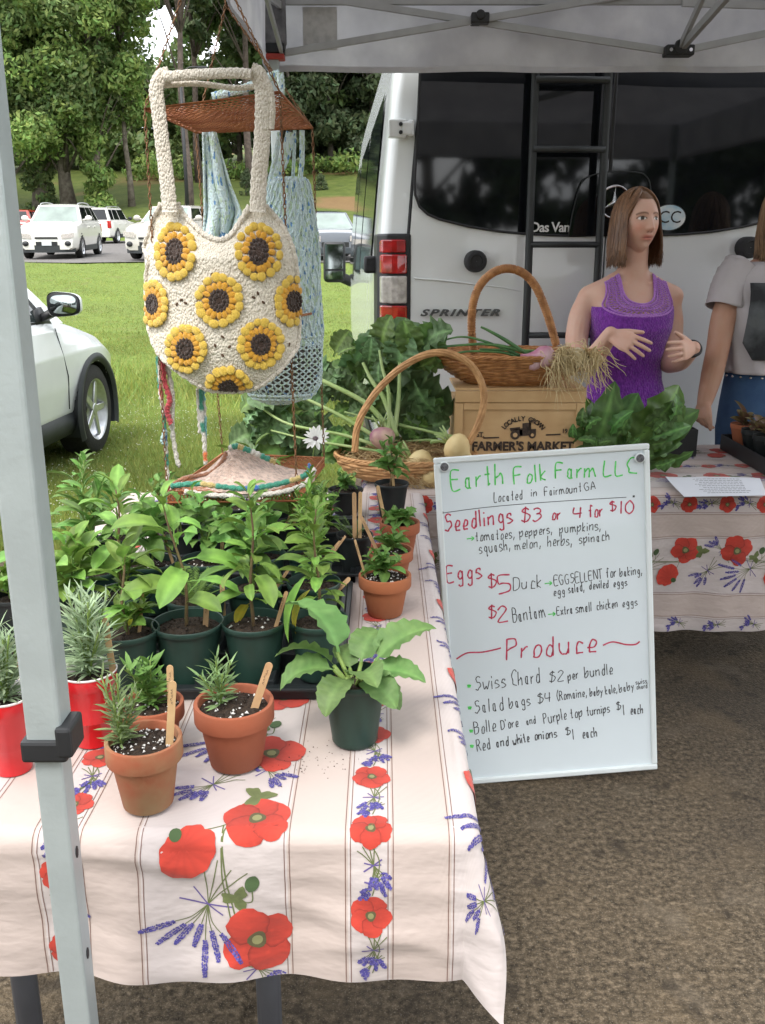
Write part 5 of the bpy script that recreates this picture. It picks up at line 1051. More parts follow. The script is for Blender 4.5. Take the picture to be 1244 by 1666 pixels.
def fern(H, seed=1, n=16, m='lf_bright', spread=.05):
    def f(t, z):
        r = random.Random(seed); items = []
        for k in range(n):
            a = r.uniform(0, 6.28); hx = H*r.uniform(.5, 1); sp = spread*r.uniform(.3, 1)
            for i in range(16):
                q = .15+.85*i/16; p = Vector((math.cos(a)*sp*q, math.sin(a)*sp*q, z+hx*(q-.25*q*q)))
                for sd in (-1, 1): items.append((leaf_mesh('needle', M[m], .016, .0022, var=i % 2, **KD['needle']), LM(p, a+sd*1.0, .35, r.uniform(.6, 1.1), 0)))
        joined(t, items, M[m])
    return f
GT = 'seedlings in dark pots in the nursery tray'
def tray(x0, x1, y0, y1, label):
    t = thing('nursery_tray', label, 'tray', ((x0+x1)/2, (y0+y1)/2, TZ+.006)); w, d = (x1-x0)/2, (y1-y0)/2
    mb = MB(); mb.add(box(-w+.012, w-.012, -d+.012, d-.012, 0, .004))
    nx, ny = round(2*w/.118), round(2*d/.118)
    for (a, b, c, e) in ((-w, w, -d, -d+.012), (-w, w, d-.012, d), (-w, -w+.012, -d, d), (w-.012, w, -d, d)): mb.add(box(a, b, c, e, .0, .024))
    for (a, b, c, e) in ((-w-.012, w+.012, -d-.012, -d), (-w-.012, w+.012, d, d+.012), (-w-.012, -w, -d, d), (w, w+.012, -d, d)): mb.add(box(a, b, c, e, .020, .0265))
    for i in range(1, nx): x = -w+2*w*i/nx; mb.add(box(x-.010, x+.010, -d+.01, d-.01, .003, .032))
    for i in range(1, ny): y = -d+2*d*i/ny; mb.add(box(-w+.01, w-.01, y-.010, y+.010, .003, .0325))
    mb.build('shell', M['tray'], t, smooth=False, bev=.003); return t
pA, pB = at_z(100, 1118, TZ+.03), at_z(548, 1118, TZ+.03)
tray(pA.x, pB.x, pB.y, pB.y+.52, 'black nursery tray holding the front green pots')
qA, qB = at_z(250, 905, TZ+.03), at_z(580, 905, TZ+.03)
tray(qA.x, qB.x, 2.04, 2.52, 'black nursery tray holding the small rear pots')
tray(-.81, -.61, 1.62, 2.12, 'black nursery tray at the far left edge of the table')
BZ = TZ+.012
def tp(*a, **k): k.setdefault('base_z', BZ); k.setdefault('group', GT); return potted(*a, **k)
# front row of the tray
a1 = tp('green', 206, 1022, 104, 'leafy seedling in the dark pot beside the red cup', lambda t, z: [zinnia(.165, 9, .9, seed=2, yellow=1)(t, z), basil(.08, 3, 7, 1.2, 2, 'lf_bright')(t, z)])
a2 = tp('green', 305, 1010, 116, 'tall broad leaved seedling with bent brown stem, front row of the tray', zinnia(.235, 11, 1.15, seed=5, lean=(-.03, .01)))
a3 = tp('green', 413, 1008, 106, 'bushy bright green seedling with thick stem, front row centre of the tray', zinnia(.25, 24, .82, seed=9, yellow=1), perl=16)
a4 = tp('green', 517, 1005, 98, 'tall seedling with a hanging yellow leaf, right end of the front row', lambda t, z: (zinnia(.22, 26, .72, seed=12)(t, z), put_leaf(t, leaf_mesh('oval', M['lf_yellow'], .085, .035, var=1, **KD['oval']), (-.012, -.015, z+.075), 3.6, -.95, 1, .3), put_leaf(t, leaf_mesh('oval', M['lf_bright'], .12, .04, var=2, **KD['oval']), (-.02, -.02, z+.10), 3.9, -.95, 1, .3)))
b1 = tp('green', 200, 962, 92, 'pale topped seedling behind the red cup plant', lambda t, z: [zinnia(.22, 12, 1.0, seed=21)(t, z), snap(.13, 16, 1, 22)(t, z)])
b2 = tp('green', 318, 968, 100, 'feathery low seedling in the second row of the tray', fern(.085, 3, 30, spread=.06))
b3 = tp('green', 412, 950, 92, 'upright seedling behind the front centre pot', basil(.19, 4, 10, 1.5, 31, 'lf_mid', 'point'))
b4 = tp('green', 510, 945, 88, 'dense narrow leaved seedling in the second row', snap(.21, 26, 1, 4))
b0 = tp('green', 120, 985, 96, 'broad pale leaved seedling behind the tent leg', basil(.15, 4, 9, 1.7, 41, 'lf_bright'))
c0 = tp('green', 150, 925, 86, 'tall seedling with grey green top at the left of the tray', snap(.25, 24, 1.3, 44, 'lf_mid'))
c1_ = tp('green', 245, 912, 84, 'leafy seedling in the third row left of the perlite pot', basil(.16, 4, 9, 1.5, 6, 'lf_mid', 'point'), perl=20)
c2_ = tp('green', 337, 908, 84, 'thin stemmed dark leaved seedlings in a pot speckled with perlite', basil(.17, 5, 8, 1.5, 8, 'lf_mid', 'serr'), perl=44)
c3_ = tp('green', 425, 900, 80, 'round leaved green seedling in the third row', basil(.16, 4, 8, 1.4, 18, 'lf_mid'))
c4_ = tp('green', 505, 898, 78, 'fine leaved seedling in the third row right', snap(.20, 26, 1, 14), perl=14)
GB = 'small seedlings at the back of the table'
d_ = []
for i, (px, py, w, rec, lab) in enumerate([
    (292, 862, 66, basil(.13, 4, 8, 1.3, 51, 'lf_mid'), 'dark leaved seedling in the back tray below the hanging shelf'), (355, 858, 66, basil(.15, 4, 8, 1.5, 52, 'lf_mid'), 'broad leaved seedling in front of the crochet hat'),
    (415, 852, 64, zinnia(.20, 9, 1.35, 'lf_bright', seed=53, stem='stem_green'), 'seedling with one tall upright leaf before the crochet hat'), (475, 850, 62, snap(.13, 22, 1, 54), 'bushy narrow leaved seedling at the back of the tray'),
    (532, 858, 60, snap(.12, 20, .9, 55, 'lf_mid'), 'seedling beside the two crossed plant markers'), (262, 822, 56, basil(.10, 3, 6, 1, 56), 'small seedling at the left rear below the tassels'),
    (330, 822, 56, basil(.09, 4, 6, 1, 57), 'small low seedling just under the shelf left'), (392, 822, 56, basil(.11, 3, 6, 1.2, 58), 'small seedling just under the shelf centre'),
    (455, 824, 54, basil(.08, 3, 7, 1, 59), 'small seedling under the right half of the shelf'), (512, 822, 52, basil(.07, 4, 5, .9, 60), 'small seedling at the foot of the daisy stem')]):
    d_.append(potted('black', px, py, w, lab, rec, perl=10 if i % 2 else 0, group=GB, H=.085))
e1 = potted('black', 577, 868, 60, 'fine grass leaved seedling in the black pot with crossed markers', fern(.07, 61, 10, 'lf_mid', .04), perl=18, group=GB, H=.10)
e2 = potted('black', 562, 795, 58, 'low mounded seedling in the black pot beside the basket', basil(.06, 7, 7, .8, 62, 'lf_mid'), group=GB, H=.075)
e3 = potted('black', 20, 968, 70, 'black pot with a seedling left of the tent leg', basil(.07, 3, 6, 1.4, 63, 'lf_bright'), group=GB, H=.10)
e4 = potted('black', 138, 878, 62, 'tall loose leaved seedling at the left edge of the table', zinnia(.20, 12, .95, 'lf_mid', seed=64, stem='stem_green'), group=GB, H=.09)
e6 = potted('black', 60, 915, 62, 'leafy seedling right beside the tent leg', zinnia(.12, 12, .95, 'lf_mid', seed=66, stem='stem_green'), group=GB, H=.09)
e7 = potted('black', 190, 872, 62, 'leafy seedling in the left back row of pots', zinnia(.13, 14, .9, 'lf_mid', seed=67, stem='stem_green'), group=GB, H=.09)
# the daisy
def daisy(t, z):
    base = t.location; top = at_y(513, 715, base.y+.02)-base; P = [Vector((0, 0, z-.01)), Vector((.0, .0, z+.06)), top*.6+Vector((-.004, 0, .02)), top]
    mb = MB(); mb.add(tube(smooth_path(P, 5), .0018, 7)); st_ = mb.build('stem', M['stem_green'], t)
    pm = leaf_mesh('petal', mat('petal_white', (.85, .85, .86), .6, attr=True, var=.06, transl=.3), .043, .0125, curl=.25, fold=.12, base=.05, pw=1.2, vein=False)
    A = Matrix.Translation(top) @ Matrix.Rotation(.75, 4, 'X')
    for k in range(15):
        o = bpy.data.objects.new('petal', pm); C.objects.link(o); o.parent = t; o.matrix_local = A @ Matrix.Rotation(k*2*math.pi/15+.07*math.sin(k*5), 4, 'Z') @ Matrix.Rotation(-.42-.1*math.sin(k*3), 4, 'Y') @ Matrix.Translation((.004, 0, 0)) @ Matrix.Scale(.9+.12*math.sin(k*7), 4)
    mb = MB(); mb.add(ball((0, 0, .004), (.0085, .0085, .005), 14, 8), M=A); mb.build('flower_centre', mat('daisy_centre', (.06, .035, .07), .8, rgb2=(.16, .12, .10), vscale=300, bump=(500, 1, .002)), t)
    snap(.09, 18, .9, 71)(t, z)
e5 = potted('black', 500, 800, 56, 'white daisy with dark centre on a long stem in a black pot', daisy, group=GB, H=.085, name='potted_daisy')
# pots along the right of the table
f1 = potted('black', 637, 785, 56, 'pepper seedling with pointed leaves in the tall black pot before the basket', lambda t, z: [upright(t, z, .14*k, 'point', M['lf_mid'], 11, .07, .03, .1, 'stem_brown', l, .3, seed=80+i) for i, (k, l) in enumerate([(1, (0, 0)), (.85, (.03, .01)), (.9, (-.03, 0))])], H=.105)
g1 = potted('terracotta', 650, 848, 66, 'low leafy seedling in the rearmost terracotta pot of the row of three', basil(.035, 6, 6, 1.1, 81, 'lf_mid', 'serr'), perl=8, group='terracotta pots along the table edge', H=.095)
g2 = potted('terracotta', 636, 893, 72, 'seedling in the middle terracotta pot of the row of three', basil(.05, 5, 6, 1.0, 82, 'lf_mid'), perl=22, group='terracotta pots along the table edge', H=.085)
g3 = potted('terracotta', 626, 934, 86, 'round leaved basil seedling in the nearest terracotta pot of the row of three', basil(.06, 6, 7, 1.0, 83, 'lf_mid'), perl=60, group='terracotta pots along the table edge', H=.092)
def fox(t, z):
    F_ = [(2.35, .95, 1.45, .30), (3.3, .18, 1.05, 0), (2.95, .62, 1.1, .5), (.35, .72, 1.25, .1), (-.25, .25, .95, .2), (-.9, .10, .85, .3), (1.2, .85, .95, 0), (4.3, .1, .9, 0), (5.6, -.15, .8, .2), (1.9, .6, .7, 0), (-1.25, .75, .95, .1)]
    for i, (az, el, s, ro) in enumerate(F_):
        me = leaf_mesh('fox', M['lf_fox'], .098, .060, var=i % 5, **KD['fox']); mb = MB(); a = Vector((.006*math.cos(az), .006*math.sin(az), z-.005)); d = Vector((math.cos(az)*math.cos(max(el, .9)), math.sin(az)*math.cos(max(el, .9)), math.sin(max(el, .9)))); b = a+d*.04*s
        mb.add(tube([a, (a+b)/2, b], [.0042, .0036, .003], 7)); mb.build('leaf_stalk', M['stem_green'], t); put_leaf(t, me, b-d*.004, az, el, s, ro)
k1 = potted('green', 576, 1098, 108, 'large broad leaved plant with serrated leaves in the dark green pot at the front', fox, H=.115)
h1 = potted('old', 233, 1200, 124, 'small rosemary seedling in the nearest terracotta pot with a mossy stain', rosemary(.115, 7, 91, spread=.035, off=(-.030, -.005), n=26), perl=80, group='terracotta pots at the front of the table', H=.105)
h2 = potted('terracotta', 380, 1140, 130, 'small rosemary seedling in the terracotta pot with a marker leaning right', rosemary(.085, 5, 92, 'lf_rose', spread=.03, off=(-.022, .005), n=26), perl=44, group='terracotta pots at the front of the table', H=.105)
h3 = potted('terracotta', 246, 1142, 104, 'small seedling in the terracotta pot behind the mossy one', rosemary(.085, 5, 93, 'lf_mid', .04, 22, .035, .009), perl=24, group='terracotta pots at the front of the table', H=.085)
i1 = potted('cup', 143, 1088, 92, 'lavender seedling in the red plastic cup behind the tent leg', rosemary(.15, 15, 94, 'lf_lav', .055, 24, .055, .0048), cat='potted plant', group='lavender in red plastic cups', H=.125)
i2 = potted('cup', 8, 1128, 88, 'lavender seedling in the red plastic cup at the left picture edge', rosemary(.14, 13, 95, 'lf_lav', .05, 24, .045, .0048), perl=10, group='lavender in red plastic cups', H=.125)
# markers
st(h1, .036, -.004, 281, 1108, 'wooden plant marker in the mossy terracotta pot', .0105); st(h3, .030, -.002, 276, 1082, 'wooden plant marker with writing in the terracotta pot behind the mossy one', .0105)
st(h2, .030, -.006, 439, 1078, 'wooden plant marker leaning right in the front terracotta pot', .0115); st(a2, .030, .004, 337, 966, 'wooden plant marker in the front tray pot with the bent stem')
st(a3, .038, -.002, 466, 962, 'wooden plant marker right of the bushy front seedling', .007); st(a1, .018, .01, 232, 957, 'thin wooden plant marker left of the bent stem seedling', .006)
st(b2, .05, .01, 361, 945, 'short wooden plant marker in the feathery seedling pot'); st(i1, .036, .01, 170, 1005, 'weathered wooden plant marker in the red cup', .010)
st(b3, .04, .0, 470, 925, 'thin wooden plant marker in the second row', .006); st(b4, .058, .02, 569, 940, 'wooden plant marker behind the large leaved plant', .009)
st(c2_, .03, .0, 361, 880, 'wooden plant marker in the perlite pot', .007); st(c1_, .05, .0, 266, 870, 'wooden plant marker in the third row left', .006)
st(e1, .0, -.01, 576, 801, 'short wooden plant marker of the crossed pair', .010); st(e1, .012, -.012, 586, 800, 'leaning wooden plant marker of the crossed pair', .009)
st(g1, -.035, .0, 614, 790, 'wooden plant marker in the rearmost terracotta pot', .009); st(g2, -.03, 0, 587, 840, 'wooden plant marker in the middle terracotta pot', .008); st(g3, -.04, 0, 577, 878, 'thin wooden plant marker in the nearest terracotta pot of the three', .005)
st(f1, .006, -.01, 637, 758, 'wooden plant marker in the tall black pot', .008); st(c4_, .03, .0, 553, 880, 'thin wooden plant marker at the right of the third row', .005); st(c4_, .04, .0, 562, 872, 'second thin wooden plant marker at the right of the third row', .005)
st(d_[3], -.02, 0, 494, 795, 'thin wooden plant marker right of the hat', .006); st(d_[3], .0, 0, 507, 792, 'second thin wooden plant marker right of the hat', .006); st(d_[5], .0, 0, 255, 797, 'thin wooden plant marker below the tassels', .006)
st(d_[2], .0, 0, 432, 800, 'thin wooden plant marker below the hat', .005)
# bits of soil on the cloth
P = np.stack([rng.normal(-.115, .04, 70), rng.normal(1.25, .03, 70), np.full(70, TZ+.0065)], 1); tag(scatter_tets('spilled_soil', P, .0012, M['soil']), 'crumbs of soil spilled on the cloth')
# ================================================================ HANGING WIRE SHELF, BAGS, TASSELS
M['copper'] = mat('copper', (.42, .17, .07), .55, metal=.45, rgb2=(.30, .10, .04), vscale=20); M['rust'] = mat('rust', (.17, .095, .05), .6, metal=.5, rgb2=(.26, .13, .06), vscale=60)
SY0, SY1 = 1.97, 2.30
cor = {'nl': at_y(235, 178, SY0), 'nr': at_y(455, 150, SY0), 'fl': at_y(318, 215, SY1), 'fr': at_y(508, 208, SY1)}
bot = {'nl': at_y(272, 803, SY0), 'nr': at_y(483, 800, SY0), 'fl': at_y(362, 738, SY1), 'fr': at_y(527, 745, SY1)}
hn, hf = at_y(330, -110, SY0), at_y(367, 8, SY1)
t = thing('hanging_shelf', 'three tier copper wire shelf hanging by chains beside the canopy post', 'hanging shelf', (-.40, 2.13, .98))
def chain(a, b, w=.0052, r=.00115, L=.0135):
    a, b = Vector(a), Vector(b); d = b-a; n = max(1, int(d.length/(L*.78))); tt = d.normalized(); s1 = tt.cross(Vector((0, 1, 0))).normalized(); s2 = tt.cross(s1); mb = MB()
    for i in range(n):
        c = a+d*((i+.5)/n); s = (s1*.9+s2*.45).normalized() if i % 2 else (s2*.9-s1*.45).normalized()
        mb.add(tube([c+tt*(L/2)*math.sin(q)*(1)+s*(w/2+0)*math.cos(q) for q in [k*math.pi/4 for k in range(8)]], r, 4, closed=True))
    return mb.build('chain', M['rust'], t, world=True)
for k, h in (('nl', hn), ('nr', hn), ('fl', hf), ('fr', hf)): chain(cor[k], h); chain(bot[k], cor[k])
chain(hn, Vector((-.41, 2.0, 2.44))); chain(hf, Vector((-.41, 2.25, 2.44)))
def wire_tier(cr, nm, n=22, lip=.0):
    a, b, c, d = cr['nl'], cr['nr'], cr['fr'], cr['fl']; mb = MB(); mb.add(tube([a, b, c, d], .0032, 6, closed=True))
    P = lambda u, v: (a.lerp(b, u)).lerp(d.lerp(c, u), v)-Vector((0, 0, .011*(1-max(abs(2*u-1), abs(2*v-1))**6)))
    for i in range(-n, n+1):
        for s in (1, -1):
            pts = []
            for k in range(9):
                u = i/n+k/8*.9; v = k/8
                if s < 0: u = 1-(i/n+k/8*.9)
                if 0 <= u <= 1: pts.append(P(u, v))
            if len(pts) > 1: mb.add(tube(pts, .0011, 4, caps=False))
    for i in range(1, 30): mb.add(tube([P(0, i/30), P(.5, i/30), P(1, i/30)], .0009, 4, caps=False))
    return mb.build(nm, M['copper'], t, world=True)
wire_tier(cor, 'top_tier'); mid = {k: cor[k].lerp(bot[k], .535) for k in cor}; wire_tier(mid, 'middle_tier', 14); wire_tier(bot, 'bottom_tier', 20)
# low wire walls of the bottom tier
mb = MB(); up = Vector((0, 0, .035)); a, b, c, d = bot['nl'], bot['nr'], bot['fr'], bot['fl']
for p, q in ((a, b), (b, c), (c, d), (d, a)):
    mb.add(tube([p-up*.6, q-up*.6], .0025, 5))
    for k in range(36): mb.add(tube([p.lerp(q, k/36), p.lerp(q, (k+1.4)/36)-up*.6], .0010, 4, caps=False)); mb.add(tube([p.lerp(q, k/36), p.lerp(q, max(0, k-1.4)/36)-up*.6], .0010, 4, caps=False))
mb.build('tier_side', M['copper'], t, world=True)
# ---- cream crochet bag with sunflowers
def crochet(nm, c, c2, sc=260, st=.9):
    m = mat(nm, c, .95, rgb2=c2, vscale=70, sheen=.3, attr=True); N = m.node_tree.nodes; L = m.node_tree.links; tc_ = N.new('ShaderNodeTexCoord'); v = N.new('ShaderNodeTexVoronoi'); v.inputs['Scale'].default_value = sc
    mp = N.new('ShaderNodeMapping'); mp.inputs['Scale'].default_value = (1, 1, .6); L.new(tc_.outputs['Object'], mp.inputs['Vector']); L.new(mp.outputs[0], v.inputs['Vector'])
    u = N.new('ShaderNodeBump'); u.inputs['Strength'].default_value = st; u.inputs['Distance'].default_value = .004; u.invert = True; L.new(v.outputs['Distance'], u.inputs['Height']); L.new(u.outputs[0], N['Principled BSDF'].inputs['Normal']); return m
M['cream_yarn'] = crochet('cream_yarn', (.71, .66, .57), (.64, .58, .49)); M['yellow_yarn'] = crochet('yellow_yarn', (.80, .50, .04), (.88, .64, .12), 500, .6); M['orange_yarn'] = crochet('orange_yarn', (.74, .33, .02), (.82, .44, .03), 500, .6); M['brown_yarn'] = crochet('brown_yarn', (.035, .018, .012), (.055, .03, .02), 500, .6)
BY = 1.945
TX = [234, 239, 249, 262, 275, 288, 300, 318, 335, 357, 375, 390, 405, 418, 432, 445, 462, 475, 481, 487]; TYy = [402, 385, 355, 330, 326, 330, 350, 368, 383, 391, 383, 362, 335, 330, 335, 350, 372, 400, 430, 470]
BX = [234, 238, 241, 245, 257, 281, 317, 338, 370, 401, 426, 455, 475, 483, 487]; BYy = [408, 470, 528, 545, 573, 598, 623, 633, 636, 634, 626, 602, 575, 562, 500]
FL = [(286, 411, 32, 45), (420, 411, 37, 46), (357, 489, 37, 43), (252, 495, 22, 38), (474, 490, 27, 40), (303, 566, 33, 38), (423, 559, 36, 39), (371, 627, 37, 30)]
def bagY(px, py):
    u = (px-361)/127; v = (py-490)/150; e = max(0, 1-u*u)**.5; return BY+.05-.085*e*max(.25, min(1, (py-330)/90))*max(.35, 1-max(0, v)**4*.6)
def bag_front(px, py, off=0):
    e = 1.5; p = at_y(px, py, bagY(px, py)); q = at_y(px+e, py, bagY(px+e, py))-p; r_ = at_y(px, py+e, bagY(px, py+e))-p; n = q.cross(r_).normalized(); n = n if n.y < 0 else -n
    return p+n*off, n
def relief(px, py):
    best = min(FL, key=lambda f: math.hypot((px-f[0])/f[2], (py-f[1])/f[3])); r_ = math.hypot((px-best[0])/best[2], (py-best[1])/best[3]); th = math.atan2((py-best[1])/best[3], (px-best[0])/best[2])
    return .0016*abs(math.sin(th*17+int(r_*5)*.8))**.8*(abs(math.sin(r_*math.pi*3.2))**.5)-.0008
t = thing('crochet_bag', 'cream crochet tote bag with eight yellow sunflowers hanging from the wire shelf', 'bag', (at_y(361, 490, BY).x, BY, at_y(361, 490, BY).z))
mb = MB(); nx, ny = 150, 120
def bf(u, v, back=False):
    px = 234+253*(.5-.5*math.cos(math.pi*u)); a, b = float(np.interp(px, TX, TYy)), float(np.interp(px, BX, BYy)); py = a+(b-a)*v
    if back: e = min(1, min(v, 1-v)*8)*min(1, min(u, 1-u)*8); p, n = bag_front(px, py); return tuple(p+Vector((0, (.02+.07*e), 0))*(1 if e > 0 else 0))
    e = min(1, min(v, 1-v)*14)*min(1, min(u, 1-u)*14); return tuple(bag_front(px, py, relief(px, py)*e)[0])
g = grid(bf, nx, ny); cc = []
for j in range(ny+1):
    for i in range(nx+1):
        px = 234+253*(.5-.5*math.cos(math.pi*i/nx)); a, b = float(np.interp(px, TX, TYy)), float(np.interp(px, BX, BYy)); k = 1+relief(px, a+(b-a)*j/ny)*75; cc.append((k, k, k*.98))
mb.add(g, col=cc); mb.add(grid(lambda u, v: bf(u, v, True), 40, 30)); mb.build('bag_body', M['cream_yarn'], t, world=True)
def holes(px, py):
    p, n = bag_front(px, py, .0014); mb.add(ball((0, 0, 0), (.0045, .0008, .0026), 8, 5), M=Matrix.Translation(p) @ Matrix.Rotation(math.atan2(n.x, -n.y)*1.0, 4, 'Z') @ Matrix.Rotation(px, 4, 'Y'))
mb = MB(); [holes(*q) for q in [(288, 495), (302, 493), (412, 484), (428, 492), (350, 562), (373, 564), (362, 548), (362, 578), (345, 446), (470, 560), (295, 488), (419, 477)]]
mb.build('stitch_hole', mat('hole_brown', (.10, .055, .03), .9, var=.3), t, world=True)
def edge_roll(pts, r=.0042, nm='edging'):
    P = smooth_path([bag_front(x, y, .001)[0] for x, y in pts], 8); mb = MB(); mb.add(tube([p+Vector((0, 0, .0008*math.sin(i*2.2))) for i, p in enumerate(P)], [r*(1+.18*math.sin(i*1.7)) for i in range(len(P))], 8)); mb.build(nm, M['cream_yarn'], t, world=True)
edge_roll([(288, 331), (300, 351), (318, 369), (335, 384), (357, 391), (375, 383), (390, 362), (405, 336)], .006); edge_roll([(262, 331), (249, 356), (240, 384), (235, 404), (241, 422), (238, 460), (242, 530), (257, 573), (281, 598), (317, 623), (338, 634), (370, 637), (401, 635), (426, 626), (455, 602), (476, 575), (484, 560), (486, 515), (483, 450), (476, 405), (462, 372), (446, 350), (432, 335)], .005)
pm_ = MB(); pm_.add(ball((0, 0, 0), (1, .62, .8), 10, 8)); _py = None
for (fx, fy, rx, ry) in FL:
    c, n = bag_front(fx, fy, .004); clipL, clipR, clipB = 236, 487, 634
    def inside(x, y): return clipL+1 < x < clipR-1 and y < float(np.interp(x, BX, BYy))-3 and y > float(np.interp(x, TX, TYy))
    mb = MB(); q = []
    for k in range(28):
        a = 2*math.pi*k/28
        x, y = fx+rx*.44*math.cos(a), fy+ry*.44*math.sin(a); x = min(max(x, clipL+2), clipR-2); y = min(y, float(np.interp(x, BX, BYy))-2); q.append(bag_front(x, y, .0062+.0012*math.sin(k*2.4))[0])
    cx2, cy2 = min(max(fx, clipL+4), clipR-4), min(fy, 632); q.append(bag_front(cx2, cy2, .007)[0]); mb.add((q, [(k, (k+1) % 28, 28) for k in range(28)]))
    for rr_, nn in ((.38, 15), (.22, 9)):
        for k in range(nn):
            a = 2*math.pi*k/nn; x, y = fx+rx*rr_*math.cos(a), fy+ry*rr_*math.sin(a)
            if inside(x, y): p, _ = bag_front(x, y, .0068); mb.add(ball(p, (.0042, .0028, .005), 8, 6))
    fo = mb.build('flower_centre', M['brown_yarn'], t, world=True)
    for ring, (rr_, nn, m_, sx, sz) in enumerate(((.57, 16, 'orange_yarn', .0070, .0112), (.87, 16, 'yellow_yarn', .0108, .0112))):
        for k in range(nn):
            a = 2*math.pi*(k+.5*ring)/nn; a += random.uniform(-.07, .07); rj = rr_*random.uniform(.95, 1.05); x, y = fx+rx*rj*math.cos(a), fy+ry*rj*math.sin(a)
            if not inside(x, y): continue
            p, n = bag_front(x, y, .0055); sq = (rx/37)
            key = 'petal_'+m_
            if key not in _leafmesh:
                o = pm_.build('petal', M[m_], None); _leafmesh[key] = o.data; bpy.data.objects.remove(o)
            o = bpy.data.objects.new('petal', _leafmesh[key]); C.objects.link(o); o.parent = fo
            o.matrix_local = Matrix.Translation(p-t.location) @ Matrix.Rotation(math.atan2(n.x, -n.y), 4, 'Z') @ Matrix.Rotation(a-math.pi/2, 4, 'Y') @ Matrix.Diagonal((sx*random.uniform(.82, 1.14), .0062*random.uniform(.8, 1.15), sz*random.uniform(.88, 1.18), 1))
def strap(pts, w, nm='strap', y=BY, th=.008, m=None, par=None):
    P = smooth_path([at_y(x, yy, y+(q[0] if q else 0)) for x, yy, *q in pts], 8); n = len(P); V = []
    mb = MB()
    for i, p in enumerate(P):
        d = (P[min(i+1, n-1)]-P[max(0, i-1)]).normalized(); s = d.cross(Vector((0, 1, 0))).normalized(); ww = (w if not callable(w) else w(i/(n-1)))/2; rb = 1+.07*math.sin(i*2.9)
        for k in range(12): a = 2*math.pi*k/12; V.append(p+s*(ww*rb*math.cos(a))+Vector((0, 1, 0))*(th/2*math.sin(a)*(1+.35*abs(math.cos(a*2)))*rb))
    F_ = [(i*12+k, i*12+(k+1) % 12, (i+1)*12+(k+1) % 12, (i+1)*12+k) for i in range(n-1) for k in range(12)]+[tuple(range(12)), tuple(range((n-1)*12, n*12))]
    mb.add((V, F_)); return mb.build(nm, m or M['cream_yarn'], par or t, world=True)
strap([(276, 345), (272, 300), (264, 235), (257, 175), (254, 145), (262, 126), (275, 122)], lambda q: .032-.003*math.sin(q*3)); strap([(419, 345), (421, 290), (426, 230), (428, 175), (427, 145), (420, 122), (408, 116)], lambda q: .033)
strap([(408, 121, -.01), (380, 119, -.01), (320, 121, -.01), (266, 125, -.01)], .020); strap([(420, 140, .01), (380, 143, .01), (320, 136, .01), (264, 139, .01)], .011)
strap([(441, 210), (443, 175), (438, 140), (424, 120)], .012, 'strap_fold')
# ---- pale blue string bag behind
M['blue_yarn'] = crochet('blue_yarn', (.36, .58, .64), (.46, .66, .70), 300, .8)
N = M['blue_yarn'].node_tree.nodes; L_ = M['blue_yarn'].node_tree.links; vb = N.new('ShaderNodeTexVoronoi'); vb.inputs['Scale'].default_value = 190; tcb = N.new('ShaderNodeTexCoord'); mpb = N.new('ShaderNodeMapping'); mpb.inputs['Scale'].default_value = (1.3, 1.3, .55); L_.new(tcb.outputs['Object'], mpb.inputs['Vector']); L_.new(mpb.outputs[0], vb.inputs['Vector'])
rb_ = N.new('ShaderNodeValToRGB'); rb_.color_ramp.interpolation = 'CONSTANT'; e_ = rb_.color_ramp.elements; e_[0].position = 0; e_[0].color = (.60, .74, .76, 1); e_[1].position = .60; e_[1].color = (.50, .66, .50, 1)
for ps, cl_e in ((.74, (.14, .30, .55)), (.78, (.56, .72, .76)), (.95, (.22, .45, .68))): q = e_.new(ps); q.color = (*cl_e, 1)
L_.new(vb.outputs['Color'], rb_.inputs['Fac']); L_.new(rb_.outputs[0], N['Principled BSDF'].inputs['Base Color'])
GYb = 2.24; t = thing('string_bag', 'pale blue speckled crochet bag hanging behind the cream bag', 'bag', (at_y(470, 480, GYb).x, GYb, at_y(470, 480, GYb).z))
def sackp(py, a, k=1.0):
    ys = [285, 300, 330, 380, 440, 500, 560, 600, 625, 645, 655]; xl = [448, 436, 426, 418, 414, 412, 412, 416, 424, 440, 468]; xr_2 = [494, 502, 508, 514, 519, 522, 525, 526, 523, 510, 472]
    l, r_ = float(np.interp(py, ys, xl)), float(np.interp(py, ys, xr_2)); l -= 34*min(1, max(0, (py-330)/60)) ; c = (l+r_)/2; hw = (r_-l)/2*k
    p = at_y(c, py, GYb); s = hw/F_PX*(GYb*_c); return Vector((p.x+s*math.cos(a)*(1+.03*math.sin(a*9+py*.05)), GYb+s*.6*math.sin(a), p.z))
mb = MB(); mb.add(grid(lambda u, v: sackp(288+(560-288)*v, 2*math.pi*u+.0), 60, 50, True)); mb.build('bag_body', M['blue_yarn'], t, world=True)
mb = MB(); mb.add(grid(lambda u, v: sackp(540+(655-540)*v, 2*math.pi*u, .93), 40, 16, True)); mb.build('lining', mat('lining_brown', (.11, .075, .06), .9, rgb2=(.2, .2, .2), vscale=30), t, world=True)
mb = MB()
for i in range(30):
    for s in (1, -1):
        P = [sackp(545+(655-545)*(k/26), 2*math.pi*(i/30)+s*(.105*math.sin(k*1.45)+.105)+(0 if s > 0 else 0), 1.0) for k in range(27)]; mb.add(tube(P, .0025, 5))
for py in (546, 640, 646, 651, 655, 652): mb.add(tube([sackp(py, 2*math.pi*k/50) for k in range(50)], .004, 6, closed=True))
mb.build('net', M['blue_yarn'], t, world=True)
mb = MB()
for i in range(54):
    P = [sackp(292+(548-292)*(k/30), 2*math.pi*(i/54)+.05*math.sin(k*.9+(i % 2)*3.14), 1.015) for k in range(31)]; mb.add(tube(P, .0030, 5), col=(1.15, 1.1, 1.08) if i % 3 else (.8, .88, .95))
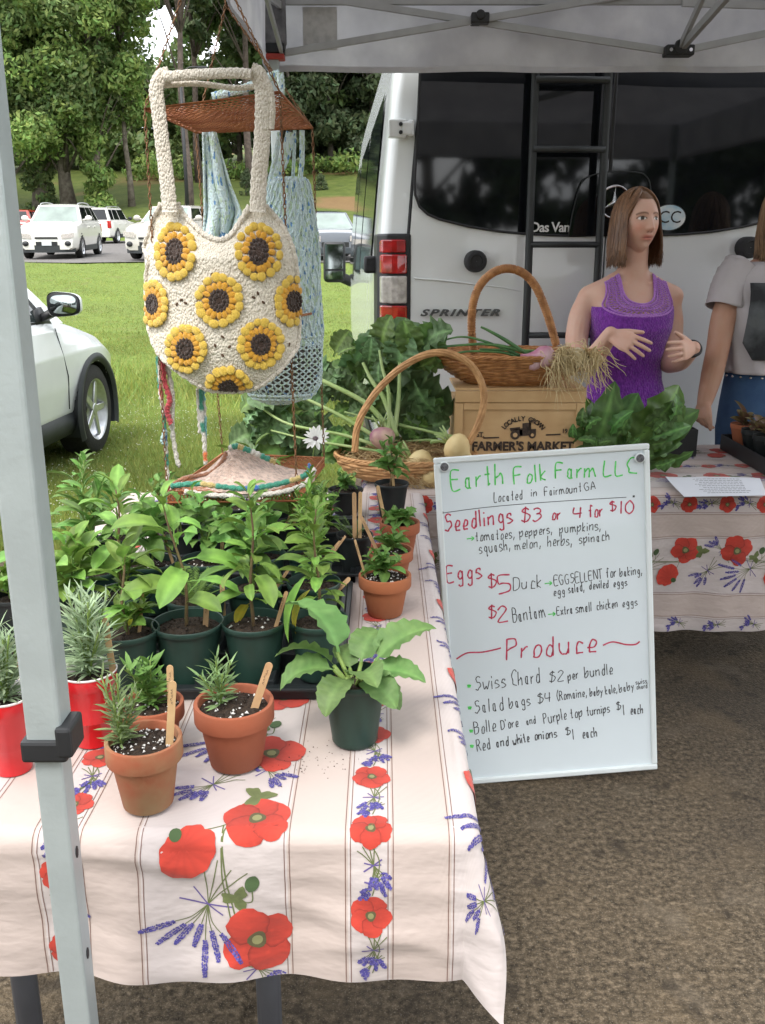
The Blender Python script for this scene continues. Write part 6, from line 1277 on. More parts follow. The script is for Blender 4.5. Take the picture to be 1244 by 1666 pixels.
mb.build('long_stitches', M['blue_yarn'], t, world=True)
_t = t
def bstrap(pts, w, dy=0): strap([(x, y) for x, y in pts], w, 'strap', GYb+dy, .006, M['blue_yarn'], t)
bstrap([(455, 215), (448, 255), (438, 300), (436, 330)], .012); bstrap([(473, 215), (463, 255), (447, 290), (436, 325)], lambda q: .022+.006*q); bstrap([(479, 212), (478, 255), (476, 295)], .008, .01); bstrap([(491, 212), (491, 260), (488, 300), (494, 335)], .012)
bstrap([(345, 158), (372, 150), (400, 143), (430, 128), (455, 120)], .018, -.1); bstrap([(455, 118), (457, 140), (456, 160)], .016, -.12)
mb = MB(); TL = [(328, 215), (352, 217), (362, 250), (374, 290), (384, 325), (395, 345), (385, 370), (365, 390)]; 
mb.add(grid(lambda u, v: (lambda y: at_y(float(np.interp(y, [215, 250, 300, 345, 380, 400], [328, 329, 330, 331, 329, 333]))*(1-u)+u*float(np.interp(y, [215, 250, 300, 345, 380, 400], [352, 361, 376, 394, 384, 372])), y, GYb+.012*math.sin(u*9+y*.02)+.01*math.sin(u*17)))(215+190*v), 26, 30)); o = mb.build('strap_panel', M['blue_yarn'], t, world=True); q_ = o.modifiers.new('s', 'SOLIDIFY'); q_.thickness = .005
# ---- speckled crochet hat on the bottom tier
M['pink_yarn'] = crochet('pink_yarn', (.60, .45, .37), (.42, .30, .24), 330, 1); M['trim_yarn'] = crochet('trim_yarn', (1, 1, 1), (.85, .85, .85), 300, .7)
HY = 2.08; t = thing('crochet_hat', 'speckled pink crochet piece with green and yellow trim lying in the bottom tier', 'crochet hat', (at_y(390, 770, HY).x, HY, at_y(390, 795, HY).z))
hx = [270, 300, 335, 355, 370, 385, 410, 440, 470, 495, 512]; hy = [790, 774, 766, 748, 732, 729, 738, 752, 762, 764, 768]; hb = [796, 799, 802, 804, 804, 804, 803, 802, 799, 792, 782]
def hatp(u, v, bk=1):
    px = 270+242*u; a, b = float(np.interp(px, hx, hy)), float(np.interp(px, hx, hb)); py = a+(b-a)*v; e = math.sin(math.pi*min(.999, u))**.6; return tuple(at_y(px, py, HY+.05-.17*v*e+(.012*math.sin(u*11+v*5)) if bk > 0 else HY+.06+.05*e*(v)))
mb = MB(); g = grid(lambda u, v: hatp(u, v), 70, 26); cc = [(lambda k: (k, k*.97, k*.95))(random.choice([1.15, 1.1, 1.2, .75, 1.05])) for _ in g[0]]; mb.add(g, col=cc); mb.add(grid(lambda u, v: hatp(u, v, -1), 30, 8)); mb.build('crochet_cloth', M['pink_yarn'], t, world=True)
def multicord(pts, r, cols, Y, nm='cord', par=None, seglen=7, tw=1):
    P = smooth_path([at_y(x, y, Y) for x, y in pts], 10); g = tube([p+Vector((.0008*math.sin(i*1.9), 0, 0)) for i, p in enumerate(P)], [r*(1+.2*math.sin(i*2.1)) for i in range(len(P))], 7); cc = []
    for i in range(len(P)): c = cols[(i//seglen) % len(cols)]; cc += [c]*7
    mb = MB(); mb.add(g, col=cc); return mb.build(nm, M['trim_yarn'], par or t, world=True)
TE, WH, YE, RE, OR, BL = (.05, .25, .17), (.62, .58, .52), (.50, .38, .15), (.45, .06, .07), (.62, .16, .05), (.05, .14, .36)
multicord([(278, 791), (320, 787), (360, 792), (400, 795), (440, 790), (480, 780), (500, 770), (505, 757)], .0065, [TE, TE, YE, TE, TE, BL], HY-.115, 'trim', seglen=6); multicord([(372, 730), (385, 726), (400, 731), (425, 742), (448, 752)], .007, [WH, TE, YE, TE], HY+.02, 'trim', seglen=6)
multicord([(300, 800), (350, 806), (400, 806), (450, 802), (495, 788), (512, 762)], .006, [WH], HY-.12, 'trim'); multicord([(272, 792), (300, 778), (340, 770), (360, 752), (368, 736)], .005, [(.30, .14, .08)], HY+.01, 'trim')
# ---- tassels of multicoloured cord
t = thing('yarn_cord', 'red, teal and white twisted yarn cords hanging at the left of the cream bag', 'yarn cords', at_y(270, 700, 1.99), 0, 'hanging yarn cords')
multicord([(257, 575), (262, 640), (268, 700), (271, 750), (273, 800)], .0042, [TE, WH, RE, WH, TE, BL, WH], 1.99, seglen=4); multicord([(263, 580), (267, 620), (276, 650), (271, 668), (278, 690)], .0062, [RE], 1.985); multicord([(270, 590), (280, 640), (280, 700), (288, 750), (292, 758)], .0052, [WH], 1.995)
multicord([(256, 580), (259, 620), (262, 650)], .005, [TE, TE, WH], 2.0); multicord([(268, 700), (264, 718), (272, 722)], .005, [(.35, .5, .5)], 1.98)
mb = MB()
for k in range(26): a = at_y(273, 800, 1.985); mb.add(tube([a, a+Vector((random.uniform(-.012, .012), random.uniform(-.01, .01), -.02)), a+Vector((random.uniform(-.018, .016), random.uniform(-.012, .012), -.05-random.uniform(0, .02)))], .0016, 4), col=random.choice([RE, WH, OR, TE]))
mb.build('tassel', M['trim_yarn'], t, world=True)
t = thing('yarn_cord', 'white, teal and orange yarn cords hanging below the middle of the cream bag', 'yarn cords', at_y(330, 700, 2.0), 0, 'hanging yarn cords')
multicord([(326, 632), (328, 680), (332, 720), (334, 756)], .0048, [TE, TE, WH, TE, WH, WH, OR, WH, TE], 2.0, seglen=4); multicord([(321, 632), (323, 670), (325, 705)], .0042, [WH], 2.0); multicord([(330, 636), (333, 680), (333, 740)], .004, [(.20, .45, .48), WH], 2.01, seglen=5)

# ================================================================ BASKETS, CRATE, PRODUCE
M['wicker'] = mat('wicker', (.50, .24, .085), .5, rgb2=(.30, .125, .04), vscale=45, coat=.15); M['wicker_light'] = mat('wicker_light', (.55, .31, .135), .6, rgb2=(.40, .21, .085), vscale=45)
def basket(name, label, c, prof_, m, stakes=30, rows=14, sq=1.0, handle=None, hr=.011, lab=None, rz=0, wr=.0036):
    """prof_: (radius, height) from the foot to the rim; c = centre of the foot"""
    t = thing(name, label, 'basket', c, rz); zs2 = [p[1] for p in prof_]; rs2 = [p[0] for p in prof_]; arc = [0]
    for a, b in zip(prof_, prof_[1:]): arc.append(arc[-1]+math.hypot(b[0]-a[0], b[1]-a[1]))
    R = lambda q: (float(np.interp(q*arc[-1], arc, rs2)), float(np.interp(q*arc[-1], arc, zs2)))
    mb = MB(); n = stakes*4; d = wr*.9
    for k in range(rows):
        r_, z = R((k+.5)/rows); P = []
        for i in range(n): a = 2*math.pi*i/n; w = d*math.sin(a*stakes/2*2/2+(k % 2)*math.pi)*(1); P.append(((r_+w)*math.cos(a), (r_+w)*math.sin(a)*sq, z+.0012*math.sin(a*7+k*2)))
        mb.add(tube(P, arc[-1]/rows*.50, 5, closed=True))
    mb.build('weave', m, t)
    mb = MB()
    for i in range(stakes): a = 2*math.pi*(i+.5)/stakes*1.0; mb.add(tube([(R(q)[0]*math.cos(a), R(q)[0]*math.sin(a)*sq, R(q)[1]) for q in (0, .25, .5, .75, 1)], wr*.8, 5))
    r0_ = prof_[0][0]; mb.add(lathe([(0.001, .002), (r0_, .003)], 30), M=Matrix.Diagonal((1, sq, 1, 1))); mb.build('stakes', m, t)
    mb = MB(); r_, z = R(1)
    for s in range(3): mb.add(tube([((r_+.004*math.cos(a*22+s*2.1))*math.cos(a), (r_+.004*math.cos(a*22+s*2.1))*math.sin(a)*sq, z+.004*math.sin(a*22+s*2.1)) for a in [2*math.pi*i/180 for i in range(180)]], wr*1.05, 5, closed=True))
    mb.build('rim', m, t)
    if handle:
        P = smooth_path([Vector(p)-Vector(c) for p in handle], 9); n = len(P); mb = MB()
        for s in range(7):
            Q = []
            for i, p in enumerate(P):
                tt = (P[min(i+1, n-1)]-P[max(0, i-1)]).normalized(); u = tt.cross(Vector((0, 1, 0))).normalized(); v = tt.cross(u); a = 2*math.pi*s/7+i*.12*(8/9); Q.append(p+u*hr*.66*math.cos(a)+v*hr*.66*math.sin(a))
            mb.add(tube(Q, hr*.42, 6))
        mb.build('handle', m, t)
        if lab:
            mb = MB()
            for i in range(2, n-2):
                for h_ in (0,) if i % 9 == 4 else (0, .6):
                    p = P[i].lerp(P[i+1], h_); tt = (P[i+1]-P[i-1]).normalized(); u = tt.cross(Vector((0, 1, 0))).normalized(); v = tt.cross(u); mb.add(tube([p+u*hr*1.08*math.cos(a)+v*hr*1.08*math.sin(a)+tt*.0008*math.sin(a) for a in [2*math.pi*k/9 for k in range(9)]], .0022, 4, closed=True))
            mb.build('handle_wrap', m, t)
    return t
# crate
CY = 3.12; cl, crr = at_y(739, 690, CY), at_y(950, 690, CY); zt_ = at_y(800, 634, CY).z
M['pine'] = mat('pine', (.60, .40, .20), .6, rgb2=(.50, .31, .14), vscale=7); wave_bump(M['pine'], 14, .12, .002, 'Z')
t = thing('wooden_crate', 'pale wooden crate printed with a tractor under the wide basket', 'crate', ((cl.x+crr.x)/2, CY, TZ+.006)); w = (crr.x-cl.x)/2; hgt = zt_-TZ-.006
mb = MB(); mb.add(box(-w+.006, w-.006, .006, .27, 0, hgt-.045)); mb.build('box', M['pine'], t, smooth=False, bev=.002)
for (a, b, c, d, nm) in ((-w, w, hgt-.044, hgt-.004, 'lid_board'), (-w, w, 0.0, .03, 'rail'), (-w, -w+.03, .031, hgt-.046, 'stile'), (w-.03, w, .031, hgt-.046, 'stile'), (-w+.031, w-.031, hgt-.07, hgt-.046, 'rail')):
    mb = MB(); mb.add(box(a, b, -.002 if nm != 'lid_board' else -.004, .0058, c, d)); mb.build(nm, M['pine'], t, smooth=False, bev=.0025)
mb = MB(); mb.add(box(-w, w, -.004, .275, hgt-.003, hgt+.006)); mb.build('lid', M['pine'], t, smooth=False, bev=.002)
for s in (-1, 1): mb = MB(); mb.add(box(min(s*w, s*(w-.0055)), max(s*w, s*(w-.0055)), .007, .272, 0, hgt-.046)); mb.build('side_board', M['pine'], t, smooth=False, bev=.0015)
mb = MB(); mb.add(ball((cl.x+.5*0-w*0-.0+(at_y(752, 648, CY).x-t.location.x)-0*cl.x, -.003, at_y(752, 652, CY).z-t.location.z), (.006, .002, .003), 10, 6)) if False else None
M['ink_print'] = mat('ink_print', (.03, .02, .015), .7, rgb2=(.07, .045, .03), vscale=120)
def cp(px, py): p = at_y(px, py, CY); return p.x-t.location.x, p.z-t.location.z
def ctext(s, px, py, size, sc=1.0, bold=0, ang=0, align='CENTER', nm='printed_word'):
    x, z = cp(px, py); return text(t, s, Matrix.Translation((x, .0042, z)) @ Matrix.Rotation(math.pi/2, 4, 'X') @ Matrix.Rotation(ang, 4, 'Z') @ Matrix.Diagonal((sc, 1, 1, 1)), size, M['ink_print'], .0012, nm, bold, align)
ctext("FARMER'S MARKET", 850, 733, .0435, .98, .0016); ctext('EST.', 770, 711, .024, .9, .0004, align='LEFT'); ctext('19', 914, 705, .022, .9, .0004, align='LEFT')
arc_ = 'LOCALLY GROWN'
for i, ch in enumerate(arc_):
    if ch == ' ': continue
    a = math.radians(128-(i+.5)*76/len(arc_)*1.02*1.0-0)+math.radians(0); a = math.radians(142-104*i/(len(arc_)-1)); ctext(ch, 851+36*math.cos(a), 718-33*math.sin(a)-0, .0235, .9, .0006, a-math.pi/2, nm='printed_letter')
mb = MB()
def pr(pts): q = [cp(*p) for p in pts]; mb.add(prism(q, .0030, .0052))
def disc(px, py, r_, y0=.0028, y1=.0054, m=None): x, z = cp(px, py); mb.add(prism([(x+r_*math.cos(k*.3927), z+r_*math.sin(k*.3927)) for k in range(16)], y0, y1))
pr([(845, 700), (872, 698), (872, 708), (845, 710)]); pr([(834, 699), (850, 697), (850, 708), (836, 710)]); pr([(850, 689), (864, 688), (864, 700), (850, 700)]); pr([(829, 697), (846, 695), (846, 699), (831, 702)]); pr([(861, 684), (863, 684), (863, 697), (861, 697)])
mb.build('printed_tractor', M['ink_print'], t, smooth=False, kind='stuff')
for q in ((838, 708, .0165), (866, 708, .0125)): mb = MB(); disc(*q); mb.build('printed_wheel', M['ink_print'], t, smooth=False)
for q in ([(786, 712), (812, 711), (812, 713), (786, 714)], [(888, 707), (912, 706), (912, 708), (888, 709)]): mb = MB(); pr(q); mb.build('printed_line', M['ink_print'], t, smooth=False)
for q in ((838, 708, .008, .0018, .0026), (866, 708, .0055, .0018, .0026)): mb = MB(); disc(*q); mb.build('printed_wheel_hub', M['pine'], t, smooth=False)
# wide basket on the crate
kc = at_y(822, 634, CY+.135); kc.z = TZ+.006+hgt+.008; HB = CY+.14
hp = [at_y(x, y, HB) for x, y in [(776, 585), (769, 560), (767, 520), (771, 487), (783, 461), (803, 443), (826, 437), (850, 444), (871, 466), (886, 500), (896, 530), (905, 562)]]
basket('wide_basket', 'wide shallow wicker basket with a tall wrapped handle on the crate', (kc.x+.02, kc.y, kc.z), [(.15, .0), (.19, .018), (.24, .05), (.285, .085), (.31, .105)], M['wicker'], 40, 17, .62, hp, .0125, True)
# basket with turnips
bc = at_z(662, 800, TZ+.008); bc = Vector((bc.x, 3.11, TZ+.008))
hp = [at_y(x, y, 3.0) for x, y in [(577, 735), (580, 700), (592, 668), (620, 628), (660, 593), (705, 574), (745, 580), (773, 603), (787, 640), (781, 682), (762, 722)]]
basket('turnip_basket', 'round wicker basket with a thick arched handle holding turnips', bc, [(.12, .0), (.17, .01), (.21, .03), (.235, .06), (.245, .085)], M['wicker_light'], 30, 12, .72, hp, .0115)
M['straw'] = mat('straw', (.60, .45, .24), .8, rgb2=(.38, .24, .10), vscale=60)
mb = MB()
for k in range(760):
    a = random.uniform(0, 6.28); r_ = .225*math.sqrt(random.random()); p = bc+Vector((r_*math.cos(a), r_*math.sin(a)*.72, .05+.04*(1-(r_/.22)**2)+random.uniform(0, .03))); d = Vector((random.uniform(-1, 1), random.uniform(-1, 1), random.uniform(-.35, .35))).normalized()*random.uniform(.03, .08)
    mb.add(tube([p-d/2, p+Vector((0, 0, .008)), p+d/2], .0013, 3, caps=False))
tag(mb.build('straw', M['straw'], None), 'loose dry straw and roots in the turnip basket', kind='stuff')
M['turnip'] = mat('turnip', (.70, .57, .30), .6, rgb2=(.60, .44, .20), vscale=14, bump=(50, .4, .003)); M['turnip_purple'] = mat('turnip_purple', (.30, .08, .18), .5, rgb2=(.55, .40, .30), vscale=14)
M['stalk'] = mat('stalk', (.36, .46, .20), .5, rgb2=(.26, .38, .12), vscale=12)
def turnip(px, py, Y, r, label, m='turnip', tail=(1, 0), sq=.9):
    p = at_y(px, py, Y); t = thing('turnip', label, 'turnip', p, 0, 'turnips in the round basket'); mb = MB(); td = Vector((tail[0], -.3, tail[1])).normalized(); q = Vector((0, 0, 1)).rotation_difference(-td).to_matrix().to_4x4()
    prf = [(.001, -1.9), (.03, -1.6), (.09, -1.3), (.24, -1.02), (.55, -.78), (.85, -.42), (1, 0), (.93, .42), (.66, .72), (.3, .86), (.12, .9)]
    g = lathe([(a*r, b*r*sq) for a, b in prf], 28); mb.add(g, M=q); mb.build('root', M[m], t)
    mb = MB()
    for k in range(7): a = k*.9; s = q @ Vector((math.cos(a)*r*.14, math.sin(a)*r*.14, r*.75)); e = q @ Vector((math.cos(a)*r*.7, math.sin(a)*r*.7, r*1.7)); mb.add(tube([s, s.lerp(e, .5)+Vector((0, 0, .004)), e], [r*.09, r*.07, r*.05], 6))
    mb.build('stalk_stub', M['stalk'], t); return t
turnip(743, 728, 2.99, .049, 'smooth round yellow turnip just left of the crate lettering', tail=(.8, -.5)); turnip(682, 757, 3.0, .055, 'large tan turnip with tangled roots in the front of the basket', tail=(.9, -.55)); turnip(700, 775, 2.98, .042, 'tan turnip half hidden behind the board corner', tail=(.6, -.8))
turnip(622, 712, 3.06, .045, 'purple topped turnip under the leaf stalks', 'turnip_purple', (.1, -1))
mb = MB()
for k in range(170):
    p = at_y(random.uniform(650, 705), random.uniform(745, 790), 2.955); d = Vector((random.uniform(.2, 1), -.1, random.uniform(-1, .2))).normalized()*random.uniform(.02, .06); mb.add(tube([p, p+d*.5+Vector((0, -.008, .004)), p+d], .0008, 3, caps=False))
tag(mb.build('root_hair', M['straw'], None), 'fine tangled roots over the front turnips', kind='stuff')
def leaf_px(par, me_L, me, a, b, Y0, Y1, roll=0, tilt=0, nm='leaf'):
    A, B = at_y(*a, Y0), at_y(*b, Y1); x = (B-A); L = x.length; x.normalize(); z = Vector((tilt, -1, .35)); z = (z-x*z.dot(x)).normalized(); y = z.cross(x)
    Mx = Matrix((x, y, z)).transposed().to_4x4() @ Matrix.Rotation(roll, 4, 'X') @ Matrix.Rotation(-.12, 4, 'Y'); Mx.translation = A-par.location
    o = bpy.data.objects.new(nm, me); C.objects.link(o); o.parent = par; o.matrix_local = Mx @ Matrix.Scale(L/me_L, 4); return o
def stalk(par, pts, Y0, Y1, r0, r1):
    n = len(pts); P = smooth_path([at_y(x, y, Y0+(Y1-Y0)*i/(n-1)) for i, (x, y) in enumerate(pts)], 6); mb = MB(); m_ = len(P); mb.add(tube(P, [r0+(r1-r0)*i/(m_-1) for i in range(m_)], 8)); mb.build('stalk', M['stalk'], par, world=True)
# big leaf bunch
t = thing('leafy_turnip_top', 'big bunch of broad dark turnip leaves with pale stalks behind the round basket', 'leafy greens', at_y(640, 720, 3.1))
kd = dict(KD['kale']); KL = [leaf_mesh('kale', M['lf_kale'], .20, w_, var=k, **kd) for k, w_ in enumerate((.15, .12, .17, .11, .14))]; KG = [leaf_mesh('kale', leafmat('leaf_kale_green', (.09, .17, .035), (.13, .21, .06), .2), .20, .13, var=k+9, **kd) for k in range(2)]
SK = [([(640, 712), (600, 660), (530, 622), (505, 612)], .011), ([(645, 710), (625, 650), (605, 620), (590, 590)], .010), ([(640, 708), (648, 650), (650, 590)], .010), ([(632, 708), (632, 640), (622, 600), (617, 570)], .008), ([(625, 720), (560, 680), (500, 650), (430, 620)], .008), ([(620, 728), (560, 708), (470, 690), (420, 660)], .007), ([(620, 735), (560, 725), (500, 715), (440, 700)], .006), ([(700, 720), (740, 712), (690, 700), (650, 690)], .006), ([(735, 722), (700, 716), (660, 718)], .007), ([(738, 714), (690, 700), (640, 690), (560, 670)], .006)]
for pts, r_ in SK: stalk(t, pts, 3.06, 3.13, r_, r_*.5)
rr = random.Random(5)
for i, (a, b, k, ro) in enumerate([((645, 600), (722, 535), 0, .3), ((650, 620), (660, 520), 2, -.4), ((620, 600), (640, 525), 1, .5), ((600, 610), (590, 540), 3, -.3), ((640, 640), (575, 560), 4, .3), ((640, 600), (720, 690), 2, .5), ((650, 620), (712, 640), 0, -.5), ((640, 660), (700, 695), 1, .2), ((600, 640), (530, 590), 3, .1),
    ((590, 650), (540, 640), 4, .6), ((600, 680), (640, 620), 1, -.7), ((500, 640), (400, 640), 0, .2), ((510, 660), (395, 700), 2, -.3), ((520, 690), (400, 735), 4, .4), ((480, 650), (430, 735), 1, .6), ((540, 670), (470, 740), 3, -.2), ((450, 640), (385, 660), 3, .5), ((560, 640), (470, 600), 0, -.3), ((560, 700), (500, 745), 4, .2),
    ((520, 640), (560, 590), 1, .8), ((600, 700), (540, 730), 2, .4), ((640, 680), (690, 720), 3, -.4), ((580, 620), (610, 680), 2, .9), ((470, 690), (520, 745), 0, .7), ((650, 690), (720, 690), 4, .1), ((610, 640), (660, 560), 4, .1), ((560, 610), (600, 560), 1, -.2), ((440, 700), (395, 742), 1, .3), ((530, 640), (480, 690), 2, .0)]):
    me = KL[k] if i % 4 else KG[i % 2]; leaf_px(t, .20*.93, me, a, b, 3.20+.05*(i % 4), 3.16+.04*(i % 5), ro, rr.uniform(-.5, .5))
    for _q in range(2): dx, dy = rr.uniform(-26, 26), rr.uniform(-22, 22); c_m = ((a[0]+b[0])/2+dx, (a[1]+b[1])/2+dy); leaf_px(t, .20*.93, KL[(k+1+_q) % 5] if rr.random() < .7 else KG[i % 2], (c_m[0]-(b[0]-a[0])*.3, c_m[1]-(b[1]-a[1])*.3), (c_m[0]+(b[0]-a[0])*.35+rr.uniform(-14, 14), c_m[1]+(b[1]-a[1])*.35+rr.uniform(-14, 14)), 3.16+.06*rr.random(), 3.12+.08*rr.random(), rr.uniform(-.9, .9), rr.uniform(-.6, .6))
# onions in the wide basket
M['onion_red'] = mat('onion_red', (.33, .05, .15), .28, rgb2=(.62, .42, .45), vscale=10, coat=.4); M['onion_white'] = mat('onion_white', (.66, .60, .45), .4, rgb2=(.52, .42, .22), vscale=14); M['roots'] = mat('roots', (.66, .55, .33), .8, rgb2=(.52, .40, .20), vscale=30); M['leek'] = mat('leek', (.045, .13, .05), .45, rgb2=(.10, .22, .07), vscale=14)
OY = CY-.02
def onion(px, py, rp, m, label, neck, roots, n):
    p = at_y(px, py, OY); t = thing('onion', label, 'onion', p, 0, 'onions in the wide basket'); r_ = rp/F_PX*(OY*_c+.1); mb = MB(); q = Matrix.Rotation(math.pi/2, 4, 'Y') @ Matrix.Rotation(.0, 4, 'X')
    mb.add(lathe([(.05*r_, 1.0*r_), (.35*r_, .93*r_), (.8*r_, .62*r_), (1.0*r_, .1*r_), (.92*r_, -.45*r_), (.5*r_, -1.0*r_), (.28*r_, -1.5*r_), (.22*r_, -2.2*r_)], 24), M=q); mb.build('bulb', M[m], t)
    for pts, ra in neck:
        P = smooth_path([at_y(x, y, OY+.02)-p for x, y in pts], 6); m_ = len(P); mb = MB(); mb.add(tube(P, [ra*(1-.55*i/(m_-1)) for i in range(m_)], 9, flat=.6)); mb.build('leaf', M['leek'], t)
    mb = MB(); s0 = Vector((r_*.95, 0, 0)); rr = random.Random(px)
    for k in range(n):
        e = at_y(*[c+rr.gauss(0, d) for c, d in zip(roots, (22, 20))], OY-.03+rr.uniform(-.05, .05))-p; m1 = s0.lerp(e, .4)+Vector((rr.uniform(-.012, .022), rr.uniform(-.03, .01), .024+rr.uniform(-.01, .025))); m2 = s0.lerp(e, .8)+Vector((rr.uniform(-.012, .012), rr.uniform(-.01, .01), .008))
        P = smooth_path([s0+Vector((0, rr.uniform(-1, 1)*r_*.3, rr.uniform(-1, 1)*r_*.3)), m1, m2, e], 3); mb.add(tube(P, [.0014, .0013, .0013, .0012, .0012, .0011, .001, .0009, .0008, .0006][:len(P)], 4, caps=False))
    mb.build('roots', M['roots'], t)
onion(886, 580, 18, 'onion_red', 'shiny red onion with long roots lying in the wide basket', [([(865, 577), (830, 566), (790, 560), (745, 562), (700, 566)], .012), ([(850, 572), (820, 552), (795, 538), (782, 532)], .013)], (935, 612), 120)
onion(938, 582, 17, 'onion_white', 'white onion hanging over the basket rim behind the roots', [([(915, 578), (880, 572), (840, 570), (780, 568)], .011)], (968, 604), 110)
onion(868, 590, 13, 'onion_red', 'smaller dull red onion deeper in the wide basket', [([(855, 588), (820, 574), (760, 572), (725, 580)], .010), ([(850, 580), (790, 556), (750, 548), (715, 556)], .009)], (920, 622), 46)
# dark chard bunch
t = thing('chard_bunch', 'bunch of dark green chard leaves lying between the crate and the woman', 'leafy greens', at_y(1010, 745, 3.2))
CH = [leaf_mesh('chard', M['lf_dark'], .22, w_*.85, var=k, **KD['chard']) for k, w_ in enumerate((.11, .13, .10, .14, .12))]; cg = leafmat('leaf_chard_light', (.10, .22, .05), (.13, .27, .06), .25, .4); CL = [leaf_mesh('chard', cg, .22, .11, var=k+7, **KD['chard']) for k in range(2)]
for i, (a, b, k, ro) in enumerate([((960, 745), (1000, 632), 0, .2), ((945, 740), (955, 650), 1, -.3), ((930, 745), (922, 680), 2, .3), ((985, 745), (1035, 645), 3, .1), ((1000, 745), (1060, 690), 1, .4), ((1010, 735), (1115, 640), 4, .3), ((1000, 745), (1128, 672), 0, -.2), ((1020, 745), (1120, 700), 2, .2), ((960, 745), (930, 715), 3, 0), ((1040, 740), (1110, 655), 0, .5),
    ((1050, 742), (1075, 670), 4, -.5), ((975, 742), (985, 690), 3, .4), ((1000, 740), (1010, 680), 4, -.4), ((1030, 738), (1125, 655), 1, 0), ((990, 748), (940, 700), 0, .5), ((1040, 745), (1120, 752), 2, 1.0), ((950, 742), (1000, 700), 1, .2), ((1060, 735), (1100, 630), 2, -.3), ((1070, 738), (1050, 690), 3, .3), ((1035, 748), (1000, 712), 4, .2), ((935, 735), (975, 660), 4, .1), ((1020, 742), (1070, 720), 3, -.2)]):
    leaf_px(t, .22*.9, CL[i % 2] if i % 4 == 1 else CH[k], a, b, 3.14+.035*(i % 4), 3.12+.05*(i % 5), ro, random.uniform(-.5, .5))
    dx, dy = random.uniform(-16, 16), random.uniform(-8, 10); leaf_px(t, .22*.9, CH[(k+2) % 5], (a[0]*.6+b[0]*.4+dx, a[1]*.6+b[1]*.4+dy), (a[0]*.1+b[0]*.9+dx*1.5, min(752, a[1]*.1+b[1]*.9+dy+14)), 3.10+.03*random.random(), 3.06+.05*random.random(), random.uniform(-.8, .8), random.uniform(-.6, .6))
# black boxes and the seedling tray at the right
bx = at_z(1108, 745, TZ+.008); t = thing('black_box', 'plain black plastic box behind the chard on the far table', 'box', (bx.x-.06, bx.y+.13, TZ+.008)); mb = MB(); mb.add(box(-.12, .12, -.10, .10, 0, .003)); 
for q in ((-.125, .125, -.105, -.10), (-.125, .125, .10, .105), (-.125, -.12, -.10, .10), (.12, .125, -.10, .10)): mb.add(box(*q, 0, .105))
mb.build('shell', M['black_plastic'], t, smooth=False, bev=.002)
ta = at_z(1172, 730, TZ+.008); tb_ = at_z(1252, 777, TZ+.008); RY = math.atan2(tb_.y-ta.y, tb_.x-ta.x); t = thing('seedling_tray', 'black tray of small purple leaved seedlings at the right picture edge', 'tray', (ta.x, ta.y, TZ+.008), RY)
mb = MB(); mb.add(box(0, .5, 0, .28, 0, .004))
for q in ((0, .5, -.004, .0), (0, .5, .28, .284), (-.004, 0, 0, .28), (.5, .504, 0, .28)): mb.add(box(*q, 0, .06))
mb.build('shell', M['tray'], t, smooth=False, bev=.002)
RM = Matrix.Rotation(RY, 3, 'Z'); PP = [leaf_mesh('oval', M['lf_purple'], .05, .03, var=k, **KD['oval']) for k in range(3)]
for i in range(4):
    for j in range(2):
        p = Vector(t.location)+RM @ Vector((.055+.115*i, .065+.13*j, .004)); red = (i == 0 and j == 0)
        q = thing('potted_plant', ('small red pot' if red else 'small black pot')+' with a purple leaved seedling, '+('nearest corner' if red else '%s column %s row' % (('first', 'second', 'third', 'fourth')[i], ('front', 'back')[j]))+' of the right tray', 'potted plant', p, 0, 'purple leaved seedlings in the right tray')
        mb = MB(); mb.add(lathe([(.030, 0), (.050, .09), (.053, .091), (.053, .108), (.049, .108), (.047, .09)], 20, capb=True)); mb.build('pot', M['terracotta'] if red else M['black_pot'], q, sharp=40); soil(q, .048, .094)
        for k in range(9): put_leaf(q, PP[k % 3], (random.uniform(-.01, .01), random.uniform(-.01, .01), .098+.003*k), k*2.4+i, .5+.06*k, random.uniform(.9, 1.4), random.uniform(-.4, .4))
        if i == 0: put_leaf(q, PP[1], (0, 0, .12), 2.6, 1.2, 1.9, .4)
# papers on the far table
M['paper'] = mat('paper', (.62, .64, .68), .7, var=.04, vscale=5)
t = thing('paper_sheet', 'white printed paper sheet lying on the far tablecloth', 'paper', at_z(1150, 795, TZ+.012)); P4 = [at_z(1082, 779, TZ+.016), at_z(1236, 778, TZ+.016), at_z(1248, 806, TZ+.014), at_z(1113, 808, TZ+.014)]
mb = MB(); g = grid(lambda u, v: tuple(P4[0].lerp(P4[1], u).lerp(P4[3].lerp(P4[2], u), v)+Vector((0, 0, .006*math.sin(u*3.1)*(1-v)+.008*(1-u)**6*(1-v)**2))), 20, 8); mb.add(g); mb.add(([tuple(Vector(p)-Vector((0, 0, .0006))) for p in g[0]], g[1])); mb.build('sheet', M['paper'], t, world=True)
mb = MB()
for r_ in range(9):
    v = .12+.09*r_; u = .25+.03*(r_ % 3)
    while u < .78: l = random.uniform(.015, .05); a, b = [P4[0].lerp(P4[1], q).lerp(P4[3].lerp(P4[2], q), v)+Vector((0, 0, .006*math.sin(q*3.1)*(1-v)+.0008)) for q in (u, u+l)]; mb.add(beam(a, b, .0028, .0003)); u += l+.012
mb.build('print', M['ink_black'], t, world=True, smooth=False)
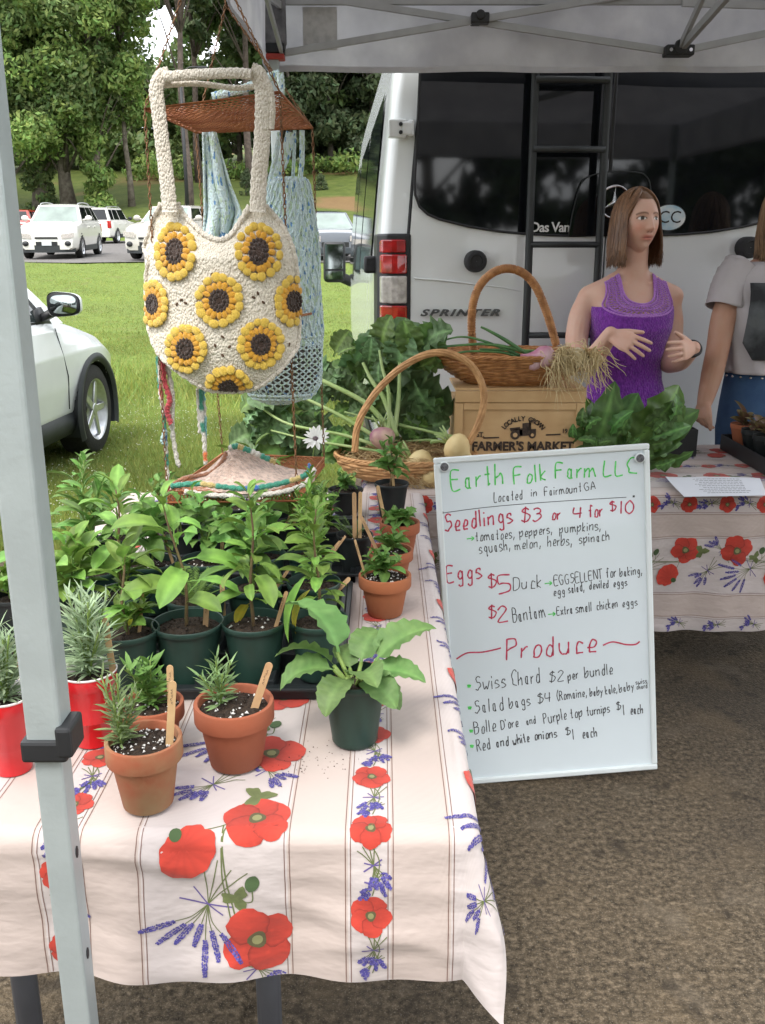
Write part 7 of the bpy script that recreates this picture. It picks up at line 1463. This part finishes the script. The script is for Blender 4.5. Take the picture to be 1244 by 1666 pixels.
# ================================================================ PEOPLE
def skin_mat(nm, c):
    m = mat(nm, c, .5, attr=True, rgb2=(c[0]*1.0, c[1]*.92, c[2]*.90), vscale=22, sss=.12, bump=(160, .08, .001), spec=.4); return m
M['skin_a'] = skin_mat('skin_light', (.62, .40, .31)); M['skin_b'] = skin_mat('skin_tan', (.44, .26, .18))
def ering(c, rx, ry, n=28, ax=None):
    ax = ax or (Vector((1, 0, 0)), Vector((0, 1, 0))); return [Vector(c)+ax[0]*(rx*math.cos(2*math.pi*k/n))+ax[1]*(ry*math.sin(2*math.pi*k/n)) for k in range(n)]
def loft(rings):
    n = len(rings[0]); v = [p for r in rings for p in r]; m = len(rings)
    f = [(i*n+k, i*n+(k+1) % n, (i+1)*n+(k+1) % n, (i+1)*n+k) for i in range(m-1) for k in range(n)]+[tuple(range(n))[::-1], tuple((m-1)*n+k for k in range(n))]; return v, f
def limb(mb, pts, rad, n=5, flat=1.0):
    P = smooth_path(pts, n); R = [float(x) for x in np.interp(np.linspace(0, len(pts)-1, len(P)), range(len(pts)), rad)]
    mb.add(tube(P, R, 16, flat=flat)); mb.add(ball(P[0], R[0]*.99, 14, 10)); mb.add(ball(P[-1], R[-1]*.99, 14, 10))
def hand(mb, wr, kn, nrm, lens=(.070, .078, .073, .058), spread=.16, bend=.35, thumb=(1, .6), s=1.0, side=1):
    """wr wrist, kn centre of the knuckles, nrm the back of the hand; side: which side the thumb leaves"""
    wr, kn = Vector(wr), Vector(kn); f = (kn-wr).normalized(); nrm = Vector(nrm); nrm = (nrm-f*nrm.dot(f)).normalized(); sd = f.cross(nrm)*side; L = (kn-wr).length
    rg = []
    for q, w, th in ((-.12, .026, .020), (.1, .028, .019), (.4, .037, .0165), (.75, .043, .0150), (1.0, .042, .0125), (1.08, .036, .008)): c = wr+f*L*q; rg.append([c+sd*(w*s*math.cos(a))+nrm*(th*s*math.sin(a)) for a in [2*math.pi*k/24 for k in range(24)]])
    mb.add(loft(rg))
    for i, l in enumerate(lens):
        off = (1.5-i)/1.5; b = wr+f*L*(.98-.05*abs(off-.3))+sd*(off*.031*s); d = (f+sd*off*spread).normalized(); l *= s; P = [b-d*.018, b]; be = bend*(1+.12*i); cur = b
        for j, fr in enumerate((.45, .30, .25)): a = be*(.55+.45*j); dd = (d*math.cos(a)-nrm*math.sin(a)); cur = cur+dd*l*fr; P.append(cur)
        r0 = (.0092, .0095, .009, .0078)[i]*s; mb.add(tube(smooth_path(P, 3), [float(x) for x in np.interp(np.linspace(0, 1, 13), [0, .25, .5, .75, 1], [r0, r0*1.02, r0*.95, r0*.88, r0*.72])], 10)); mb.add(ball(P[-1], r0*.72, 10, 8))
    b = wr+f*L*.28+sd*.020*s; d = (sd*thumb[0]+f*thumb[1]-nrm*.25).normalized(); m1 = b+d*.036*s; m2 = m1+(d+f*.35).normalized()*.030*s; m3 = m2+(d+f*.45).normalized()*.024*s
    mb.add(tube(smooth_path([b-d*.01, b, m1, m2, m3], 3), [float(x) for x in np.interp(np.linspace(0, 1, 13), [0, .3, .6, 1], [.015*s, .014*s, .0108*s, .0078*s])], 10)); mb.add(ball(m3, .0078*s, 10, 8))
def head_mesh(hw=.074, hd=.093, hh=.118, male=False):
    def fn(u, v):
        a = 2*math.pi*u; b = math.pi*v; dx, dy, dz = math.cos(a)*math.sin(b), math.sin(a)*math.sin(b), -math.cos(b)   # front = -y
        x, y, z = hw*dx, hd*dy, hh*dz; fr = max(0, -dy)
        if dz < 0: k = (-dz)**1.6; x *= 1-.34*k; y = y*(1-.12*k) if dy < 0 else y*(1-.55*k); y -= .012*k
        if dz > 0 and dy > 0: y *= 1.06
        if fr > .15:
            w = min(1, (fr-.15)*2.2); g = lambda c, s: math.exp(-((x-c)/s)**2)
            zn = z; y += w*.004*(1-abs(dx))
            nose = 0
            if zn < .026 and zn > -.05: q = (.026-zn)/.058; nose = .0245*(q**1.25 if q < 1 else max(0, 1-(q-1)/.22))
            y -= w*nose*math.exp(-(x/(.0065+.0055*max(0, min(1, (.026-zn)/.058))))**2)
            y -= w*.007*sum(math.exp(-((x-c)/.007)**2-((zn+.032)/.007)**2) for c in (-.012, .012))
            y += w*.0095*sum(math.exp(-((abs(x)-.031)/.014)**2-((zn-.006)/.0115)**2) for _ in (0,))
            y -= w*.0045*math.exp(-((abs(x)-.028)/.018)**2-((zn-.026)/.008)**2)
            y -= w*.004*math.exp(-((abs(x)-.031)/.010)**2-((zn-.005)/.0055)**2)
            y -= w*.0065*math.exp(-(x/.020)**2-((zn+.057)/.0055)**2)+w*.0070*math.exp(-(x/.017)**2-((zn+.069)/.006)**2)
            y += w*.0050*math.exp(-(x/.022)**2-((zn+.0628)/.0022)**2)+w*.003*math.exp(-(x/.02)**2-((zn+.08)/.006)**2)
            y -= w*.008*math.exp(-(x/.022)**2-((zn+.100)/.014)**2)
            y -= w*.004*math.exp(-((abs(x)-.042)/.016)**2-((zn+.022)/.02)**2)
        return (x, y, z)
    return grid(fn, 110, 90, True)
def head_color(p):
    """tint of a skin spot in head space (front -y)"""
    x, y, z = p; c = [1, 1, 1]
    def mixc(t_, k): 
        for i in range(3): c[i] = c[i]*(1-k)+t_[i]*k
    if y < -.02:
        mixc((1.12, .80, .76), .55*math.exp(-((abs(x)-.042)/.02)**2-((z+.026)/.022)**2)); mixc((1.05, .82, .8), .4*math.exp(-(x/.012)**2-((z+.033)/.012)**2))
        mixc((.55, .42, .42), .40*math.exp(-((abs(x)-.031)/.016)**2-((z-.008)/.012)**2))
        li = math.exp(-(x/.024)**4-((z+.0625)/.0105)**4); mixc((.86, .42, .42), .85*li); mixc((.30, .12, .12), .9*math.exp(-(x/.021)**4-((z+.0628)/.0020)**2))
        ax = abs(x)-.031
        if abs(ax) < .014 and abs(z-.005-.0012) < .0062*(1-(ax/.0145)**2): 
            c = [1.22, 1.9, 2.4]
            if abs(x-math.copysign(.031, x)-.002) < .0058: c = [.09, .12, .14]
        elif abs(ax) < .0165 and abs(z-.0062-.0062*(1-(ax/.0165)**2)) < .0022: c = [.16, .13, .12]
        bz = .0265-.0035*((abs(x)-.027)/.016)**2
        if .010 < abs(x) < .050: mixc((.30, .24, .20), .85*math.exp(-((z-bz)/.0035)**4))
        for s_ in (-1, 1): mixc((.35, .22, .2), .8*math.exp(-((x-s_*.0075)/.0035)**2-((z+.043)/.0026)**2))
    return tuple(c)
def remeshed(nm, mb, m, par, vox, Hm=None, tint=None, soft=()):
    me = bpy.data.meshes.new(nm); me.from_pydata(mb.v, [], mb.f); o = bpy.data.objects.new(nm, me); C.objects.link(o)
    r = o.modifiers.new('r', 'REMESH'); r.mode = 'VOXEL'; r.voxel_size = vox; s = o.modifiers.new('s', 'SMOOTH'); s.iterations = 7; s.factor = .5
    bpy.context.view_layer.update(); me2 = bpy.data.meshes.new_from_object(o.evaluated_get(bpy.context.evaluated_depsgraph_get())); bpy.data.objects.remove(o)
    n = len(me2.vertices); co_ = np.empty(n*3, np.float32); me2.vertices.foreach_get('co', co_); co_ = co_.reshape(-1, 3); col = np.ones((n, 4), np.float32)
    if soft:
        E = np.empty(len(me2.edges)*2, np.int32); me2.edges.foreach_get('vertices', E); E = E.reshape(-1, 2)
        for cen, rad, it in soft:
            dd = np.linalg.norm(co_-np.array(cen), axis=1); w = np.clip((rad-dd)/(rad*.45), 0, 1)[:, None].astype(np.float32); use = np.where((w[E[:, 0], 0] > 0) & (w[E[:, 1], 0] > 0))[0]; e = E[use]; ids, inv_ = np.unique(e, return_inverse=True); inv_ = inv_.reshape(-1, 2); P_ = co_[ids].copy(); wl_ = w[ids]; deg = np.bincount(inv_.ravel(), minlength=len(ids))[:, None]
            for _ in range(it):
                acc = np.stack([np.bincount(inv_[:, 0], P_[inv_[:, 1], k], len(ids))+np.bincount(inv_[:, 1], P_[inv_[:, 0], k], len(ids)) for k in range(3)], 1)/deg; P_ = P_+(acc-P_)*wl_*.8
            co_[ids] = P_
        me2.vertices.foreach_set('co', co_.ravel())
    if Hm is not None:
        Hi = np.array(Hm.inverted()); L = co_ @ Hi[:3, :3].T+Hi[:3, 3]; near = np.where((np.abs(L[:, 0]) < .1) & (np.abs(L[:, 1]) < .13) & (np.abs(L[:, 2]) < .125))[0]
        for i in near: col[i, :3] = head_color(L[i])
    if tint is not None: col[:, :3] *= tint(co_)
    at = me2.color_attributes.new('Col', 'FLOAT_COLOR', 'POINT'); at.data.foreach_set('color', col.ravel()); me2.materials.clear(); me2.materials.append(m); me2.polygons.foreach_set('use_smooth', np.ones(len(me2.polygons), bool)); me2.name = nm
    o = bpy.data.objects.new(nm, me2); C.objects.link(o); o.parent = par; o.matrix_parent_inverse = par.matrix_basis.inverted() if par else Matrix(); o.matrix_parent_inverse = Matrix.LocRotScale(par.location, par.rotation_euler, None).inverted(); return o
def torso_fn(prof_, cx, cy, yaw):
    zs3 = [p[0] for p in prof_]; Rz = Matrix.Rotation(yaw, 3, 'Z')
    def fn(z, a, off=0):
        hw, hd, yc = (float(np.interp(z, zs3, [p[i] for p in prof_])) for i in (1, 2, 3)); ca, sa = math.cos(a), math.sin(a); ex = .88
        v = Vector(((hw+off)*math.copysign(abs(ca)**ex, ca), yc+(hd+off)*math.copysign(abs(sa)**ex, sa), 0)); v = Rz @ v; return Vector((cx+v.x, cy+v.y, z))
    return fn
# ---- the woman
WY = 3.84; wx = at_y(1029, 450, WY).x
Z_ = lambda py, Y=WY: at_y(622, py, Y).z
prof_ = [(.78, .165, .125, .0), (.90, .168, .118, .0), (1.0, .138, .100, 0), (1.07, .132, .098, 0), (1.14, .140, .105, -.004), (1.21, .155, .125, -.014), (1.26, .160, .122, -.012), (1.31, .164, .105, 0), (1.345, .186, .084, .006), (1.372, .184, .068, .008), (1.392, .150, .060, .010), (1.408, .108, .057, .010), (1.424, .076, .056, .008), (1.44, .063, .056, .006), (1.47, .056, .055, .004), (1.56, .051, .052, -.004)]
tf = torso_fn(prof_, wx, WY, math.radians(8)); t = thing('person', 'woman in a purple crocheted sleeveless top gesturing with both hands by the van', 'person', (wx, WY, 0))
mb = MB(); mb.add(loft([[tf(z, 2*math.pi*k/40) for k in range(40)] for z in np.linspace(.90, 1.56, 44)]))
at = lambda px, py, Y: at_y(px, py, Y)
for s_ in (-1, 1): limb(mb, [Vector((wx+s_*.045, WY+.01, 1.405)), Vector((wx+s_*.11, WY+.012, 1.372)), Vector((wx+s_*.178, WY+.008, 1.338))], [.040, .040, .046])
for s_ in (-1, 1): mb.add(tube(smooth_path([tf(1.392, -math.pi/2+s_*.25, -.002), tf(1.388, -math.pi/2+s_*.55, -.001), tf(1.384, -math.pi/2+s_*.95, -.004)], 4), .0085, 8))
# her right arm (left in the picture)
sh1, el1, wr1 = at(948, 486, 3.85), at(940, 588, 3.74), at(993, 543, 3.56)
limb(mb, [at(958, 488, 3.85), at(947, 508, 3.85), at(938, 550, 3.80), el1], [.050, .051, .047, .042]); limb(mb, [el1, at(965, 582, 3.66), wr1], [.043, .043, .0285])
hand(mb, wr1, at(1026, 559, 3.50), (-.25, -.85, .45), spread=.18, bend=.28, thumb=(.75, .95), s=.98, side=-1)
# her left arm
sh2, el2, wr2 = at(1090, 484, 3.86), at(1088, 592, 3.80), at(1128, 566, 3.60)
limb(mb, [at(1082, 487, 3.86), at(1091, 507, 3.86), at(1092, 550, 3.84), el2], [.049, .049, .046, .040]); limb(mb, [el2, at(1108, 586, 3.70), wr2], [.041, .040, .027])
hand(mb, wr2, at(1110, 570, 3.54), (.55, -.78, .2), spread=.16, bend=.40, thumb=(.8, .75), s=.95, side=1)
HM = Matrix.Translation(at(1036, 361, WY-.02)) @ Matrix.Rotation(math.radians(19), 4, 'Z') @ Matrix.Rotation(math.radians(-3), 4, 'X') @ Matrix.Scale(1.04, 4)
mb.add(head_mesh(), M=HM)
body = remeshed('body', mb, M['skin_a'], t, .0027, HM, soft=[((wx-.165, WY, 1.345), .12, 160), ((wx+.165, WY, 1.345), .12, 160), (tuple(el1), .07, 50), (tuple(el2), .07, 50), ((wx, WY, 1.425), .085, 60)])
# top
M['purple_yarn'] = crochet('purple_yarn', (.21, .035, .36), (.13, .02, .25), 150, 1); M['lilac_yarn'] = crochet('lilac_yarn', (.46, .20, .60), (.38, .14, .52), 300, .8)
neck = lambda a: None
def topgrid(za, zb, nz, off, cond=None, m='purple_yarn', nm='crocheted_top'):
    n = 120; zs4 = np.linspace(za, zb, nz+1); mb = MB(); V = [tf(z, 2*math.pi*k/n, off+.0012*math.sin(k*3+j*2.0)) for j, z in enumerate(zs4) for k in range(n)]; F_ = []
    for j in range(nz):
        for k in range(n):
            q = (j*n+k, j*n+(k+1) % n, (j+1)*n+(k+1) % n, (j+1)*n+k); zc = (zs4[j]+zs4[j+1])/2; a = 2*math.pi*(k+.5)/n
            if cond is None or cond(math.cos(a), math.sin(a), zc): F_.append(q)
    mb.add((V, F_)); o = mb.build(nm, M[m], t, world=True); s = o.modifiers.new('s', 'SOLIDIFY'); s.thickness = .004; s.offset = 1; return o
def xf_(c, z): return abs(c)**.88*float(np.interp(z, [p[0] for p in prof_], [p[1] for p in prof_]))
ztop = lambda x: 1.262+.048*min(.88, abs(x)/.14)**2.2
n = 140; mb = MB(); V = []
for j in range(71):
    for k in range(n):
        a = 2*math.pi*k/n; x = .16*abs(math.cos(a))**.88; V.append(tf(.86+(ztop(x)-.86)*j/70, a, .0075+.0012*math.sin(k*3+j*2.0)+.006*max(0, 1-j/22)*math.sin(a*7)**2))
mb.add((V, [(j*n+k, j*n+(k+1) % n, (j+1)*n+(k+1) % n, (j+1)*n+k) for j in range(70) for k in range(n)])); o = mb.build('crocheted_top', M['purple_yarn'], t, world=True); s_ = o.modifiers.new('s', 'SOLIDIFY'); s_.thickness = .004; s_.offset = 1
# lace yoke: open net of lilac yarn between the solid top and the neckline
mb = MB(); W0 = lambda x: 1.305+.075*min(1.0, abs(x)/.095)**2.6
def onchest(x, z, off=.009, back=False):
    hw = float(np.interp(z, [p[0] for p in prof_], [p[1] for p in prof_])); c = max(-1, min(1, (abs(x)/hw)))**(1/.88); a = math.acos(c); a = math.pi-a if x < 0 else a; return tf(z, a if back else -a, off)
IN = [(-.066, 1.425), (-.066, 1.39), (-.063, 1.355), (-.050, 1.328), (-.026, 1.314), (0, 1.310), (.026, 1.314), (.050, 1.328), (.063, 1.355), (.066, 1.39), (.066, 1.425)]
OU = [(-.120, 1.395), (-.122, 1.375), (-.128, 1.345), (-.138, 1.300), (-.090, 1.270), (0, 1.264), (.090, 1.270), (.138, 1.300), (.128, 1.345), (.122, 1.375), (.120, 1.395)]
NI = smooth_path([Vector((x, 0, z)) for x, z in IN], 8); NO = smooth_path([Vector((x, 0, z)) for x, z in OU], 8)
for bk in (False, True):
    Q = lambda i, q: (lambda p: onchest(p.x, p.z, .0095, bk))(NI[i].lerp(NO[i], q))
    for q, r_ in ((0, .0052), (.13, .0040), (.45, .0026), (.86, .0036), (1, .0046)): mb.add(tube([Q(i, q) for i in range(len(NI))], r_, 6))
    for i in range(0, len(NI)-3, 2):
        mb.add(tube([Q(i, .1), Q(i+1, .3), Q(i+2, .5), Q(i+1, .7), Q(i, .9)], .0024, 5)); mb.add(tube([Q(i+2, .1), Q(i+1, .3), Q(i, .5), Q(i+1, .7), Q(i+2, .9)], .0024, 5))
mb.build('lace_yoke', M['lilac_yarn'], t, world=True)
# hair
def hair(HM, m, length=-.165, halfw=.094, par=None, seed=2, openang=58, top=.126, wav=.004, bob=True, n=1500):
    r = random.Random(seed); mb = MB(); r_out = lambda z: 1.0+(.06 if z > -.12 else 0)
    cap = lambda a, b, k=1.0: None
    def P(phi, v, rad=1.0):   # phi 0 = front; v 0 crown .. 1 ends
        rx, ry = .086*rad, .106*rad; yc = .012
        if v < .42: q = v/.42*math.pi/2*.98; rr = math.sin(q); z = -.0+top*rad*math.cos(q)+.0; x, y = rx*rr*math.sin(phi), yc*rr-ry*rr*math.cos(phi)
        else:
            q = (v-.42)/.58; z = (0+.003)*(1-q)+length*q; fl = 1+.10*math.sin(q*math.pi*.9); x, y = rx*fl*math.sin(phi), yc-ry*fl*math.cos(phi)*(1-.12*q*(math.cos(phi) < 0)); x *= 1+.07*q*q
        return Vector((x, y, z))
    lim = math.radians(openang)
    def vmax(phi):
        d = abs((phi+math.pi) % (2*math.pi)-math.pi); return .22+.05*(d/lim)**2 if d < lim else 1.0
    for i in range(n):
        phi = r.uniform(0, 2*math.pi); vm = vmax(phi); rad = r.uniform(.97, 1.035); v0 = r.uniform(0, .18); part = r.uniform(-.12, .12); d = (phi+math.pi) % (2*math.pi)-math.pi; pts = []
        K = 9; 
        if abs(d) < lim:
            s = 1 if d > 0 else -1; e = s*r.uniform(lim*.98, lim*1.25); vend = r.uniform(.85, 1.0)
            for k in range(K): q = k/(K-1); v = .05+(vend-.05)*q; ph = d*.5+(e-d*.5)*min(1, q*2.6)**.8; pts.append(P(ph, v, rad))
        else:
            vend = r.uniform(.90, 1.0)
            for k in range(K): q = k/(K-1); v = v0+(vend-v0)*q; ph = phi+wav*8*math.sin(q*5+phi*9+r.uniform(-.4, .4)); pts.append(P(ph, v, rad))
        c = r.uniform(.6, 1.45); pts[-1] = pts[-1]+Vector((r.uniform(-.007, .007), r.uniform(-.007, .007), r.uniform(-.012, .010))); g = tube([HM @ p for p in smooth_path(pts, 2)], [.0012]+[.0034]*14+[.0022, .0008] if len(smooth_path(pts, 2)) == 17 else .003, 4, caps=False, flat=.4); mb.add(g, col=(c, c*.97, c*.93))
    # under layer so that no scalp shows
    def under(u, v): 
        phi = lim*1.02+(2*math.pi-2.04*lim)*u; p = P(phi, v*.94, .96); return tuple(HM @ p)
    mb.add(grid(under, 50, 24), col=(.85, .83, .8)); mb.add(grid(lambda u, v: tuple(HM @ P(-lim*1.03+2.06*lim*u, v*.235, .97)), 24, 8), col=(.85, .83, .8))
    return mb.build('hair', m, par, world=True)
M['brown_hair'] = mat('brown_hair', (.115, .055, .027), .38, attr=True, rgb2=(.19, .10, .05), vscale=9); hair(HM, M['brown_hair'], par=t)
# watch, ring
wd = (wr2-at(1108, 586, 3.70)).normalized(); u1 = wd.cross(Vector((0, 0, 1))).normalized(); u2 = wd.cross(u1); wc = wr2-wd*.004
mb = MB(); mb.add(tube([wc+u1*.0305*math.cos(q)+u2*.0295*math.sin(q) for q in [k*math.pi/12 for k in range(24)]], .0075, 6, closed=True)); mb.add(tube([wc-wd*.014+u1*.031*math.cos(q)+u2*.030*math.sin(q) for q in [k*math.pi/12 for k in range(24)]], .004, 6, closed=True)); mb.build('wristwatch', M['black_rubber'], t, world=True)
# trousers and shoes
M['denim'] = mat('denim', (.03, .07, .16), .9, rgb2=(.055, .115, .22), vscale=9, bump=(300, .4, .002)); M['dark_cloth'] = mat('dark_cloth', (.035, .035, .045), .9, var=.3)
def trousers(cx, cy, z1, hw, hd, m, yaw=0, zk=.9):
    mb = MB(); Rz = Matrix.Rotation(yaw, 3, 'Z')
    mb.add(loft([[Vector((cx, cy, z))+Rz @ Vector((w*math.cos(a), d*math.sin(a), 0)) for a in [2*math.pi*k/32 for k in range(32)]] for z, w, d in ((.74, hw*.96, hd*1.0), (.82, hw*1.02, hd*1.02), (.9, hw, hd*.98), (z1, hw*.93, hd*.9))]))
    for s in (-1, 1): limb(mb, [Vector((cx, cy, 0))+Rz @ Vector((s*hw*.52, 0, z)) for z in (.80, .62, .47, .28, .10)], [hw*.52, .082, .066, .060, .056]); 
    return remeshed('trousers', mb, m, t, .008)
def shoes(cx, cy, hw, yaw=0):
    for s in (-1, 1):
        mb = MB(); Rz = Matrix.Rotation(yaw, 4, 'Z'); mb.add(grid(lambda u, v: (lambda a, b: (.045*math.cos(a)*math.sin(b)*(1-.15*math.sin(a)*math.sin(b)), -.04+.13*math.sin(a)*math.sin(b), max(.0, .045+.05*-math.cos(b)+.02*math.sin(a)*math.sin(b))))(2*math.pi*u, math.pi*v), 24, 12, True), M=Matrix.Translation((cx+s*hw*.55, cy, 0)) @ Rz); mb.build('shoe', M['dark_cloth'], t, world=True)
M['dark_cloth']['attr'] = 0
trousers(wx, WY+.0, .94, .178, .132, M['dark_cloth'], math.radians(8)); shoes(wx, WY, .16)
# ---- the second person
MY = 3.80; mx_ = at_y(1268, 430, MY).x
prof_ = [(.80, .175, .125, 0), (.95, .165, .118, 0), (1.05, .158, .112, 0), (1.15, .165, .115, 0), (1.28, .185, .122, 0), (1.36, .195, .11, .005), (1.42, .190, .09, .008), (1.46, .150, .075, .01), (1.49, .085, .063, .01), (1.52, .062, .060, .008), (1.62, .058, .058, 0)]
tf = torso_fn(prof_, mx_, MY, math.radians(4)); t = thing('person', 'person in a pale grey printed T-shirt and blue jeans at the right picture edge', 'person', (mx_, MY, 0))
mb = MB(); mb.add(loft([[tf(z, 2*math.pi*k/36) for k in range(36)] for z in np.linspace(1.0, 1.62, 32)]))
limb(mb, [at(1214, 446, 3.80), at(1196, 468, 3.79), at(1178, 515, 3.76), at(1168, 565, 3.73)], [.044, .052, .052, .046]); limb(mb, [at(1168, 565, 3.73), at(1158, 610, 3.72), at(1146, 655, 3.70)], [.046, .044, .031])
hand(mb, at(1146, 652, 3.70), at(1140, 680, 3.69), (-.9, -.35, .1), lens=(.055, .058, .055, .045), bend=1.0, spread=.03, thumb=(.35, 1), s=1.08, side=-1)
for P_ in ([Vector((mx_+.17, MY, 1.42)), Vector((mx_+.23, MY, 1.3)), Vector((mx_+.25, MY-.02, 1.12))], [Vector((mx_+.25, MY-.02, 1.12)), Vector((mx_+.24, MY-.06, .96)), Vector((mx_+.22, MY-.1, .86))]): limb(mb, P_, [.054, .050, .040])
hand(mb, (mx_+.22, MY-.1, .87), (mx_+.21, MY-.13, .79), (.9, -.3, .1), bend=.8, spread=.03, thumb=(.35, 1), s=1.08, side=1)
HM2 = Matrix.Translation((mx_+.005, MY-.02, 1.66)) @ Matrix.Rotation(math.radians(20), 4, 'Z'); mb.add(head_mesh(.078, .097, .122), M=HM2)
for s in (-1, 1): mb.add(ball((0, 0, 0), (.008, .02, .032), 12, 8), M=HM2 @ Matrix.Translation((s*.078, .01, -.005)))
remeshed('body', mb, M['skin_b'], t, .004, HM2)
M['hair_light'] = mat('hair_light', (.20, .12, .065), .45, attr=True, rgb2=(.30, .19, .11), vscale=9); hair(HM2, M['hair_light'], -.19, par=t, n=1000, wav=.02, seed=5)
M['tshirt'] = mat('tshirt', (.46, .43, .44), .9, attr=True, var=.06, vscale=5, bump=(14, .5, .01))
n = 90; zs5 = np.linspace(1.035, 1.475, 40)
mb = MB(); V = []
for j, z in enumerate(zs5):
    for k in range(n):
        a = 2*math.pi*k/n; dr_ = .014*max(0, (1.3-z)/.3)*(.5+.5*math.sin(a*6+z*9))+.006*math.sin(a*11+z*17)*max(0, min(1, (1.42-z)*6)); V.append(tf(z, a, .012+dr_+(.012 if z < 1.3 else 0)))
mb.add((V, [(j*n+k, j*n+(k+1) % n, (j+1)*n+(k+1) % n, (j+1)*n+k) for j in range(39) for k in range(n)]))
for (p0, p1, p2, rr_) in ((at(1208, 428, 3.80), at(1190, 458, 3.79), at(1180, 500, 3.77), .072), (Vector((mx_+.16, MY, 1.42)), Vector((mx_+.22, MY, 1.33)), Vector((mx_+.245, MY, 1.22)), .07)):
    g = tube(smooth_path([p0, p1, p2], 8), [.066+.014*i/16 for i in range(17)], 20, caps=False); mb.add(([Vector(v)+Vector((.004*math.sin(i*1.1), 0, .004*math.sin(i*.7))) for i, v in enumerate(g[0])], g[1]))
o = mb.build('tshirt', M['tshirt'], t, world=True); s = o.modifiers.new('s', 'SOLIDIFY'); s.thickness = .003
M['print_grey'] = mat('print_grey', (.02, .022, .025), .8, rgb2=(.10, .11, .115), vscale=11)
def tp_(px, py): p = at_y(px, py, MY-.13); return p
mb = MB()
def pf(u, v): 
    x = mx_-.135+.27*u; z = 1.395-.30*v; 
    if v > .78: k = (v-.78)/.22; x = mx_-.135+.03*k+.27*u-.03*k*u
    hw = float(np.interp(z, [p[0] for p in prof_], [p[1] for p in prof_])); c = max(-1, min(1, abs(x-mx_)/hw))**(1/.88); a = math.acos(c); a = math.pi-a if x < mx_ else a; return tuple(tf(z, -a, .034+(.012 if z < 1.3 else 0)*.6))
mb.add(grid(pf, 16, 18)); o = mb.build('shirt_print', M['print_grey'], t, world=True); s = o.modifiers.new('s', 'SOLIDIFY'); s.thickness = .002; s.offset = 1
trousers(mx_, MY, 1.04, .186, .134, M['denim'], math.radians(4)); shoes(mx_, MY, .17)
mb = MB(); mb.add(loft([[Vector((mx_, MY, z))+Vector((.172*math.cos(a), .122*math.sin(a), 0)) for a in [2*math.pi*k/40 for k in range(40)]] for z in (1.005, 1.035)])); o = mb.build('belt', mat('belt', (.10, .10, .09), .6, var=.3), t, world=True, smooth=False)
mb = MB()
for k in range(12): a = math.pi+math.pi*(k+.5)/12; c = Vector((mx_+.173*math.cos(a), MY+.1235*math.sin(a), 1.02)); mb.add(ball(c, .0065, 8, 6))
mb.build('belt_stud', M['chrome'], o).matrix_parent_inverse = Matrix.Translation(-t.location)
